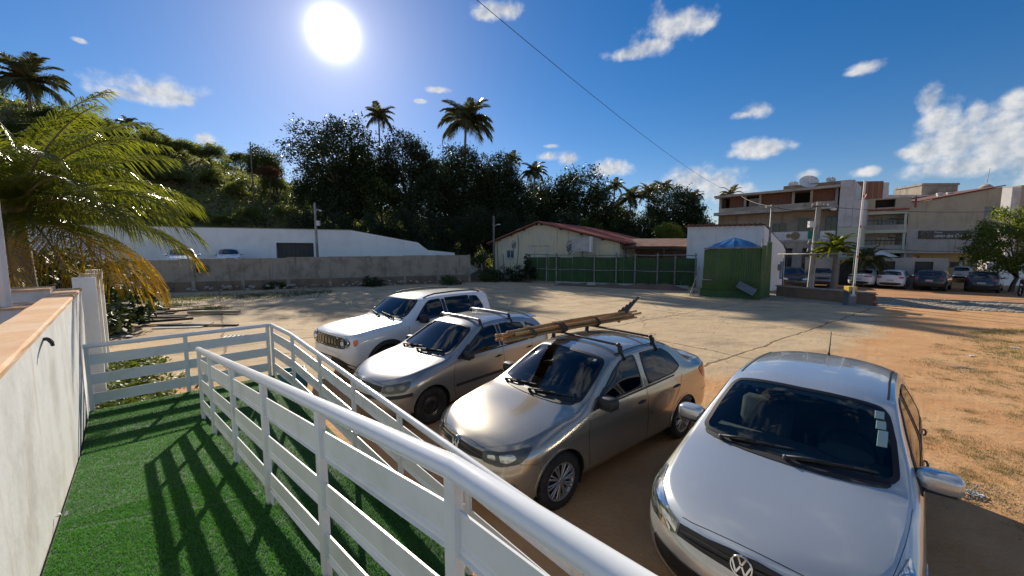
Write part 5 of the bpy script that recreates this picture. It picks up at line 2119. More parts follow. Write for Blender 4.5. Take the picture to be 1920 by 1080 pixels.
def wheels(car, style, track=None, steer=0.0):
    sp = car.sp
    tyre, rme, rr, hw = wheel_meshes(style, sp['wr'])
    hy = (track or sp['W'] / 2 - 0.11)
    for ax in (sp['fx'], sp['fx'] + sp['wb']):
        for sg in (1, -1):
            o = bpy.data.objects.new('wheel', tyre)
            COL.objects.link(o)
            o.parent = car.root
            o.location = (ax, sg * hy, sp['wr'])
            o.rotation_euler = (-sg * PI / 2, random.random() * 2, (steer if ax == sp['fx'] else 0))
            r_ = bpy.data.objects.new('rim', rme)
            COL.objects.link(r_)
            r_.parent = o
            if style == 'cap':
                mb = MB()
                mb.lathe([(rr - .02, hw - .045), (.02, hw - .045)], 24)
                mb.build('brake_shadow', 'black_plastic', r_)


def vw_badge(car, parent, p, d=0.12, mt='chrome'):
    """round emblem: ring with a V above a W"""
    q, n = car.snap(p, 0.006)
    x = Vector((0, -1, 0)) if n.x < 0 else Vector((0, 1, 0))
    z = (Vector((0, 0, 1)) - n * n.z).normalized()
    x = z.cross(n).normalized()
    M = Matrix((x, z, n)).transposed().to_4x4()
    M.translation = q
    r = d / 2
    mb = MB()
    mb.lathe([(r, -.008), (r, .010), (r * .96, .014), (r * .86, .014), (r * .84, .008)], 32, M)

    def stroke(a, b, w_=.16):
        a, b = Vector((a[0] * r, a[1] * r, .009)), Vector((b[0] * r, b[1] * r, .009))
        mb.bar(M @ a, M @ b, w_ * r, .009, up=n)
    for sg in (-1, 1):
        stroke((sg * .34, .80), (sg * .02, .12))
        stroke((sg * .80, .34), (sg * .40, -.66))
        stroke((sg * .40, -.66), (sg * .06, .02))
    o = mb.build('badge_emblem', mt, parent)
    back = MB()
    back.lathe([(r * .86, 0.004), (.0005, .005)], 32, M)
    back.build('badge_backing', 'soft_black', o)
    return o


def plate_on(car, p, text, wd=0.40, ht=0.13):
    q, n = car.snap(p, 0.012)
    n = Vector((math.copysign(1, n.x), 0, 0))
    z = Vector((0, 0, 1))
    x = z.cross(n)
    M = Matrix((x, z, n)).transposed().to_4x4()
    M.translation = q
    mb = MB()
    mb.box((0, 0, 0), (wd, ht, .012), M, .003)
    o = mb.build('number_plate', 'plate_grey', car.root)
    return o


def wiper(car, name, base, tip, parent=None):
    mb = MB()
    b, nb = car.snap(base, .03)
    t, nt = car.snap(tip, .03)
    mid = b.lerp(t, .5)
    m_, nm = car.snap(mid, .035)
    mb.tube([b, b.lerp(m_, .5) + nm * .01, m_], [.012, .009, .006], 6)
    d = (t - b).normalized()
    blade = [car.snap(b.lerp(t, f), .016)[0] for f in np.linspace(.12, 1.0, 12)]
    mb.tube(blade, .009, 6)
    mb.tube([car.snap(b.lerp(t, f), .026)[0] for f in np.linspace(.35, .75, 5)], .006, 5)
    mb.lathe([(.02, -.02), (.02, .008), (.001, .012)], 10, Matrix.Translation(b))
    return mb.build(name, 'black_plastic', parent or car.root, True)


def mirrors(car, x, z, y0, paint, size=(0.07, 0.115, 0.075), arm='black_plastic', big=1.0):
    for sg in (1, -1):
        mb = MB()
        mb.add(*ellipsoid((x, sg * (y0 + .10), z), (size[0] * big, size[1] * big, size[2] * big), pw=0.58))
        o = mb.build('mirror', paint, car.root, True)
        mb = MB()
        mb.add(*ellipsoid((x + .050 * big, sg * (y0 + .10), z), (.022, size[1] * .86 * big, size[2] * .82 * big), pw=0.72))
        mb.build('mirror_glass', 'chrome', o, True)
        mb = MB()
        mb.bar((x - .02, sg * (y0 - .06), z - .055), (x + .0, sg * (y0 + .07), z - .05), .09, .05, ch=.012)
        mb.bar((x - .055, sg * (y0 + .01), z - .062), (x - .045, sg * (y0 + .19), z - .055), .05, .03, ch=.01)
        mb.build('mirror_arm', arm, o, True, angle=40)


def handles(car, spots, mt='black_plastic'):
    for (x, y, z) in spots:
        for sg in (1, -1):
            q, n = car.snap((x, sg * y, z), .012)
            mb = MB()
            t = Vector((1, 0, .06)).normalized()
            mb.tube([q - t * .085 - n * .012, q - t * .065 + n * .002, q + n * .010, q + t * .065 + n * .002, q + t * .085 - n * .012], [.006, .009, .009, .009, .006], 8)
            mb.add(*ellipsoid(q - n * .014, (.045, .004, .022), 14, 8))
            mb.build('door_handle', mt, car.root, True)


def cabin(car, dash_x, dash_z, seat_x, belt, half, wheel_side=1, tall=0.0):
    """dashboard, steering wheel, seats and mirror seen through the glass"""
    mb = MB()
    prof = [(dash_x, dash_z - .04), (dash_x + .18, dash_z + .015), (dash_x + .42, dash_z + .01), (dash_x + .52, dash_z - .05), (dash_x + .50, dash_z - .30), (dash_x, dash_z - .35)]
    n = len(prof)
    vs = [(x, -half, z) for x, z in prof] + [(x, half, z) for x, z in prof]
    mb.add(vs, [tuple(range(n)), tuple(range(n, 2 * n))[::-1]] + [(i, n + i, n + (i + 1) % n, (i + 1) % n) for i in range(n)])
    mb.add(*ellipsoid((dash_x + .42, wheel_side * .34, dash_z + .02), (.14, .19, .07)))
    mb.build('dashboard', 'dash_grey', car.root, True, angle=40)
    mb = MB()
    c = Vector((dash_x + .62, wheel_side * .35, dash_z - .03))
    tl = R(24)
    pts = [c + Vector((math.sin(tl) * -math.sin(a) * .185 * -1, math.cos(a) * .185, math.sin(a) * .185 * math.cos(tl))) for a in np.linspace(0, 2 * PI, 28)[:-1]]
    mb.tube(pts, .014, 8, closed=True)
    for a in (R(0), R(180), R(270)):
        mb.bar(c, c + Vector((math.sin(tl) * math.sin(a) * .18, math.cos(a) * .18, math.sin(a) * .18 * math.cos(tl))), .03, .012)
    mb.add(*ellipsoid(c, (.03, .06, .05)))
    mb.build('steering_wheel', 'black_plastic', car.root, True)
    for sg in (1, -1):
        mb = MB()
        M = Matrix.Translation((seat_x, sg * .34, belt - .12)) @ Matrix.Rotation(R(16), 4, 'Y')
        mb.box((0, 0, 0), (.13, .46, .62), M, .05)
        mb.box((.02, 0, .40), (.09, .25, .17), M, .04)
        mb.bar(M @ Vector((0.01, -.06, .3)), M @ Vector((0.02, -.06, .4)), .012, .012)
        mb.bar(M @ Vector((0.01, .06, .3)), M @ Vector((0.02, .06, .4)), .012, .012)
        mb.box((-.28, 0, -.30), (.5, .5, .14), Matrix.Translation((seat_x, sg * .34, belt - .12)), .04)
        mb.build('front_seat', 'seat_cloth', car.root, True, angle=50)
    mb = MB()
    mb.box((seat_x + .95, 0, belt - .18), (.14, 1.2, .52), Matrix.Identity(4), .05)
    for yy in (-.36, .36):
        mb.box((seat_x + .97, yy, belt + .13), (.09, .25, .14), None, .04)
    mb.build('rear_seat', 'seat_cloth', car.root, True, angle=50)


def inside_mirror(car, p):
    q, n = car.snap(p, -.03)
    mb = MB()
    mb.add(*ellipsoid((q.x + .09, q.y, q.z - .06), (.022, .12, .035), pw=.7))
    mb.tube([(q.x, q.y, q.z), (q.x + .085, q.y, q.z - .05)], .012, 6)
    mb.build('rear_view_mirror', 'plate_grey', car.root, True)


def P3(pts, y0, z0, y1, z1):
    """side-view outline (x, z) to points near the flank"""
    return [(x, lerp(y0, y1, (z - z0) / (z1 - z0)), z) for x, z in pts]


def inset(poly, d):
    c = (sum(p[0] for p in poly) / len(poly), sum(p[1] for p in poly) / len(poly))
    o = []
    n = len(poly)
    for i in range(n):
        a, b, q = Vector(poly[i - 1]), Vector(poly[i]), Vector(poly[(i + 1) % n])
        e1, e2 = (b - a).normalized(), (q - b).normalized()
        n1, n2 = Vector((-e1.y, e1.x)), Vector((-e2.y, e2.x))
        if n1.dot(Vector(c) - b) < 0:
            n1 = -n1
        if n2.dot(Vector(c) - b) < 0:
            n2 = -n2
        m_ = (n1 + n2)
        m_ = m_.normalized() if m_.length > 1e-4 else n1
        o.append(tuple(b + m_ * d))
    return o


def windscreen(car, half, glass, rear=False, frit=0.045, name='windscreen', hole=True, k=0.2):
    """half outline from the middle of the sill round to the middle of the header"""
    pts = half + [(x, -y, z) for x, y, z in half[::-1] if abs(y) > 1e-6]
    if hole:
        car.hole('rear' if rear else 'front', inset([(y, z) for x, y, z in pts], 0.03))
    return pts


def side_windows(car, wins, y0, z0, y1, z1, glass, frit=0.025):
    for w_ in wins:
        car.hole('side', inset(w_, 0.018))
    return [P3(w_, y0, z0, y1, z1) for w_ in wins]


def gol_spec(kind):
    L = {'sedan': 4.218, 'hatch': 3.899, 'old': 3.931}[kind]
    sp = dict(L=L, W=1.656, wb=2.467, fx=0.80, wr=0.295, xr=0.55, xe=0.42, pf=2.35, pr=2.7, cab=(1.12, L - .5))
    front_t = [(-.1, .70), (0, .715), (.12, .765), (.3, .815), (.6, .878), (.9, .93), (1.02, .958), (1.10, .995), (1.4, 1.185), (1.68, 1.362), (1.80, 1.412), (2.0, 1.444), (2.4, 1.464)]
    front_e = [(-.1, .66), (0, .675), (.12, .725), (.3, .775), (.6, .835), (.9, .888), (1.06, .915), (1.20, .965), (1.5, 1.135), (1.8, 1.305), (1.92, 1.352), (2.1, 1.378), (2.5, 1.392)]
    front_b = [(-.1, .60), (0, .610), (.12, .655), (.3, .695), (.6, .745), (.9, .805), (1.1, .855), (1.3, .895), (2.3, .925)]
    ye_f = [(-.1, .62), (0, .62), (.3, .66), (.6, .69), (1.0, .728), (1.2, .728), (1.8, .636), (2.1, .610)]
    if kind == 'sedan':
        sp['zt'] = front_t + [(2.8, 1.447), (3.05, 1.405), (3.2, 1.355), (3.55, 1.165), (3.68, 1.105), (3.78, 1.082), (4.0, 1.070), (4.12, 1.055), (4.2, 1.02), (4.25, .98)]
        sp['ze'] = front_e + [(2.9, 1.368), (3.15, 1.305), (3.35, 1.22), (3.68, 1.055), (3.85, 1.03), (4.1, 1.01), (4.25, .95)]
        sp['zb'] = front_b + [(3.2, .955), (3.7, .965), (4.0, .94), (4.25, .88)]
        sp['ye'] = ye_f + [(2.8, .60), (3.2, .605), (3.6, .635), (3.8, .655), (4.25, .665)]
        sp['yb'] = [(0, .74), (.3, .775), (.8, .80), (1.4, .798), (2.6, .795), (3.3, .785), (3.8, .765), (4.25, .735)]
        sp['rp'] = [(.15, .10), (.30, .02), (.5, 0), (.62, .0), (.70, .03), (.85, .045), (1.0, .02), (1.1, 0.0)]
    else:
        sp['zt'] = front_t + [(2.8, 1.452), (3.2, 1.425), (3.42, 1.39), (3.50, 1.36), (3.72, 1.10), (3.78, 1.02), (L, .93), (L + .1, .90)]
        sp['ze'] = front_e + [(2.9, 1.375), (3.3, 1.325), (3.5, 1.25), (3.7, 1.03), (3.8, .97), (L + .1, .88)]
        sp['zb'] = front_b + [(3.2, .965), (3.6, .975), (3.8, .93), (L + .1, .84)]
        sp['ye'] = ye_f + [(2.8, .60), (3.4, .605), (3.7, .65), (L + .1, .66)]
        sp['yb'] = [(0, .74), (.3, .775), (.8, .80), (1.4, .798), (2.6, .795), (3.3, .785), (L + .1, .74)]
        sp['rp'] = [(.15, .10), (.30, .02), (.5, 0), (.7, .02), (.9, .06), (1.1, .0)]
    sp['ym'] = [(0, .76), (.3, .80), (.8, .826), (2.4, .826), (3.4, .822), (L + .1, .77)]
    sp['zm'] = [(0, .47), (.5, .55), (.8, .60), (2.4, .62), (3.4, .64), (L + .1, .58)]
    sp['ys'] = [(0, .70), (.4, .76), (.8, .785), (3.3, .785), (L + .1, .70)]
    sp['zs'] = [(0, .215), (.35, .20), (.8, .225), (3.3, .225), (3.7, .24), (L + .1, .30)]
    sp['fp'] = [(.15, .10), (.26, .035), (.40, .0), (.52, .005), (.60, .035), (.68, .055), (.74, .085), (.85, .13)]
    sp['tn'] = [(0, 2.6), (.5, 3.2), (.9, 3.2), (1.15, 2.3), (1.5, 2.6), (2.0, 3.0), (3.0, 3.0), (L, 2.4)]
    if kind == 'old':
        for k, dz in (('zt', -.02), ('ze', -.02)):
            sp[k] = [(x, z + (dz if x > 1.2 else 0)) for x, z in sp[k]]
        sp['wr'] = 0.285
        sp['xr'] = 0.62
        sp['pf'] = 2.15
    return sp


GOL_WS = [(1.055, 0, .985), (1.075, .35, .98), (1.175, .635, .970), (1.25, .675, 1.000), (1.52, .638, 1.160), (1.74, .585, 1.298), (1.80, .53, 1.340), (1.76, .26, 1.375), (1.745, 0, 1.385)]
FRONT_WIN = [(1.40, .945), (2.265, .965), (2.265, 1.352), (2.12, 1.350), (1.96, 1.325), (1.80, 1.245), (1.60, 1.115)]


def gol_common(car, kind, paint):
    sp = car.sp
    L = sp['L']
    dz = -.02 if kind == 'old' else 0
    ws = windscreen(car, [(x, y, z + dz * (z - .97) / .4) for x, y, z in GOL_WS], 'glass_clear')
    fw = [(x, z + dz * .8) for x, z in FRONT_WIN]
    if kind == 'sedan':
        rw = [(2.375, .968), (3.02, .99), (3.20, 1.05), (3.19, 1.10), (3.06, 1.255), (2.93, 1.325), (2.80, 1.345), (2.375, 1.357)]
        rear = [(3.62, 0, 1.135), (3.66, .35, 1.115), (3.66, .56, 1.09), (3.52, .575, 1.16), (3.30, .525, 1.275), (3.22, .45, 1.32), (3.19, 0, 1.35)]
    else:
        rw = [(2.375, .968), (2.95, .985), (3.06, 1.02), (3.02, 1.18), (2.93, 1.322), (2.375, 1.352)]
        rear = [(3.735, 0, 1.06), (3.735, .35, 1.05), (3.71, .58, 1.04), (3.62, .585, 1.14), (3.53, .53, 1.25), (3.505, .40, 1.315), (3.50, 0, 1.345)]
    rw = [(x, z + dz * .8) for x, z in rw]
    rear = windscreen(car, [(x, y, z + dz * .5) for x, y, z in rear], 'glass_dark', True)
    wins = [fw, rw]
    if kind == 'old':
        q = [(3.13, 1.03), (3.42, 1.06), (3.36, 1.20), (3.05, 1.30)]
        wins.append([(x, z + dz * .8) for x, z in q])
    outl = side_windows(car, wins, .795, .95, .64, 1.35, None)
    car.body(paint)
    tint = 'glass_tint' if kind != 'hatch' else 'glass_clear'
    g = car.patch('windscreen', ws, 'glass_clear' if kind != 'old' else 'glass_tint', off=.006, rings=7, k=.12)
    car.ring('windscreen_seal', ws, .040, 'seal_black', g, off=.008, k=.12)
    g = car.patch('rear_window', rear, 'glass_dark', off=.006, rings=6, k=.2)
    car.ring('rear_window_seal', rear, .03, 'seal_black', g, off=.008, k=.2)
    for o_ in outl:
        g = car.patch('side_window', o_, tint, off=.004, rings=5, both=True, k=.12, rnd=2)
        car.ring('window_seal', o_, .020, 'seal_black', g, off=.007, both=True, k=.12)
    # black sail at the mirror and pillar trim
    car.patch('mirror_sail', P3([(1.30, .935), (1.42, .94), (1.60, 1.105), (1.56, 1.105)], .795, .95, .64, 1.35), 'black_plastic', off=.005, rings=3, both=True, rnd=0)
    car.strip('pillar_trim', P3([(2.32, .965), (2.32, 1.35 + dz)], .795, .95, .64, 1.35), .075, 'black_plastic' if kind != 'sedan' else paint, off=.004, both=True)
    # shut lines
    for ln in ([(1.235, .83), (1.20, .70), (1.20, .50), (1.25, .30)], [(2.325, .945), (2.335, .6), (2.34, .28)], [(3.20 if kind == 'sedan' else 3.10, .95), (3.12, .80), (2.98, .63), (2.90, .50), (2.87, .28)]):
        car.strip('shut_line', [(x, .82, z) for x, z in ln], .007, 'seal_black', off=.0012, both=True)
    car.strip('sill_line', [(1.18, .80, .275), (2.87, .80, .275)], .008, 'seal_black', off=.001, both=True)
    car.strip('hood_line', [(.34, .672, .765), (.7, .712, .825), (1.06, .738, .895)], .004, 'seal_black', off=.001, both=True)
    car.strip('belt_moulding', P3([(1.30, .925), (2.32, .948), (3.0, .968)], .798, .95, .615, 1.35), .022, 'black_plastic', off=.007, both=True)
    car.strip('roof_gutter', [(1.95, .565, 1.39 + dz), (2.4, .555, 1.415 + dz), (2.9, .55, 1.39 + dz), (3.15, .555, 1.35 + dz)], .022, 'black_plastic', off=.004, both=True)
    # cowl under the glass
    car.patch('cowl_grille', [(1.005, 0, .955), (1.03, .35, .95), (1.12, .60, .94), (1.18, .64, .965), (1.165, .60, .98), (1.075, .33, .985), (1.055, 0, .99),
                              (1.075, -.33, .985), (1.165, -.60, .98), (1.18, -.64, .965), (1.12, -.60, .94), (1.03, -.35, .95)], 'black_plastic', off=.007, rings=3, rnd=1)
    wiper(car, 'wiper', (1.055, -.02, .985), (1.20, -.56, 1.03))
    wiper(car, 'wiper', (1.085, .47, .985), (1.14, -.06, 1.05))
    cabin(car, 1.14, .93, 2.02, .94, .62, -1)
    inside_mirror(car, (1.70, 0, 1.36))
    handles(car, [(2.20, .82, .80), (3.02, .82, .82)])
    # wheel arch lips
    rad = sp['wr'] + .06
    for ax in (sp['fx'], sp['fx'] + sp['wb']):
        car.strip('arch_lip', [(ax + rad * math.cos(a), .83, sp['wr'] + rad * math.sin(a)) for a in np.linspace(R(-8), R(188), 26)], .024, paint, off=.006, both=True, seg=.5)


# ---- champagne sedan -------------------------------------------------------
voy = Car(gol_spec('sedan'), 'parked_sedan', 'champagne sedan with bamboo canes on its black roof bars', 'car')
gol_common(voy, 'sedan', 'paint_champagne')
wheels(voy, 'cap')
mirrors(voy, 1.46, .985, .77, 'black_plastic', (.075, .115, .072))
hl = [(.075, .40, .705), (.20, .60, .745), (.30, .69, .775), (.44, .775, .800), (.36, .79, .70), (.27, .765, .635), (.14, .62, .592), (.06, .43, .610)]
h = voy.patch('headlight', hl, 'lamp_shell', off=.004, both=True, rnd=1, k=.06)
voy.patch('reflector', [(.10, .46, .675), (.14, .53, .69), (.15, .55, .635), (.10, .47, .64)], 'lamp_silver', h, off=.008, both=True, rings=3, rnd=1, k=.1)
voy.patch('reflector', [(.16, .575, .70), (.26, .675, .725), (.29, .705, .67), (.21, .67, .63), (.16, .60, .63)], 'lamp_silver', h, off=.008, both=True, rings=3, rnd=1, k=.1)
voy.patch('lens', hl, 'glass_lamp', h, off=.016, both=True, rnd=1, k=.12, skirt=.016)
gr = voy.patch('grille', [(.045, 0, .700), (.05, .25, .702), (.075, .405, .700), (.065, .42, .618), (.04, .25, .602), (.03, 0, .598), (.04, -.25, .602), (.065, -.42, .618), (.075, -.405, .700), (.05, -.25, .702)],
               'soft_black', off=.003, rings=5, rnd=0)
for zz in (.628, .668):
    voy.strip('grille_bar', [(.04, y, zz) for y in np.linspace(-.40, .40, 15)], .012, 'black_plastic', off=.012, parent=gr)
vw_badge(voy, gr, (.03, 0, .655), .125)
voy.patch('air_intake', [(.01, 0, .375), (.02, .35, .375), (.05, .50, .36), (.04, .44, .255), (.02, 0, .25), (.04, -.44, .255), (.05, -.50, .36), (.02, -.35, .375)], 'soft_black', off=.012, rings=5, rnd=1)
voy.patch('fog_recess', [(.10, .58, .425), (.22, .74, .435), (.26, .77, .36), (.14, .66, .28), (.08, .56, .29)], 'soft_black', off=.012, rings=4, rnd=1, both=True)
voy.strip('bumper_line', [(.27, .775, .63), (.36, .80, .615), (.47, .82, .60)], .006, 'seal_black', off=.001, both=True)
voy.strip('hood_front_line', [(.10, y, .735) for y in np.linspace(-.40, .40, 15)], .007, 'seal_black', off=.001)
tl = voy.patch('tail_light', [(4.17, .52, .94), (4.08, .68, .965), (3.90, .765, .975), (3.70, .795, .955), (3.74, .81, .86), (3.86, .80, .76), (4.10, .74, .715), (4.19, .58, .74)], 'lamp_red', off=.006, both=True, rnd=1)
voy.patch('side_badge_light', [(3.96, .80, .62), (4.06, .775, .62), (4.06, .775, .59), (3.96, .80, .59)], 'lamp_haze', off=.004, both=True, rnd=1, rings=2)
voy.strip('trunk_line', [(3.80, .60, 1.04), (4.10, .60, 1.02), (4.19, .55, .97)], .006, 'seal_black', off=.001, both=True)
voy.strip('bumper_line', [(3.75, .82, .60), (3.95, .80, .615), (4.15, .72, .62)], .006, 'seal_black', off=.001, both=True)
plate_on(voy, (4.22, 0, .60), '')
voy.patch('windscreen_sticker', [(1.73, -.44, 1.315), (1.745, -.475, 1.312), (1.71, -.475, 1.288), (1.70, -.44, 1.290)], 'paper_pale', off=.010, rings=2, rnd=0)


def roof_bar(car, x, z, half, mt_bar, style):
    """cross bar on two feet"""
    mb = MB()
    ft = []
    for sg in (1, -1):
        q, n = car.snap((x, sg * half, z - .06), 0)
        ft.append((q, n))
    top = max(ft[0][0].z, ft[1][0].z) + (.10 if style == 'square' else .075)
    a, b = Vector((x, -half - .0, top)), Vector((x, half + .0, top))
    if style == 'square':
        mb.bar(a, b, .034, .026, ch=.004)
    else:
        pts = [Vector((x, y, top + .012 * math.cos(y / half * PI / 2))) for y in np.linspace(-half, half, 9)]
        mb.tube(pts, .024, 10)
    o = mb.build('roof_bar', mt_bar, car.root, True, angle=40)
    for (q, n), sg in zip(ft, (1, -1)):
        m2 = MB()
        p0 = q + n * .002
        m2.bar(Vector((x, sg * half, top - .006)), Vector((x, sg * (half + .015), q.z - .03)), .06, .035, up=(1, 0, 0), ch=.008)
        m2.bar(Vector((x, sg * (half + .012), q.z + .01)), car.snap((x, sg * (half + .05), q.z - .09), .008)[0], .05, .012, up=(1, 0, 0), ch=.003)
        m2.box((x, sg * (half - .02), top), (.05, .05, .05), None, .012)
        m2.build('bar_foot', 'black_plastic', o, True, angle=40)
    return top


ZB1 = roof_bar(voy, 2.05, 1.43, .575, 'steel_black', 'square')
ZB2 = roof_bar(voy, 2.78, 1.43, .565, 'steel_black', 'square')

# ---- silver hatch ----------------------------------------------------------
gol = Car(gol_spec('hatch'), 'parked_hatchback', 'pale silver hatchback with stickers on its windscreen', 'car')
gol_common(gol, 'hatch', 'paint_silver')
wheels(gol, 'cap')
mirrors(gol, 1.46, .985, .775, 'paint_silver', (.08, .125, .078))
hl = [(.085, .445, .700), (.20, .60, .745), (.36, .70, .795), (.62, .775, .855), (.50, .795, .775), (.36, .785, .68), (.22, .70, .600), (.07, .455, .592)]
h = gol.patch('headlight', hl, 'lamp_smoke', off=.004, both=True, rnd=1, k=.12)
gol.patch('reflector', [(.12, .50, .665), (.20, .585, .69), (.22, .63, .645), (.13, .52, .615)], 'lamp_haze', h, off=.008, both=True, rings=3, rnd=2)
gol.patch('reflector', [(.24, .63, .715), (.34, .70, .75), (.34, .725, .69), (.26, .68, .645)], 'lamp_silver', h, off=.008, both=True, rings=3, rnd=2)
gol.strip('lamp_chrome', [(.08, .452, .63), (.22, .67, .655), (.30, .735, .66), (.38, .775, .71), (.48, .79, .775)], .03, 'lamp_haze', off=.011, both=True, parent=None)
gol.patch('lens', hl, 'glass_lamp', h, off=.016, both=True, rnd=1, k=.12, skirt=.016)
gr = gol.patch('grille', [(.05, 0, .712), (.06, .08, .712), (.06, .25, .700), (.085, .44, .695), (.07, .45, .600), (.045, .25, .592), (.035, .08, .585), (.03, 0, .575), (.035, -.08, .585),
                          (.045, -.25, .592), (.07, -.45, .600), (.085, -.44, .695), (.06, -.25, .700), (.06, -.08, .712)], 'soft_black', off=.003, rings=5, rnd=0)
for zz in (.622, .655):
    gol.strip('grille_bar', [(.04, y, zz) for y in np.linspace(-.43, .43, 15)], .016, 'black_plastic', off=.014, parent=gr)
vw_badge(gol, gr, (.03, 0, .645), .135)
gol.patch('air_intake', [(.01, 0, .44), (.02, .35, .44), (.06, .60, .46), (.14, .70, .47), (.10, .64, .33), (.04, .44, .27), (.02, 0, .26), (.04, -.44, .27), (.10, -.64, .33), (.14, -.70, .47), (.06, -.60, .46), (.02, -.35, .44)],
          'soft_black', off=.012, rings=5, rnd=1)
gol.strip('bumper_line', [(.36, .79, .67), (.43, .81, .64), (.50, .82, .60)], .006, 'seal_black', off=.001, both=True)
gol.strip('hood_front_line', [(.11, y, .742) for y in np.linspace(-.44, .44, 15)], .007, 'seal_black', off=.001)
gol.patch('tail_light', [(3.80, .60, .95), (3.70, .72, .99), (3.66, .76, .96), (3.72, .78, .80), (3.80, .74, .74), (3.85, .62, .76)], 'lamp_red', off=.006, both=True, rnd=1)
mb = MB()
qa, na = gol.snap((3.28, 0, 1.42), 0)
mb.tube([qa, qa + Vector((.01, 0, .03)), qa + Vector((.07, 0, .27))], [.016, .008, .004], 8)
mb.build('roof_aerial', 'black_plastic', gol.root, True)
for (zc, hh) in ((1.285, .045), (1.225, .045), (1.150, .085)):
    f = (1.30 - zc) / .33
    xx, yy = lerp(1.735, 1.27, f), -lerp(.535, .61, f)
    dxx = hh * .55 / .33 * .46
    gol.patch('windscreen_sticker', [(xx - .02 + dxx, yy + .05, zc + hh / 2), (xx + dxx, yy - .005, zc + hh / 2), (xx - dxx, yy - .008, zc - hh / 2), (xx - .02 - dxx, yy + .048, zc - hh / 2)], 'paper_pale', off=.011, rings=2, rnd=0)

# ---- old grey hatch --------------------------------------------------------
g4 = Car(gol_spec('old'), 'parked_hatchback', 'dusty silver-grey hatchback with rounded silver roof bars and black steel wheels', 'car')
gol_common(g4, 'old', 'paint_greysilver')
wheels(g4, 'steel')
mirrors(g4, 1.47, .965, .77, 'black_plastic', (.07, .105, .068))
hl = [(.12, .50, .705), (.26, .64, .725), (.46, .76, .745), (.43, .785, .66), (.34, .775, .60), (.17, .62, .575), (.10, .51, .585)]
h = g4.patch('headlight', hl, 'lamp_smoke', off=.005, both=True, rnd=1, k=.15)
g4.patch('reflector', [(.14, .54, .68), (.24, .635, .69), (.24, .65, .62), (.15, .56, .61)], 'lamp_haze', h, off=.009, both=True, rings=3, rnd=2)
g4.patch('reflector', [(.29, .69, .695), (.38, .735, .70), (.37, .75, .64), (.29, .71, .625)], 'lamp_haze', h, off=.009, both=True, rings=3, rnd=2)
g4.patch('lens', hl, 'glass_lamp', h, off=.017, both=True, rnd=1, k=.15, skirt=.016)
gr = g4.patch('grille', [(.07, 0, .69), (.09, .3, .69), (.12, .48, .69), (.10, .49, .60), (.07, .3, .59), (.06, 0, .585), (.07, -.3, .59), (.10, -.49, .60), (.12, -.48, .69), (.09, -.3, .69)], 'soft_black', off=.004, rings=4, rnd=0)
for zz in (.615, .64, .665):
    g4.strip('grille_bar', [(.07, y, zz) for y in np.linspace(-.47, .47, 15)], .010, 'black_plastic', off=.012, parent=gr)
vw_badge(g4, gr, (.05, 0, .64), .11)
g4.strip('bumper_moulding', [(.03, 0, .50), (.05, .3, .50), (.14, .58, .51), (.30, .74, .53), (.46, .815, .55)], .055, 'black_plastic', off=.012, both=True)
g4.patch('air_intake', [(.01, 0, .40), (.02, .35, .40), (.08, .52, .37), (.06, .46, .27), (.02, 0, .26), (.06, -.46, .27), (.08, -.52, .37), (.02, -.35, .40)], 'soft_black', off=.012, rings=4, rnd=1)
g4.patch('fog_lamp', [(.13, .60, .40), (.20, .68, .40), (.20, .68, .33), (.13, .60, .33)], 'lamp_haze', off=.005, both=True, rings=3, rnd=2)
g4.strip('door_moulding', [(1.24, .83, .50), (2.3, .83, .52), (3.0, .83, .535)], .05, 'black_plastic', off=.010, both=True)
g4.strip('hood_front_line', [(.13, y, .725) for y in np.linspace(-.46, .46, 15)], .007, 'seal_black', off=.001)
g4.patch('tail_light', [(3.80, .60, .93), (3.70, .74, .96), (3.66, .765, .93), (3.70, .785, .72), (3.80, .75, .70), (3.86, .62, .72)], 'lamp_red', off=.006, both=True, rnd=1)
mb = MB()
sv = [g4.snap((3.40, y, 1.40), .01)[0] for y in np.linspace(-.52, .52, 9)]
for i, q in enumerate(sv[:-1]):
    q2 = sv[i + 1]
    mb.add([q, q2, q2 + Vector((.20, 0, -.02)), q + Vector((.20, 0, -.02)), q - Vector((0, 0, .03)), q2 - Vector((0, 0, .03)), q2 + Vector((.20, 0, -.035)), q + Vector((.20, 0, -.035))],
           [(0, 1, 2, 3), (7, 6, 5, 4), (3, 2, 6, 7), (0, 3, 7, 4), (1, 5, 6, 2)])
mb.build('roof_spoiler', 'paint_greysilver', g4.root, True, angle=40)
roof_bar(g4, 1.98, 1.40, .565, 'rim_silver', 'round')
roof_bar(g4, 2.72, 1.41, .555, 'rim_silver', 'round')
mb = MB()
qa, na = g4.snap((3.25, 0.0, 1.40), 0)
mb.tube([qa, qa + Vector((.02, 0, .03)), qa + Vector((.12, 0, .20))], [.014, .008, .003], 8)
mb.build('roof_aerial', 'black_plastic', g4.root, True)

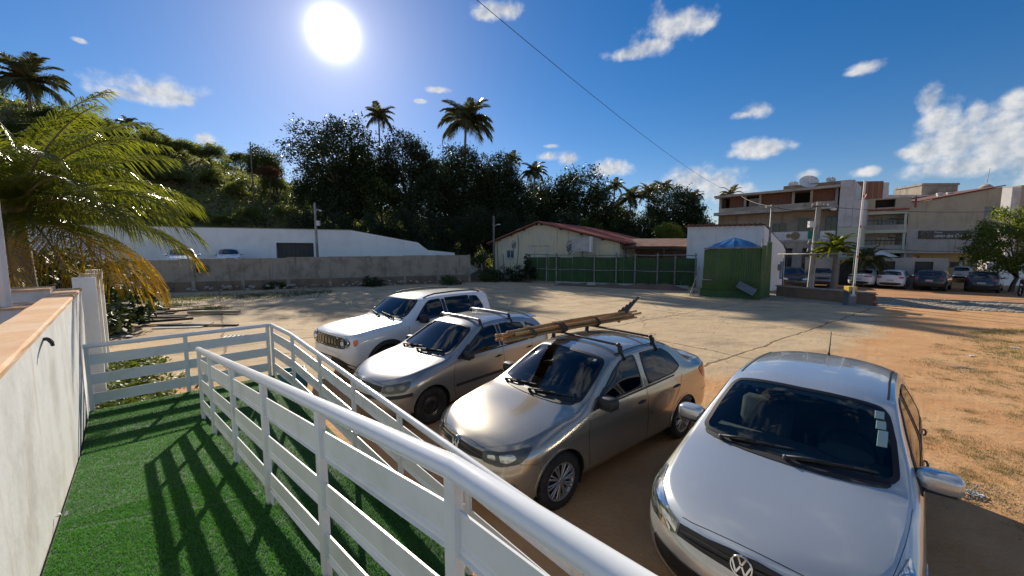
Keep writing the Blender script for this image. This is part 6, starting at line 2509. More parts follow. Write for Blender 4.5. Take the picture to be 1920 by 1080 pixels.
# ---- white compact SUV -----------------------------------------------------
LJ = 4.232
suv_sp = dict(L=LJ, W=1.80, wb=2.57, fx=.86, wr=.345, gap=.075, xr=.34, xe=.30, pf=3.6, pr=3.2, cab=(1.28, LJ - .2), bulge=.012, shoulder=.014,
              zt=[(-.1, .985), (0, 1.00), (.10, 1.035), (.4, 1.075), (.8, 1.115), (1.15, 1.145), (1.24, 1.165), (1.5, 1.36), (1.74, 1.535), (1.84, 1.588), (2.0, 1.615), (2.6, 1.64), (3.4, 1.635), (3.95, 1.60), (4.06, 1.56), (4.13, 1.40), (4.20, 1.16), (LJ, 1.08), (LJ + .1, 1.05)],
              ze=[(-.1, .95), (0, .965), (.10, 1.0), (.4, 1.045), (.8, 1.085), (1.2, 1.11), (1.36, 1.15), (1.6, 1.315), (1.84, 1.485), (1.95, 1.535), (2.1, 1.56), (2.7, 1.585), (3.5, 1.575), (3.95, 1.54), (4.06, 1.48), (4.15, 1.25), (LJ + .1, 1.02)],
              zb=[(-.1, .88), (0, .895), (.10, .935), (.4, .985), (.8, 1.02), (1.2, 1.05), (1.5, 1.065), (2.6, 1.09), (3.6, 1.12), (4.0, 1.12), (LJ + .1, .98)],
              ye=[(-.1, .70), (.4, .745), (1.0, .77), (1.3, .77), (1.9, .665), (2.2, .645), (3.6, .64), (4.0, .665), (LJ + .1, .72)],
              yb=[(-.1, .80), (.4, .845), (.9, .865), (1.4, .862), (3.0, .86), (3.8, .85), (LJ + .1, .82)],
              ym=[(0, .82), (.4, .87), (.9, .895), (1.5, .885), (2.8, .885), (3.4, .895), (LJ + .1, .84)],
              zm=[(0, .62), (.5, .70), (3.4, .74), (LJ + .1, .70)],
              ys=[(0, .76), (.4, .80), (3.6, .81), (LJ + .1, .76)],
              zs=[(0, .33), (.3, .30), (.8, .27), (3.3, .27), (3.8, .33), (LJ + .1, .40)],
              fp=[(.2, .14), (.34, .06), (.48, .0), (.66, .0), (.74, .03), (.97, .035), (1.05, .06)], fl=.8,
              rp=[(.3, .08), (.45, .0), (.75, .0), (.9, .03), (1.1, .04), (1.6, .0)], tn=[(0, 2.6), (1.2, 2.4), (2.0, 3.6), (LJ, 3.2)])
jp = Car(suv_sp, 'parked_suv', 'white boxy compact SUV with seven-slot grille and roof rails', 'car')
ws = windscreen(jp, [(1.27, 0, 1.18), (1.29, .35, 1.175), (1.38, .64, 1.17), (1.46, .70, 1.21), (1.66, .655, 1.345), (1.82, .605, 1.455), (1.88, .55, 1.515), (1.80, .28, 1.555), (1.785, 0, 1.565)], None)
rear = windscreen(jp, [(4.19, 0, 1.17), (4.19, .35, 1.165), (4.16, .62, 1.16), (4.10, .635, 1.30), (4.06, .60, 1.44), (4.04, .40, 1.50), (4.04, 0, 1.52)], None, True)
wins = [[(1.56, 1.105), (2.42, 1.125), (2.42, 1.535), (2.12, 1.525), (2.02, 1.495), (1.80, 1.33)], [(2.54, 1.13), (3.34, 1.145), (3.36, 1.20), (3.34, 1.53), (2.54, 1.54)], [(3.44, 1.15), (3.72, 1.165), (3.76, 1.21), (3.64, 1.50), (3.44, 1.525)]]
outl = side_windows(jp, wins, .862, 1.09, .68, 1.55, None)
jp.body('paint_jeep')
g = jp.patch('windscreen', ws, 'glass_tint', off=.006, rings=7)
jp.ring('windscreen_seal', ws, .045, 'seal_black', g, off=.008)
g = jp.patch('rear_window', rear, 'glass_dark', off=.006, rings=6)
for o_ in outl:
    g = jp.patch('side_window', o_, 'glass_dark', off=.004, both=True, k=.12)
    jp.ring('window_seal', o_, .022, 'seal_black', g, off=.007, both=True, k=.12)
for x in (2.48, 3.40):
    jp.strip('pillar_trim', P3([(x, 1.13), (x, 1.52)], .862, 1.09, .68, 1.55), .10, 'soft_black', off=.005, both=True)
cabin(jp, 1.36, 1.12, 2.22, 1.12, .68)
wheels(jp, 'alloy')
mirrors(jp, 1.74, 1.155, .85, 'black_plastic', (.08, .125, .10))
handles(jp, [(2.35, .88, .98), (3.25, .88, 1.0)], 'paint_jeep')
for ln in ([(1.40, 1.05), (1.36, .85), (1.40, .40)], [(2.48, 1.10), (2.48, .40)], [(3.42, 1.13), (3.38, .95), (3.16, .76), (3.08, .55), (3.06, .40)]):
    jp.strip('shut_line', [(x, .885, z) for x, z in ln], .008, 'seal_black', off=.0012, both=True)
jp.strip('hood_line', [(.18, .70, 1.0), (.7, .765, 1.065), (1.25, .785, 1.10)], .007, 'seal_black', off=.001, both=True)
jp.patch('cowl_grille', [(1.20, 0, 1.155), (1.22, .35, 1.15), (1.30, .66, 1.13), (1.38, .70, 1.165), (1.29, .35, 1.18), (1.27, 0, 1.185), (1.29, -.35, 1.18), (1.38, -.70, 1.165), (1.30, -.66, 1.13), (1.22, -.35, 1.15)], 'black_plastic', off=.008, rings=3, rnd=0)
wiper(jp, 'wiper', (1.25, .05, 1.18), (1.42, .60, 1.22))
wiper(jp, 'wiper', (1.28, -.45, 1.18), (1.36, .10, 1.24))
gr = jp.patch('grille_panel', [(.045, 0, .955), (.05, .35, .955), (.07, .56, .955), (.10, .69, .935), (.12, .745, .86), (.09, .70, .775), (.05, .58, .73), (.03, .35, .72), (.02, 0, .715), (.03, -.35, .72), (.05, -.58, .73), (.09, -.70, .775),
                               (.12, -.745, .86), (.10, -.69, .935), (.07, -.56, .955), (.05, -.35, .955)], 'soft_black', off=.004, rings=6, rnd=1)
for i in range(7):
    y = (i - 3) * .128
    jp.ring('grille_slot', [(.04, y - .047, .94), (.04, y + .047, .94), (.03, y + .047, .745), (.03, y - .047, .745)], .013, 'chrome', gr, off=.012, rnd=2, k=.15)
for sg in (1, -1):
    q, n = jp.snap((.09, sg * .615, .855), .004)
    d = Vector((-1, sg * .25, .05)).normalized()
    M = d.to_track_quat('Z', 'Y').to_matrix().to_4x4()
    M.translation = q
    mb = MB()
    mb.lathe([(.100, -.03), (.102, .012), (.094, .022), (.086, .018), (.060, -.002), (.001, -.012)], 28, M)
    o_ = mb.build('headlight', 'lamp_silver', jp.root, True, angle=50)
    mb = MB()
    mb.lathe([(.090, .018), (.070, .032), (.035, .040), (.001, .043)], 28, M)
    mb.build('lens', 'glass_lamp', o_, True)
jp.patch('turn_signal', [(.155, .775, .915), (.235, .815, .925), (.23, .82, .845), (.19, .805, .795), (.155, .785, .81)], 'lamp_amber', off=.008, both=True, rnd=2)
jp.patch('lower_bumper', [(.02, 0, .55), (.03, .40, .55), (.08, .62, .50), (.20, .80, .40), (.22, .80, .32), (.14, .70, .31), (.06, .4, .335), (.05, 0, .335), (.06, -.4, .335), (.14, -.70, .31), (.22, -.80, .32), (.20, -.80, .40), (.08, -.62, .50), (.03, -.40, .55)],
         'black_plastic', off=.006, rings=6, rnd=1)
plate_on(jp, (0, 0, .47), '')
rad = suv_sp['wr'] + .10
for ax in (suv_sp['fx'], suv_sp['fx'] + suv_sp['wb']):
    jp.strip('arch_cladding', [(ax + rad * 1.02 * math.cos(a), .89, suv_sp['wr'] + rad * math.sin(a)) for a in np.linspace(R(-12), R(192), 26)], .10, 'black_plastic', off=.014, both=True, seg=.5)
jp.strip('sill_cladding', [(1.30, .88, .38), (3.0, .88, .38)], .16, 'black_plastic', off=.010, both=True)
for sg in (1, -1):
    mb = MB()
    pts = [jp.snap((x, sg * .60, 1.6), o_)[0] for x, o_ in ((1.98, .0), (2.10, .035), (2.3, .058), (2.9, .062), (3.5, .058), (3.72, .035), (3.84, .0))]
    mb.tube(pts, [.012, .020, .020, .020, .020, .020, .012], 8)
    mb.build('roof_rail', 'black_plastic', jp.root, True)
mb = MB()
qa, na = jp.snap((3.75, .0, 1.62), 0)
mb.tube([qa, qa + Vector((.02, 0, .03)), qa + Vector((.08, 0, .16))], [.016, .008, .003], 8)
mb.build('roof_aerial', 'black_plastic', jp.root, True)
jp.patch('tail_light', [(4.20, .66, 1.06), (4.14, .79, 1.06), (4.14, .80, .86), (4.21, .67, .86)], 'lamp_red', off=.008, both=True, rnd=1)

voy.place(-.62, 3.94, 218.8)
gol.place(1.44, 2.30, 224.3)
g4.place(-2.35, 5.80, 226.0)
jp.place(-3.78, 7.85, 230.5)


# ------------------------------------------------------------------ cars parked beyond the lot
def simple_car(kind, paint_, label, nose, heading, z=0.0, group=None, scale=1.0, rear_glass='glass_dark', name=None):
    if kind == 'suv':
        sp = dict(suv_sp)
        sp['fp'] = [(.2, .14), (.34, .05), (.5, .0), (.7, .02), (.85, .06), (1.05, .16)]
        sp['pf'] = 2.5
        sp['rp'] = [(.3, .08), (.45, .0), (.75, .0), (.95, .06), (1.2, .10), (1.6, .04)]
    else:
        sp = gol_spec(kind)
    sp['smooth'] = 1
    c = Car(sp, name or {'suv': 'parked_suv', 'sedan': 'parked_sedan'}.get(kind, 'parked_hatchback'), label, 'car', group, lod=.5)
    if kind == 'suv':
        ws_ = [(1.27, 0, 1.18), (1.29, .35, 1.175), (1.38, .64, 1.17), (1.46, .70, 1.21), (1.66, .655, 1.345), (1.82, .605, 1.455), (1.88, .55, 1.515), (1.80, .28, 1.555), (1.785, 0, 1.565)]
        rw_ = [(4.19, 0, 1.17), (4.19, .35, 1.165), (4.16, .62, 1.16), (4.10, .635, 1.30), (4.06, .60, 1.44), (4.04, .40, 1.50), (4.04, 0, 1.52)]
        wn_ = [P3(q_, .862, 1.09, .68, 1.55) for q_ in wins]
        L_ = LJ
        tl_ = [(4.22, .58, 1.10), (4.14, .80, 1.10), (4.10, .83, 1.0), (4.16, .81, .90), (4.23, .60, .93)]
        hl_ = [(.06, .50, .93), (.20, .78, .97), (.34, .84, .95), (.24, .82, .84), (.06, .55, .82)]
        gl_ = [(.03, .48, .92), (.02, .46, .74), (.02, -.46, .74), (.03, -.48, .92)]
        low = [(LJ, .75, .62), (LJ, -.75, .62), (LJ - .03, -.70, .42), (LJ - .03, .70, .42)]
        lof = [(.02, .70, .60), (.02, -.70, .60), (.06, -.66, .38), (.06, .66, .38)]
        pz = .82
    else:
        ws_ = GOL_WS
        if kind == 'sedan':
            rw_ = [(3.62, 0, 1.135), (3.66, .35, 1.115), (3.66, .56, 1.09), (3.52, .575, 1.16), (3.30, .525, 1.275), (3.22, .45, 1.32), (3.19, 0, 1.35)]
            tl_ = [(4.19, .35, .95), (4.05, .72, .97), (3.94, .77, .95), (4.02, .76, .83), (4.19, .36, .85)]
            sw_ = [FRONT_WIN, [(2.375, .968), (3.02, .99), (3.20, 1.05), (3.06, 1.255), (2.93, 1.325), (2.375, 1.357)]]
        else:
            rw_ = [(3.735, 0, 1.06), (3.735, .35, 1.05), (3.71, .58, 1.04), (3.62, .585, 1.14), (3.53, .53, 1.25), (3.505, .40, 1.315), (3.50, 0, 1.345)]
            tl_ = [(3.84, .46, .95), (3.74, .74, .97), (3.70, .77, .92), (3.76, .775, .82), (3.86, .48, .83)]
            sw_ = [FRONT_WIN, [(2.375, .968), (2.95, .985), (3.06, 1.02), (2.93, 1.322), (2.375, 1.352)]]
        wn_ = [P3(q_, .795, .95, .615, 1.35) for q_ in sw_]
        L_ = sp['L']
        hl_ = [(.075, .42, .705), (.30, .69, .775), (.44, .775, .80), (.27, .765, .635), (.06, .43, .61)]
        gl_ = [(.05, .42, .70), (.03, .42, .60), (.03, -.42, .60), (.05, -.42, .70)]
        low = [(L_, .68, .50), (L_, -.68, .50), (L_ - .04, -.62, .30), (L_ - .04, .62, .30)]
        lof = [(.02, .60, .44), (.02, -.60, .44), (.05, -.55, .28), (.05, .55, .28)]
        pz = .66
    c.body(paint_, False)
    full = lambda h_: h_ + [(x, -y, zz_) for x, y, zz_ in h_[::-1] if abs(y) > 1e-6]
    c.patch('windscreen', full(ws_), 'window_dark', off=.012, rings=4)
    c.patch('rear_window', full(rw_), 'window_dark', off=.012, rings=4)
    for q_ in wn_:
        c.patch('side_window', q_, 'window_dark', off=.012, rings=3, both=True, k=.12)
    c.patch('tail_light', tl_, 'lamp_red', off=.014, rings=3, both=True, rnd=1)
    c.patch('headlight', hl_, 'lamp_silver', off=.014, rings=3, both=True, rnd=1)
    c.patch('grille', gl_, 'soft_black', off=.010, rings=3, rnd=1)
    c.patch('rear_skirt', low, 'black_plastic', off=.012, rings=3, rnd=1)
    c.patch('front_skirt', lof, 'black_plastic', off=.012, rings=3, rnd=1)
    plate_on(c, (L_, 0, pz), '')
    wheels(c, 'alloy')
    mirrors(c, 1.74 if kind == 'suv' else 1.46, 1.155 if kind == 'suv' else .985, .90 if kind == 'suv' else .83, paint_)
    c.place(nose[0], nose[1], heading)
    c.root.location.z = z
    c.root.scale = (scale,) * 3
    return c


def by_tail(px, py, heading, L_):
    q = gz(px, py)
    return (q.x + L_ * math.cos(R(heading)), q.y + L_ * math.sin(R(heading)))


simple_car('suv', 'paint_car_black', 'black SUV seen from behind, parked before the guesthouse entrance', by_tail(1740, 546, 37, LJ * .86), 37, scale=.86)
simple_car('suv', 'paint_car_white', 'white SUV with dark lamps parked against the ochre guesthouse wall', by_tail(1797, 530, 41, LJ * .86), 41, scale=.86)
simple_car('hatch', 'paint_car_navy', 'dark hatchback parked by the round green tree', by_tail(1838, 549, 36, 3.6), 36, scale=.92)
simple_car('hatch', 'paint_car_white', 'small white crossover with black skirt between the sedan and the black SUV', by_tail(1667, 542, 38, 3.6), 38, scale=.92)
simple_car('sedan', 'paint_car_white', 'white sedan seen from behind next to the raised barrier', by_tail(1607, 539, 28, 4.0), 28, scale=.93)
q = gz(1542, 541)
simple_car('suv', 'paint_car_grey', 'dark grey SUV facing the lot beside the leaning power pole', (q.x, q.y), 238, scale=.88)
q = gz(1571, 528)
simple_car('hatch', 'paint_car_white', 'white hatchback half hidden behind the dark grey SUV', (q.x, q.y), 225, scale=.92)
q = gz(1628, 530)
simple_car('suv', 'paint_car_black', 'black SUV half hidden behind the white sedan', (q.x, q.y), 228, scale=.86)
q = gz(1670, 529)
simple_car('suv', 'paint_car_grey', 'grey SUV half hidden behind the small white crossover', (q.x, q.y), 228, scale=.86)
q = gz(1490, 541)
simple_car('hatch', 'paint_car_navy', 'dark hatchback between the workshop gable and the power pole', (q.x, q.y), 240)
for px, Y, lb in ((344, 27.6, 'white car facing out over the concrete wall, beside the palm fronds'), (431, 32.5, 'white car facing out over the concrete wall, nearer the black gate')):
    q = at(px, 490, Y)
    simple_car('hatch', 'paint_car_white', lb, (q.x, q.y), math.degrees(math.atan2(-q.y, -q.x)) + 2, z=float(hill_h(q.x, q.y)) + .0, scale=1.04)

# motorbike at the verge
q = gz(1912, 556)
t = thing('motorbike', 'dark motorbike parked on the red verge by the white wall', 'motorbike', (q.x, q.y, 0), R(25))
tyre, rme, rr_, hw_ = wheel_meshes('alloy', .29, .09)
for x in (0, 1.25):
    mb = MB()
    mb.lathe([(.23, -.03), (.29, -.045), (.31, 0), (.29, .045), (.23, .03)], 24, Matrix.Translation((x, 0, .31)) @ Matrix.Rotation(PI / 2, 4, 'X'))
    o = mb.build('wheel', 'rubber', t, True)
    mb = MB()
    for k in range(8):
        a_ = PI * k / 8
        mb.tube([(x + .23 * math.cos(a_), 0, .31 + .23 * math.sin(a_)), (x - .23 * math.cos(a_), 0, .31 - .23 * math.sin(a_))], .006, 4)
    mb.build('spokes', 'chrome', o)
mb = MB()
mb.tube([(0, .08, .31), (.18, .08, .85), (.24, 0, 1.0)], .025, 8)
mb.tube([(0, -.08, .31), (.18, -.08, .85), (.24, 0, 1.0)], .025, 8)
mb.tube([(.24, 0, .9), (.5, 0, .6), (.9, 0, .45), (1.25, .07, .31)], .03, 8)
mb.tube([(.4, 0, .45), (.8, 0, .4), (.85, 0, .7)], .03, 8)
mb.build('frame', 'steel_black', t, True)
mb = MB()
mb.add(*ellipsoid((.5, 0, .80), (.24, .13, .13)))
mb.build('fuel_tank', 'paint_car_black', t, True)
mb = MB()
mb.add(*ellipsoid((1.0, 0, .80), (.36, .12, .06), pw=.7))
mb.build('seat', 'black_plastic', t, True)
mb = MB()
mb.add(*ellipsoid((.55, 0, .48), (.2, .14, .16), pw=.8))
mb.build('engine', 'steel_grey', t, True)
mb = MB()
mb.tube([(.35, .36, 1.06), (.25, .2, 1.06), (.25, -.2, 1.06), (.35, -.36, 1.06)], .018, 8)
mb.add(*ellipsoid((.10, 0, .92), (.09, .09, .09)))
mb.build('handlebar', 'steel_black', t, True)


# ------------------------------------------------------------------ foliage
def leaf_quads(P, size, rg, up=.35, aspect=.5):
    """rhombic leaves at points P"""
    n = len(P)
    nr = rg.normal(size=(n, 3))
    nr[:, 2] = np.abs(nr[:, 2]) + up
    nr /= np.linalg.norm(nr, axis=1, keepdims=True)
    a = np.cross(nr, rg.normal(size=(n, 3)))
    a /= np.linalg.norm(a, axis=1, keepdims=True) + 1e-9
    b = np.cross(nr, a)
    s_ = (size * rg.uniform(.6, 1.3, n))[:, None]
    V = np.stack([P - a * s_, P + b * s_ * aspect, P + a * s_, P - b * s_ * aspect], 1)
    return V.reshape(-1, 3)


def crown_points(seed, nc, per, rad=(1, 1, .8), shell=.5, sig=.15, flat=-.45, lobes=8, lob=.28):
    rg = np.random.default_rng(seed)
    d = rg.normal(size=(nc * 3, 3))
    d /= np.linalg.norm(d, axis=1, keepdims=True)
    d = d[d[:, 2] > flat][:nc]
    L_ = rg.normal(size=(lobes, 3))
    L_ /= np.linalg.norm(L_, axis=1, keepdims=True)
    bulge = (np.clip(d @ L_.T, 0, 1)**4).max(1)
    r = (1 - lob + lob * 1.4 * bulge) * (shell + (1 - shell) * rg.random(len(d))**.6)
    C = d * r[:, None] * np.array(rad)
    P = C[:, None, :] + rg.normal(size=(len(C), per, 3)) * sig * np.array([1, 1, .7]) * rg.uniform(.6, 1.25, (len(C), 1, 1))
    return C, P.reshape(-1, 3), rg


CROWNS = {}


def crown_mesh(key, mt, seed, nc, per, leaf, **kw):
    C, P, rg = crown_points(seed, nc, per, **kw)
    V = leaf_quads(P, leaf, rg)
    n = len(V) // 4
    o = fast_mesh('crown', V, np.arange(4 * n).reshape(-1, 4), mt)
    me = o.data
    bpy.data.objects.remove(o, do_unlink=True)
    CROWNS[key] = (me, C)


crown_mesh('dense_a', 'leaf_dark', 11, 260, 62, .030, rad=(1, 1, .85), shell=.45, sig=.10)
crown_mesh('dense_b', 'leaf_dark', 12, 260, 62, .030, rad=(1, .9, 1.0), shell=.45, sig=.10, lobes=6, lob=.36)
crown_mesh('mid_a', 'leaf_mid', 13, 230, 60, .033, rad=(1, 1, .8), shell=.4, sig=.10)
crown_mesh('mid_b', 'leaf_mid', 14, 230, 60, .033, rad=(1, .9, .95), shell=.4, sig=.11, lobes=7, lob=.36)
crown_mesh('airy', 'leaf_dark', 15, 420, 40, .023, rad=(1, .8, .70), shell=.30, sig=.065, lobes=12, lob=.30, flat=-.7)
crown_mesh('hill', 'leaf_hill', 16, 170, 44, .045, rad=(1, 1, .75), shell=.3, sig=.13, flat=-.25)
crown_mesh('hill_b', 'leaf_hill', 17, 170, 44, .045, rad=(1, .9, .85), shell=.3, sig=.12, flat=-.25, lob=.4)
crown_mesh('rust', 'leaf_rust', 18, 130, 40, .045, rad=(1, 1, .8), shell=.3, sig=.13)
crown_mesh('lit', 'leaf_lit', 19, 320, 62, .032, rad=(1, 1, .95), shell=.55, sig=.09, flat=-.75, lobes=9, lob=.22)


def tree(label, key, x, y, r, crown_h, zc, bark='bark', group=None, limbs=7, trunk_r=None, rot=None, z0=None, name='tree'):
    """x, y foot; r crown half width; crown_h crown half height; zc height of the crown's centre"""
    z0 = float(hill_h(x, y)) if z0 is None else z0
    t = thing(name, label, 'tree', (x, y, z0), rot if rot is not None else random.uniform(0, 6.28), group)
    me, C = CROWNS[key]
    o = bpy.data.objects.new('crown', me)
    COL.objects.link(o)
    o.parent = t
    o.location = (0, 0, zc - z0)
    o.scale = (r, r, crown_h)
    h_ = zc - z0
    tr = trunk_r or max(.06, r * .055)
    mb = MB()
    k = Vector((random.uniform(-.1, .1) * r, random.uniform(-.1, .1) * r, 0))
    fork = Vector((k.x, k.y, max(h_ - crown_h * .75, h_ * .35)))
    mb.tube([(0, 0, -.3), (k.x * .4, k.y * .4, fork.z * .5), fork], [tr * 1.25, tr, tr * .8], 9)
    idx = np.argsort(-np.linalg.norm(C, axis=1))
    for j in range(limbs):
        c = C[idx[(j * 17) % (len(idx) // 2)]]
        tip = Vector((c[0] * r * .85, c[1] * r * .85, h_ + c[2] * crown_h * .85))
        m1 = fork.lerp(tip, .45) + Vector((random.uniform(-.1, .1), random.uniform(-.1, .1), .1)) * r
        mb.tube([fork - Vector((0, 0, .1)), m1, tip], [tr * .6, tr * .34, tr * .10], 6)
    mb.build('trunk', bark, t, True)
    return t


def tree_px(label, key, px, top, half, Y, ratio=.85, **kw):
    Y = Y * 1.13 if 48.3 < Y < 70 else Y
    r = half / FOC * Y
    q = at(px, top, Y)
    ch = r * ratio
    return tree(label, key, q.x, q.y, r, ch, q.z - ch * .92, **kw)


G1 = 'tall trees along the skyline behind the lot'
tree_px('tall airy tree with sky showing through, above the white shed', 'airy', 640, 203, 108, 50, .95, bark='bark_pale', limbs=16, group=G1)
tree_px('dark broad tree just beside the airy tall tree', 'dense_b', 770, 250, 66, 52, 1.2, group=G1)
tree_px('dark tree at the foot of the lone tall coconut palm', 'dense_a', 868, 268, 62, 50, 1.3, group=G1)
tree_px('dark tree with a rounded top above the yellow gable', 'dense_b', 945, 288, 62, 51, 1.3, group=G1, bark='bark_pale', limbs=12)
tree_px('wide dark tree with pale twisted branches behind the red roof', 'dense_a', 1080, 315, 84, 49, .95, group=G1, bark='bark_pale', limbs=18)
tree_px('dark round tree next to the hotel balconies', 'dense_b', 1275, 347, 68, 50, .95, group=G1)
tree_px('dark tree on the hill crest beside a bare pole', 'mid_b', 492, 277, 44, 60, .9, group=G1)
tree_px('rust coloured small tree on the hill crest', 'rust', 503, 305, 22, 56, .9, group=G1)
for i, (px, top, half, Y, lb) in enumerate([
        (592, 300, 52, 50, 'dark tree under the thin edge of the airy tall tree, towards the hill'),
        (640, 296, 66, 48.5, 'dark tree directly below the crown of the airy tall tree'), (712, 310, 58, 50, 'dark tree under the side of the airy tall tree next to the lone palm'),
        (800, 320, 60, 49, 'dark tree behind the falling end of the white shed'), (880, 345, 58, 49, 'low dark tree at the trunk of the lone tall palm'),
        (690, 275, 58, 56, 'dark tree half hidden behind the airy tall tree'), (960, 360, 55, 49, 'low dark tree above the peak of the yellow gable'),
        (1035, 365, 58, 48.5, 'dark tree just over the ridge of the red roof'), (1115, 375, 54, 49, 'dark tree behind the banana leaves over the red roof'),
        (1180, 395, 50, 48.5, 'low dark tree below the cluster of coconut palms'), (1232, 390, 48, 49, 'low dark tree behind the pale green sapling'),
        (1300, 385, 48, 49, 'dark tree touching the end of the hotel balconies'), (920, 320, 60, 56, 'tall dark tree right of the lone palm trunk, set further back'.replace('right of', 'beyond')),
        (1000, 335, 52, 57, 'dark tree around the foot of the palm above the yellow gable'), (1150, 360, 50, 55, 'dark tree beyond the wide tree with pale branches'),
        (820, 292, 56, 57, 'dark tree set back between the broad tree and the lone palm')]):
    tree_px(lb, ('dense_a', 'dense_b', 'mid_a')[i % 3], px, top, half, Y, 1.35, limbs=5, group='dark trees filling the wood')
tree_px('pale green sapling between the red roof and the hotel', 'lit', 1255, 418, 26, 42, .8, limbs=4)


for i, (px, half) in enumerate(((575, 40), (640, 44), (700, 42), (755, 44), (812, 46), (860, 44), (905, 40), (945, 42), (1000, 42), (1060, 44))):
    tree_px('low dark understorey tree below the tall trees, just over the roofs', ('dense_b', 'dense_a')[i % 2], px, 388 + (i % 3) * 8, half, 47.2 + (i % 2), 1.5, limbs=3, group='understorey trees over the roofs')


def on_hill(px, py):
    for Y in np.arange(38, 120, .5):
        q = at(px, py, Y)
        if q.z <= hill_h(q.x, q.y):
            return q
    return q


G3 = 'shrubby trees on the grassy hillside'
for i, (px, base, half) in enumerate([(120, 262, 48), (178, 265, 36), (232, 285, 34), (290, 292, 32), (345, 302, 34), (398, 312, 32), (452, 322, 30), (265, 335, 36), (330, 352, 30), (395, 350, 26), (200, 345, 44),
                                      (440, 372, 24), (300, 400, 26), (520, 372, 32), (365, 418, 24), (470, 420, 26), (540, 415, 26), (250, 415, 34), (70, 300, 60), (140, 330, 52), (420, 425, 20), (215, 268, 24), (315, 285, 20), (500, 330, 26)]):
    q = on_hill(px, base)
    r = half / FOC * q.y
    crest = base < 325
    tree('olive shrubby tree on the hill crest against the sky' if crest else 'olive shrubby tree on the open slope above the white shed', ('hill', 'hill_b')[i % 2] if i % 6 else 'mid_a', q.x, q.y, r, r * .8, q.z + r * .62, group=G3 + (' crest' if crest else ''), limbs=3)
tree_px('round bright green tree overhanging the parked dark hatchback', 'lit', 1912, 394, 62, 25.5, 1.22, limbs=8)

# undergrowth that covers the hill as one mass
rg = np.random.default_rng(5)
N = 80000
hx = rg.uniform(-95, 22, N)
hy = 33 + (hx + 33.2) * 11 / 26.6 + 2 + rg.uniform(0, 55, N)
hz = hill_h(hx, hy)
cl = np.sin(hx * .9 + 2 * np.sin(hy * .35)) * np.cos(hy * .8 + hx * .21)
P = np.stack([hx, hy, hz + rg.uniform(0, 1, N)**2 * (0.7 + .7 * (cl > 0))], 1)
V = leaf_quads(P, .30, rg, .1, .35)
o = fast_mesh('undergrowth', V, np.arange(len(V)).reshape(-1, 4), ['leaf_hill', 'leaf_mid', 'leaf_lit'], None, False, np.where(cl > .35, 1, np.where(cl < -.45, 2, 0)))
tag(o, 'tangled green undergrowth covering the hillside', 'undergrowth', kind='stuff')


# ------------------------------------------------------------------ coconut palms
def frond_arrays(L_, e0, droop, nl, ll, lw, fine, yellow=1.1, seed=0, hang=.5):
    rg_ = np.random.default_rng(seed)
    n = 18
    s_ = np.linspace(0, 1, n)
    ang = e0 - droop * s_**1.4
    dx, dz = np.cos(ang), np.sin(ang)
    X_ = np.concatenate([[0], np.cumsum((dx[1:] + dx[:-1]) / 2)]) * L_ / (n - 1)
    Z_ = np.concatenate([[0], np.cumsum((dz[1:] + dz[:-1]) / 2)]) * L_ / (n - 1)
    V, F, mi_ = [], [], []
    # rachis: triangular section
    for i in range(n):
        w_ = .030 * (1 - .85 * s_[i]) * L_ / 4 + .004
        nx_, nz_ = -dz[i], dx[i]
        V += [(X_[i], -w_, Z_[i]), (X_[i], w_, Z_[i]), (X_[i] - nx_ * w_ * 1.2, 0, Z_[i] - nz_ * w_ * 1.2)]
    for i in range(n - 1):
        for k in range(3):
            F.append((3 * i + k, 3 * i + (k + 1) % 3, 3 * i + 3 + (k + 1) % 3, 3 * i + 3 + k))
            mi_.append(2)
    for i in range(nl):
        for sd_ in (-1, 1):
            t_ = .10 + .90 * (i + .5 * (sd_ > 0) + rg_.uniform(-.2, .2)) / nl
            t_ = min(t_, 1)
            x = np.interp(t_, s_, X_)
            z = np.interp(t_, s_, Z_)
            a_ = np.interp(t_, s_, ang)
            T = Vector((math.cos(a_), 0, math.sin(a_)))
            U = Vector((-math.sin(a_), 0, math.cos(a_)))
            out = R(lerp(68, 22, t_**1.3)) + rg_.uniform(-.12, .12)
            l_ = ll * (math.sin(PI * min(.22 + .70 * t_, 1))**.7) * rg_.uniform(.85, 1.1)
            d0 = (T * math.cos(out) + Vector((0, sd_, 0)) * math.sin(out) + U * .22).normalized()
            p0 = Vector((x, 0, z))
            hg = hang * rg_.uniform(.6, 1.4)
            p1 = p0 + d0 * l_ * .5 + Vector((0, 0, -.10 * hg * l_))
            p2 = p0 + d0 * l_ * .92 + Vector((0, 0, -.55 * hg * l_))
            wv = T * lw
            o_ = len(V)
            m_ = 1 if t_ + rg_.uniform(-.12, .12) > yellow else 0
            if fine:
                V += [tuple(p0 - wv * .4), tuple(p0 + wv * .4), tuple(p1 + wv * .5 - U * lw * .25), tuple(p1 - wv * .5 - U * lw * .25), tuple(p1 + U * lw * .1), tuple(p2 + wv * .08), tuple(p2 - wv * .08), tuple(p0 + U * lw * .2)]
                F += [(o_, o_ + 7, o_ + 4, o_ + 3), (o_ + 7, o_ + 1, o_ + 2, o_ + 4), (o_ + 3, o_ + 4, o_ + 5, o_ + 6), (o_ + 4, o_ + 2, o_ + 5, o_ + 5)]
                mi_ += [m_] * 4
            else:
                V += [tuple(p0 - wv * .6), tuple(p0 + wv * .6), tuple(p1 + wv * .6), tuple(p2)]
                F += [(o_, o_ + 1, o_ + 2, o_ + 3)]
                mi_ += [m_]
    return V, F, mi_


def frond_mesh(mats, *a_, **kw):
    V, F, mi_ = frond_arrays(*a_, **kw)
    F = [tuple(dict.fromkeys(f)) for f in F]
    me = bpy.data.meshes.new('frond')
    me.from_pydata(V, [], F)
    for m_ in mats:
        me.materials.append(MATS[m_])
    me.polygons.foreach_set('material_index', mi_)
    return me


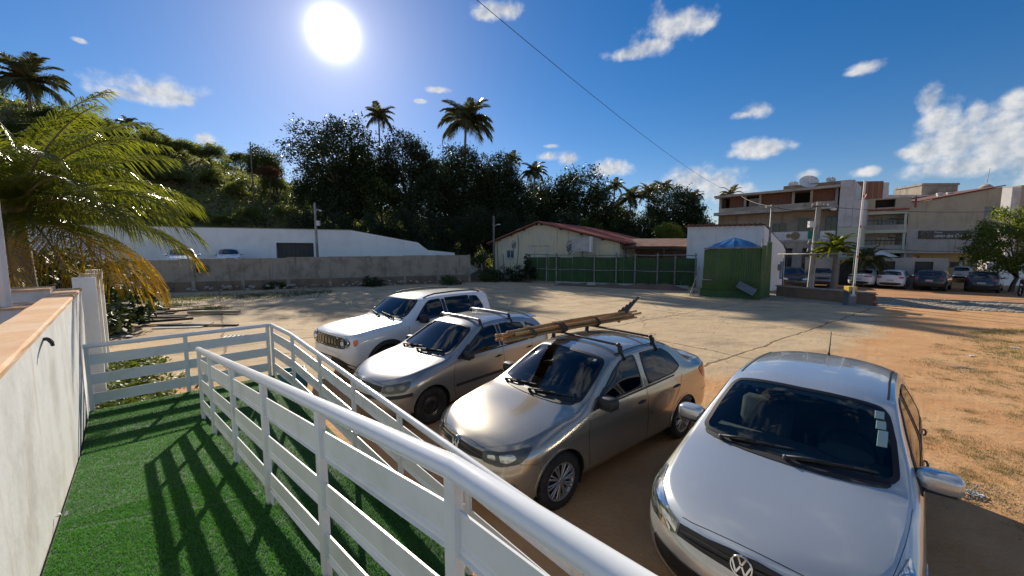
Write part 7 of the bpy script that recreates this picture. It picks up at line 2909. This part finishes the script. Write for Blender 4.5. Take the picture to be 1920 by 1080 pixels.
FAR = [frond_mesh(('frond_far', 'frond_far', 'bark_palm'), 1.0, R(e), R(dr), 34, .34, .020, False, seed=k, hang=hg) for k, (e, dr, hg) in enumerate(((70, 75, .5), (45, 85, .7), (18, 75, .9), (-5, 70, 1.1)))]


def palm(label, x, y, zc, r, group=None, n=20, z0=None, lean=(0, 0), trunk=.14, fr=FAR, rot=0):
    z0 = float(hill_h(x, y)) if z0 is None else z0
    t = thing('coconut_palm', label, 'palm', (x, y, z0), 0, group)
    h_ = zc - z0
    mb = MB()
    n_ = 12
    pts, rs = [], []
    for i in range(n_ + 1):
        f = i / n_
        pts.append((lean[0] * (f * f - 1), lean[1] * (f * f - 1), -.2 + (h_ + .2) * f))
        rs.append(trunk * (1.5 - .7 * f + .25 * (f < .06)) * (1 + .05 * (i % 2)))
    mb.tube(pts, rs, 9)
    mb.build('trunk', 'bark_palm', t, True)
    for i in range(n):
        k = (i * 4) // n
        o = bpy.data.objects.new('frond', fr[k])
        COL.objects.link(o)
        o.parent = t
        o.location = (0, 0, h_)
        o.rotation_euler = (random.uniform(-.25, .25), random.uniform(-.12, .12), rot + i * 2.399 + random.uniform(-.2, .2))
        s_ = r * random.uniform(.85, 1.1)
        o.scale = (s_, s_, s_)
    return t


def palm_px(label, px, py, Y, rpx, **kw):
    Y = Y * 1.13 if 48.3 < Y < 70 else Y
    q = at(px, py, Y)
    return palm(label, q.x, q.y, q.z, rpx / FOC * Y, **kw)


palm_px('lone tall coconut palm standing clear above the dark trees', 874, 226, 54.5, 56, n=26, lean=(.6, 0), trunk=.2)
palm_px('coconut palm showing above the airy tall tree', 710, 218, 58, 32)
palm_px('large coconut palm on the hill crest behind the bright palm fronds', 52, 152, 50, 62, n=24)
for px, py, rp in ((240, 232, 20), (288, 250, 18), (268, 246, 14)):
    palm_px('small coconut palm on the hill crest above the scrub', px, py, 74, rp, group='small palms on the hill crest', n=16)
for px, py, rp, Y, lb in ((1002, 322, 28, 54, 'coconut palm rising between two dark trees above the yellow gable'), (1152, 350, 22, 56, 'coconut palm at the shoulder of the wide tree with pale branches'), (1182, 372, 36, 50, 'bushy coconut palm, fullest of the cluster before the hotel'),
                          (1216, 362, 26, 56, 'slim coconut palm next to the bushy one'), (1245, 352, 22, 58, 'coconut palm peeping over the dark round tree'), (1302, 370, 20, 58, 'small coconut palm half sunk behind the dark round tree'), (960, 300, 22, 60, 'coconut palm mostly hidden behind the rounded dark tree')):
    palm_px(lb, px, py, Y, rp, group='coconut palms in the wood', n=18)
palm_px('palm tuft showing above the hotel roof corner', 1370, 366, 58, 24, n=14)
LIT = [frond_mesh(('frond_green', 'frond_green', 'bark_palm'), 1.0, R(e), R(dr), 34, .30, .026, False, seed=20 + k, hang=hg) for k, (e, dr, hg) in enumerate(((78, 70, .4), (55, 80, .6), (30, 80, .8), (8, 70, 1.0)))]
q = at(1568, 472, 24.5)
palm('short sunlit palm in front of the hotel parking', q.x, q.y, q.z + .1, 1.45, n=24, z0=0, fr=LIT, trunk=.13)
q = at(1625, 487, 29)
palm('dark low palm beside the raised barrier and guesthouse wall', q.x, q.y, q.z, 1.6, n=16, z0=0, trunk=.12)

# ---- the near palm with yellowing lower fronds
q = at(22, 405, 7.9)
PC = Vector((q.x, q.y, 3.40))
t = thing('coconut_palm', 'near coconut palm with glossy fronds, lower ones turning yellow', 'palm', (PC.x, PC.y, 0))
mb = MB()
mb.tube([(0.1, .2, -.2), (.1, .15, .6), (.05, .05, 2.0), (0, 0, 3.5)], [.26, .19, .16, .18], 12)
mb.build('trunk', 'bark_palm', t, True)
NM = ('frond_green', 'frond_yellow', 'bark_palm')
# azimuth from +x towards +y, start elevation, droop, length, where yellow starts
FR = [(-8, 40, 62, 3.1, 1.2), (4, 26, 62, 3.3, 1.2), (-16, 14, 50, 3.45, .9), (8, 6, 52, 3.5, .62), (-12, -4, 55, 3.2, .35), (-30, 0, 80, 3.1, .25), (20, 20, 70, 3.3, 1.2),
      (-35, 45, 70, 3.1, 1.2), (30, 55, 60, 3.0, 1.3), (-20, 66, 62, 3.2, 1.3), (10, 74, 55, 3.2, 1.3), (60, 62, 60, 3.2, 1.3), (-60, 55, 70, 3.1, 1.3), (-70, 25, 75, 3.1, 1.0), (45, 10, 70, 3.2, .8),
      (80, 40, 75, 3.2, 1.2), (100, 70, 60, 3.3, 1.3), (-95, 60, 70, 3.0, 1.3), (130, 35, 80, 3.1, 1.2), (165, 50, 70, 3.0, 1.3), (-140, 40, 70, 3.0, 1.2), (-2, 54, 66, 3.3, 1.3), (-45, -8, 70, 2.7, .2), (28, -10, 70, 3.0, .3), (-25, 30, 66, 3.4, 1.1),
      (15, 36, 70, 3.3, 1.2), (-10, 22, 72, 3.3, .95), (-50, 35, 75, 3.1, 1.2), (0, -12, 60, 2.9, .15), (50, 35, 70, 3.2, 1.2), (40, 72, 60, 3.2, 1.3), (-80, 76, 60, 3.1, 1.3)]
for k, (az_, e_, dr_, L_, yl) in enumerate(FR):
    me = frond_mesh(NM, L_, R(e_), R(dr_), 78, .78, .023, True, yellow=yl + .26, seed=40 + k, hang=1.1)
    o = bpy.data.objects.new('frond', me)
    COL.objects.link(o)
    o.parent = t
    o.location = (0, 0, 3.4)
    o.rotation_euler = (random.uniform(-.3, .3), 0, R(az_))
    if yl < .7:
        o['label'] = 'yellowing frond'


# ------------------------------------------------------------------ small plants
def big_leaf(mb, base, az_, e0, L_, w_, droop):
    n = 9
    P_, W = [], []
    p_ = Vector(base)
    for i in range(n + 1):
        f = i / n
        a_ = e0 - droop * f * f
        P_.append(p_.copy())
        W.append(w_ * math.sin(PI * min(.06 + .94 * f, 1))**.6 if f > .18 else .012)
        p_ = p_ + Vector((math.cos(az_) * math.cos(a_), math.sin(az_) * math.cos(a_), math.sin(a_))) * (L_ / n)
    sd_ = Vector((-math.sin(az_), math.cos(az_), 0))
    vs = []
    for p_, w1 in zip(P_, W):
        vs += [p_ - sd_ * w1 + Vector((0, 0, w1 * .35)), p_, p_ + sd_ * w1 + Vector((0, 0, w1 * .35))]
    mb.add(vs, [(3 * i + k, 3 * i + 3 + k, 3 * i + 4 + k, 3 * i + 1 + k) for i in range(n) for k in range(2)])


def banana(label, x, y, z0, h_, n, s_, mt='leaf_lit'):
    t = thing('banana_plant', label, 'plant', (x, y, z0))
    mb = MB()
    mb.tube([(0, 0, -.1), (.05, 0, h_ * .5), (0, 0, h_)], [.14 * s_, .11 * s_, .07 * s_], 9)
    mb.build('stem', 'bark_pale', t, True)
    for i in range(n):
        mb = MB()
        big_leaf(mb, (0, 0, h_ - .1), i * 2.4 + random.uniform(-.3, .3), R(random.uniform(30, 78)), s_ * random.uniform(1.5, 2.1), s_ * .26, R(random.uniform(50, 100)))
        mb.build('leaf', mt, t, True, fix=False)


q = gz(903, 524)
banana('banana plant at the corner of the yellow house', q.x, q.y, 0, 1.5, 9, .8, 'leaf_mid')
q = at(1095, 428, 46)
banana('banana plant whose leaves rise behind the red roof', q.x, q.y, float(hill_h(q.x, q.y)), q.z - float(hill_h(q.x, q.y)), 8, 1.0, 'leaf_mid')
q = at(1120, 434, 45)
banana('smaller banana plant showing low behind the red roof', q.x, q.y, float(hill_h(q.x, q.y)), q.z - float(hill_h(q.x, q.y)), 7, .8, 'leaf_mid')


def shrub(label, x, y, z0, r, h_, mt, seed, n=2200, leaf=.09):
    C, P, rg_ = crown_points(seed, 60, n // 60, rad=(r, r, h_), shell=.3, sig=.12 * r, flat=-.1)
    V = leaf_quads(P + np.array([0, 0, h_ * .15]), leaf, rg_)
    t = thing('shrub', label, 'shrub', (x, y, z0))
    fast_mesh('foliage', V, np.arange(len(V)).reshape(-1, 4), mt, t)
    mb = MB()
    for k in range(6):
        c = C[k * 7 % len(C)]
        mb.tube([(0, 0, -.05), (c[0] * .5, c[1] * .5, max(c[2], .1) * .5), (c[0], c[1], max(c[2], .15))], [.03, .02, .008], 5)
    mb.build('stem', 'bark', t)
    return t


q = gz(962, 528)
shrub('clipped dark hedge shrub below the yellow house window', q.x, q.y + .5, 0, 1.5, 1.25, 'leaf_dark', 61, 3000, .08)
shrub('dark shrub before the corner of the yellow house', q.x - 2.0, q.y + .2, 0, 1.1, 1.0, 'leaf_mid', 62, 2200, .08)
shrub('climbing shrub on the end of the green fence', 1.4, 33.2, 0, .7, 2.2, 'leaf_dark', 63, 2200, .08)
shrub('small dark bush growing on the concrete wall', at(398, 512, 27).x, 26.2, 1.2, .45, .5, 'leaf_dark', 64, 700, .06)
for k, px in enumerate((300, 345, 520, 700, 845)):
    q = gz(px, 545 - (px - 300) * .022)
    shrub('dark weedy shrub at the foot of the concrete wall', q.x, q.y - .3, 0, random.uniform(.7, 1.2), random.uniform(.35, .7), 'leaf_dark' if k % 2 else 'leaf_mid', 70 + k, 1300, .07)['group'] = 'shrubs along the concrete wall'
for k, (px, py) in enumerate(((50, 520), (120, 505), (168, 520), (15, 500))):  # filler shrubs, put in to make the area below the palm dark
    q = at(px, py, (10.5, 12, 13, 9.5)[k])
    shrub('dark leafy shrub added to darken the gap under the near palm', q.x, q.y, 0, 1.7, 2.3, 'leaf_dark', 90 + k, 3600, .10)['group'] = 'added shrubs under the near palm'
for (px, py, h_) in ((905, 520, 1.4), (946, 527, 2.4), (935, 528, 3.4)):
    q = gz(px, py)
    mb = MB()
    mb.tube([(q.x, q.y, -.1), (q.x - .05, q.y, h_ * .5), (q.x - .12, q.y, h_)], [.05, .045, .03], 7)
    o = mb.build('stake', 'pole_wood', None, True)
    tag(o, 'rough wooden stake standing by the yellow house corner', 'stake', 'stakes by the yellow house')
q = at(926, 460, 38)
mb = MB()
mb.tube([(q.x, q.y, 0), (q.x, q.y, 6.0)], [.12, .09], 8)
o = mb.build('utility_pole', 'pole_wood', None, True)
tag(o, 'grey wooden pole with small lamp behind the yellow house corner', 'pole')
mb = MB()
mb.tube([(q.x, q.y, 5.0), (q.x + .4, q.y, 5.2)], .025, 5)
mb.add(*ellipsoid((q.x + .48, q.y, 5.17), (.16, .1, .06)))
mb.build('lamp_arm', 'dish_white', o, True)
q = at(471, 300, 60)
mb = MB()
mb.tube([(q.x, q.y, float(hill_h(q.x, q.y)) - .2), (q.x, q.y, at(471, 266, 60).z)], .10, 6)
o = mb.build('utility_pole', 'pole_wood', None, True)
tag(o, 'bare pole standing on the hill crest', 'pole')


def blades(name, label, pts, h0, h1, mt, per, spread, width=.006, seed=3):
    rg_ = np.random.default_rng(seed)
    P = np.repeat(np.array(pts, float), per, axis=0)
    n = len(P)
    P[:, :2] += rg_.normal(size=(n, 2)) * spread
    an = rg_.uniform(0, 2 * PI, n)
    hh = rg_.uniform(h0, h1, n)
    ln_ = hh * rg_.uniform(.2, .9, n)
    la_ = rg_.uniform(0, 2 * PI, n)
    A = P + np.stack([np.cos(an) * width, np.sin(an) * width, np.zeros(n)], 1)
    B = P - np.stack([np.cos(an) * width, np.sin(an) * width, np.zeros(n)], 1)
    C = P + np.stack([np.cos(la_) * ln_, np.sin(la_) * ln_, hh], 1)
    V = np.stack([A, B, C], 1).reshape(-1, 3)
    o = fast_mesh(name, V, np.arange(3 * n).reshape(-1, 3), mt)
    tag(o, label, 'grass', kind='stuff')


rg = np.random.default_rng(9)
# grass patches in the bare earth
cs = [gz(px, py) for px, py in ((1870, 640), (1900, 670), (1890, 655), (1850, 625), (1905, 620), (1880, 705), (1840, 745), (1900, 760), (1860, 790), (1800, 700), (1890, 850), (1870, 905), (1830, 870), (1905, 930), (1760, 720), (1910, 800), (1800, 830), (1915, 700), (1850, 690))]
pts = []
for c in cs:
    for _ in range(4):
        sx_, sy_ = c.x + rg.normal() * .75, c.y + rg.normal() * .42
        rr = rg.uniform(.04, .20)
        pts += [(sx_ + rg.normal() * rr * 1.4, sy_ + rg.normal() * rr, 0) for _ in range(int(8 + 260 * rr))]
blades('dry_grass', 'thin dry grass in patches on the orange earth', pts, .010, .045, 'weed_dry', 9, .03, .0022, 3)
blades('green_grass', 'low green grass tufts beside the cobbled street', [(c.x + rg.normal() * .5, c.y + rg.normal() * .3, 0) for c in cs[:5] for _ in range(120)], .02, .06, 'weed_green', 9, .06, .003, 4)
pts = []
for _ in range(700):
    f = rg.random()
    px, py = lerp(250, 620, f), lerp(566, 548, f) + rg.normal() * 3
    q = gz(px, py)
    pts.append((q.x, q.y, 0))
for px, py in ((380, 580), (395, 578), (310, 574), (330, 572), (240, 590)):
    q = gz(px, py)
    pts += [(q.x + rg.normal() * .4, q.y + rg.normal() * .25, 0) for _ in range(40)]
blades('verge_grass', 'uneven grass along the shaded foot of the concrete wall', pts, .04, .16, 'leaf_mid', 10, .16, .008, 5)
# leafy weeds between the ramp and the garden wall
pw = []
for _ in range(420):
    u_, v_ = rg.uniform(8.2, 12.8), -.32 + abs(rg.normal()) * .42
    q = UV(u_, v_)
    pw += [(q.x + rg.normal() * .05, q.y + rg.normal() * .05, rg.uniform(.03, .30) * max(.2, 1 - abs(v_) * .6)) for _ in range(16)]
V = leaf_quads(np.array(pw), .042, rg, .8, .62)
o = fast_mesh('weeds', V, np.arange(len(V)).reshape(-1, 4), 'weed_green')
tag(o, 'leafy green weeds along the foot of the garden wall', 'weeds', kind='stuff')
# grit and pebbles
N = 2600
px_ = rg.uniform(-9, 14, N)
py_ = rg.uniform(1.2, 17, N)
cl_ = np.sin(px_ * 1.3 + 1) * np.cos(py_ * 1.1) > -.1
px_, py_ = px_[cl_], py_[cl_]
mb = MB()
peb = [(1, 0, 0), (-1, 0, 0), (0, 1, 0), (0, -1, 0), (0, 0, 1), (0, 0, -.4)]
pf_ = [(0, 2, 4), (2, 1, 4), (1, 3, 4), (3, 0, 4), (2, 0, 5), (1, 2, 5), (3, 1, 5), (0, 3, 5)]
for x, y in zip(px_, py_):
    uq, vq = (y - x) * S2, (x + y) * S2
    if vq < 2.0 and uq < 8.3:
        continue
    s_ = .006 + .020 * rg.random()**3
    mb.add([(x + a_ * s_, y + b_ * s_ * .8, c_ * s_ * .7) for a_, b_, c_ in peb], pf_)
o = mb.build('pebbles', 'pebble', None, fix=False)
tag(o, 'scattered grit and small pebbles on the earth', 'pebbles', kind='stuff')


# ------------------------------------------------------------------ loose things
# bamboo on the champagne sedan's roof bars
def car_pt(car, x, y, z):
    th = R(car_h) + PI
    c, s_ = math.cos(th), math.sin(th)
    return Vector((car.root.location.x + c * x - s_ * y, car.root.location.y + s_ * x + c * y, z))


car_h = 218.8
t = thing('bamboo_bundle', 'bundle of yellow bamboo canes tied along the roof of the champagne sedan', 'bamboo')
zb_ = max(ZB1, ZB2) + .02
ya = .47
rb = random.Random(4)
canes = []
for i in range(10):
    oy, oz = [(-.10, .0), (-.05, .0), (0, 0), (.05, 0), (.10, 0), (-.075, .045), (-.025, .047), (.03, .045), (.075, .046), (0, .088)][i]
    r_ = rb.uniform(.015, .022)
    x0_, x1_ = 1.02 + rb.uniform(-.06, .22), 3.92 + rb.uniform(-.30, .15)
    mb = MB()
    P_, Rr = [], []
    n_ = 13
    for k in range(n_ + 1):
        f = k / n_
        x = lerp(x0_, x1_, f)
        p_ = car_pt(voy, x, ya + oy * (1 + .15 * math.sin(f * 7 + i)), zb_ + r_ + oz + .012 * math.sin(f * 5 + i * 1.3) + .02 * (f - .5))
        for d_, rr_ in ((-.012, 1.0), (-.004, 1.16), (.004, 1.16), (.012, 1.0)):
            P_.append(p_ + (car_pt(voy, 1, 0, 0) - car_pt(voy, 0, 0, 0)) * d_)
            Rr.append(r_ * rr_ * lerp(1.1, .85, f))
    mb.tube(P_, Rr, 8)
    mb.build('cane', 'bamboo', t, True)
for x in (1.45, 2.05, 2.78, 1.98):
    mb = MB()
    c = [car_pt(voy, x + .02 * math.sin(a_ * 2), ya + .135 * math.cos(a_), zb_ + .050 + .075 * math.sin(a_)) for a_ in np.linspace(0, 2 * PI, 20)[:-1]]
    mb.tube(c, .010, 6, closed=True)
    mb.tube([p_ + (car_pt(voy, .03, 0, 0) - car_pt(voy, 0, 0, 0)) for p_ in c], .009, 6, closed=True)
    mb.build('rope', 'rope', t, True)
t = thing('serrated_tool', 'dark toothed blade sticking up from the far end of the bamboo', 'tool')
mb = MB()
p0, p1, p2 = car_pt(voy, 3.45, ya + .10, zb_ + .06), car_pt(voy, 3.98, ya - .03, zb_ + .34), car_pt(voy, 3.42, ya - .02, zb_ - .05)
off_ = Vector((.015, -.01, .0))
top_, n_ = [], 14
for k in range(n_ + 1):
    f = k / n_
    p_ = p0.lerp(p1, f)
    top_.append(p_ + (Vector((.0, 0, .03)) if k % 2 else Vector((0, 0, 0))))
low_ = [p2.lerp(p1, k / n_) for k in range(n_ + 1)]
vs = top_ + low_ + [p_ + off_ for p_ in top_] + [p_ + off_ for p_ in low_]
m_ = n_ + 1
mb.add(vs, [(k, k + 1, m_ + k + 1, m_ + k) for k in range(n_)] + [(2 * m_ + k, 3 * m_ + k, 3 * m_ + k + 1, 2 * m_ + k + 1) for k in range(n_)] + [(k, 2 * m_ + k, 2 * m_ + k + 1, k + 1) for k in range(n_)])
mb.build('blade', 'rope', t)
mb = MB()
mb.tube([car_pt(voy, 2.7, ya + .02, zb_ + .05), p0.lerp(p2, .5)], .014, 6)
mb.build('handle', 'timber_old', t)

# teal crate behind the outer railing
q = gz(548, 722)
t = thing('crate', 'teal plastic crate on the ground behind the outer railing', 'crate', (q.x, q.y, 0), R(35))
mb = MB()
for (a_, b_) in ((-1, 0), (1, 0), (0, -1), (0, 1)):
    mb.bb(a_ * .24 - (.012 if a_ else .24), a_ * .24 + (.012 if a_ else .24), b_ * .18 - (.012 if b_ else .18), b_ * .18 + (.012 if b_ else .18), 0.0, .30)
mb.bb(-.228, .228, -.168, .168, .004, .02)
mb.build('box', 'bin_teal', t)
mb = MB()
mb.tube([(-.25, -.19, .30), (.25, -.19, .30), (.25, .19, .30), (-.25, .19, .30)], .016, 6, closed=True)
mb.build('rim', 'bin_teal', t)
# white plastic grating
q = gz(452, 634)
t = thing('grating', 'white slatted plastic grating lying on the lot beyond the end railing', 'grating', (q.x, q.y, .02), R(12))
for k in range(9):
    part(t, 'slat', 'paint_white', (-.45 + k * .11, -.40 + k * .11, -.16, .16, .02, .05))
part(t, 'edge_bar', 'paint_white', (-.47, .55, -.18, -.161, .0, .06), (-.47, .55, .161, .18, .0, .06))
# discarded planks
rb = random.Random(11)
q0 = gz(300, 596)
for k in range(16):
    px, py = rb.uniform(222, 372), rb.uniform(582, 612)
    q = gz(px, py)
    mb = MB()
    L_ = rb.uniform(1.3, 2.9)
    M = Matrix.Translation((q.x, q.y, .06 + .05 * (k % 5))) @ Matrix.Rotation(R(rb.gauss(20, 16)), 4, 'Z') @ Matrix.Rotation(R(rb.uniform(-3, 3)), 4, 'Y')
    mb.box((0, 0, 0), (L_, rb.uniform(.10, .22), rb.uniform(.03, .10)), M, .006)
    pale = k % 7 == 0
    o = mb.build('plank', 'timber_pale' if pale else 'timber_old')
    tag(o, 'pale weathered plank lying on the lumber pile' if pale else 'dark weathered plank in the pile beyond the end railing', 'plank', 'pale planks on the pile' if pale else 'dark planks in the pile')
q = gz(402, 589)
mb = MB()
mb.box((0, 0, .09), (2.0, .20, .12), Matrix.Translation((q.x, q.y, 0)) @ Matrix.Rotation(R(6), 4, 'Z'), .01)
o = mb.build('plank', 'timber_pale')
tag(o, 'thick pale beam lying apart at the end of the plank pile', 'plank')
q = gz(345, 612)
mb = MB()
mb.box((0, 0, .03), (1.5, .8, .03), Matrix.Translation((q.x, q.y, 0)) @ Matrix.Rotation(R(10), 4, 'Z') @ Matrix.Rotation(R(2), 4, 'X'), .004)
o = mb.build('board', 'slab_pale')
tag(o, 'flat grey board lying on the ground by the plank pile', 'board')
# paper scraps
for k, (px, py, lb) in enumerate(((240, 632, 'white plastic scrap in the weeds by the garden wall'), (262, 640, 'crumpled pale rag among the weeds'), (232, 715, 'flat pale cardboard piece below the end railing'), (1902, 653, 'small white scrap in the roadside grass'),
                                  (1820, 668, 'small white stone on the orange earth'), (1822, 928, 'white paper scrap by the gravel patch'))):
    q = gz(px, py)
    mb = MB()
    s_ = .10 if k < 3 else .05
    vs = [(q.x + s_ * (i - 1.5) * random.uniform(.7, 1.2), q.y + s_ * (j - 1.5) * random.uniform(.6, 1), .012 + random.uniform(0, s_ * .5)) for i in range(4) for j in range(4)]
    mb.add(vs, [(4 * i + j, 4 * i + 4 + j, 4 * i + 5 + j, 4 * i + 1 + j) for i in range(3) for j in range(3)])
    o = mb.build('paper_scrap', 'paint_white')
    tag(o, lb, 'litter')
d_ = ray(117, 970)
for z_ in (.75, .78):
    q = gz(117, 970, z_)
u_ = (q.y - q.x) * S2
q = gz(117, 970, z1(u_) + .01)
mb = MB()
for k in range(5):
    a_ = k * 1.3
    c = q + Vector((.012 * math.cos(a_), .012 * math.sin(a_), .01))
    mb.add([c, c + Vector((.03 * math.cos(a_), .03 * math.sin(a_), .012)), c + Vector((.022 * math.cos(a_ + .9), .022 * math.sin(a_ + .9), .02)), c + Vector((0, 0, .012))], [(0, 1, 2, 3)])
o = mb.build('paper_scrap', 'paint_white')
tag(o, 'torn white paper scrap lying on the green ramp by the wall', 'litter')
# little gravel heaps
for k, (px, py, lb) in enumerate(((1800, 925, 'small heap of grey gravel beside the silver hatchback'), (1800, 690, 'flat spread of grey ash on the orange earth'))):
    q = gz(px, py)
    pts = []
    mb = MB()
    for i in range(420):
        a_, r_ = random.uniform(0, 6.28), abs(random.gauss(0, .22))
        s_ = random.uniform(.006, .016)
        x, y, z = q.x + r_ * math.cos(a_) * 1.5, q.y + r_ * math.sin(a_), max(0, .05 - r_ * .1) * (k == 0)
        mb.add([(x + e_ * s_, y + f_ * s_ * .8, z + g_ * s_ * .7) for e_, f_, g_ in peb], pf_)
    o = mb.build('gravel', 'concrete', None, fix=False)
    tag(o, lb, 'gravel', kind='stuff')
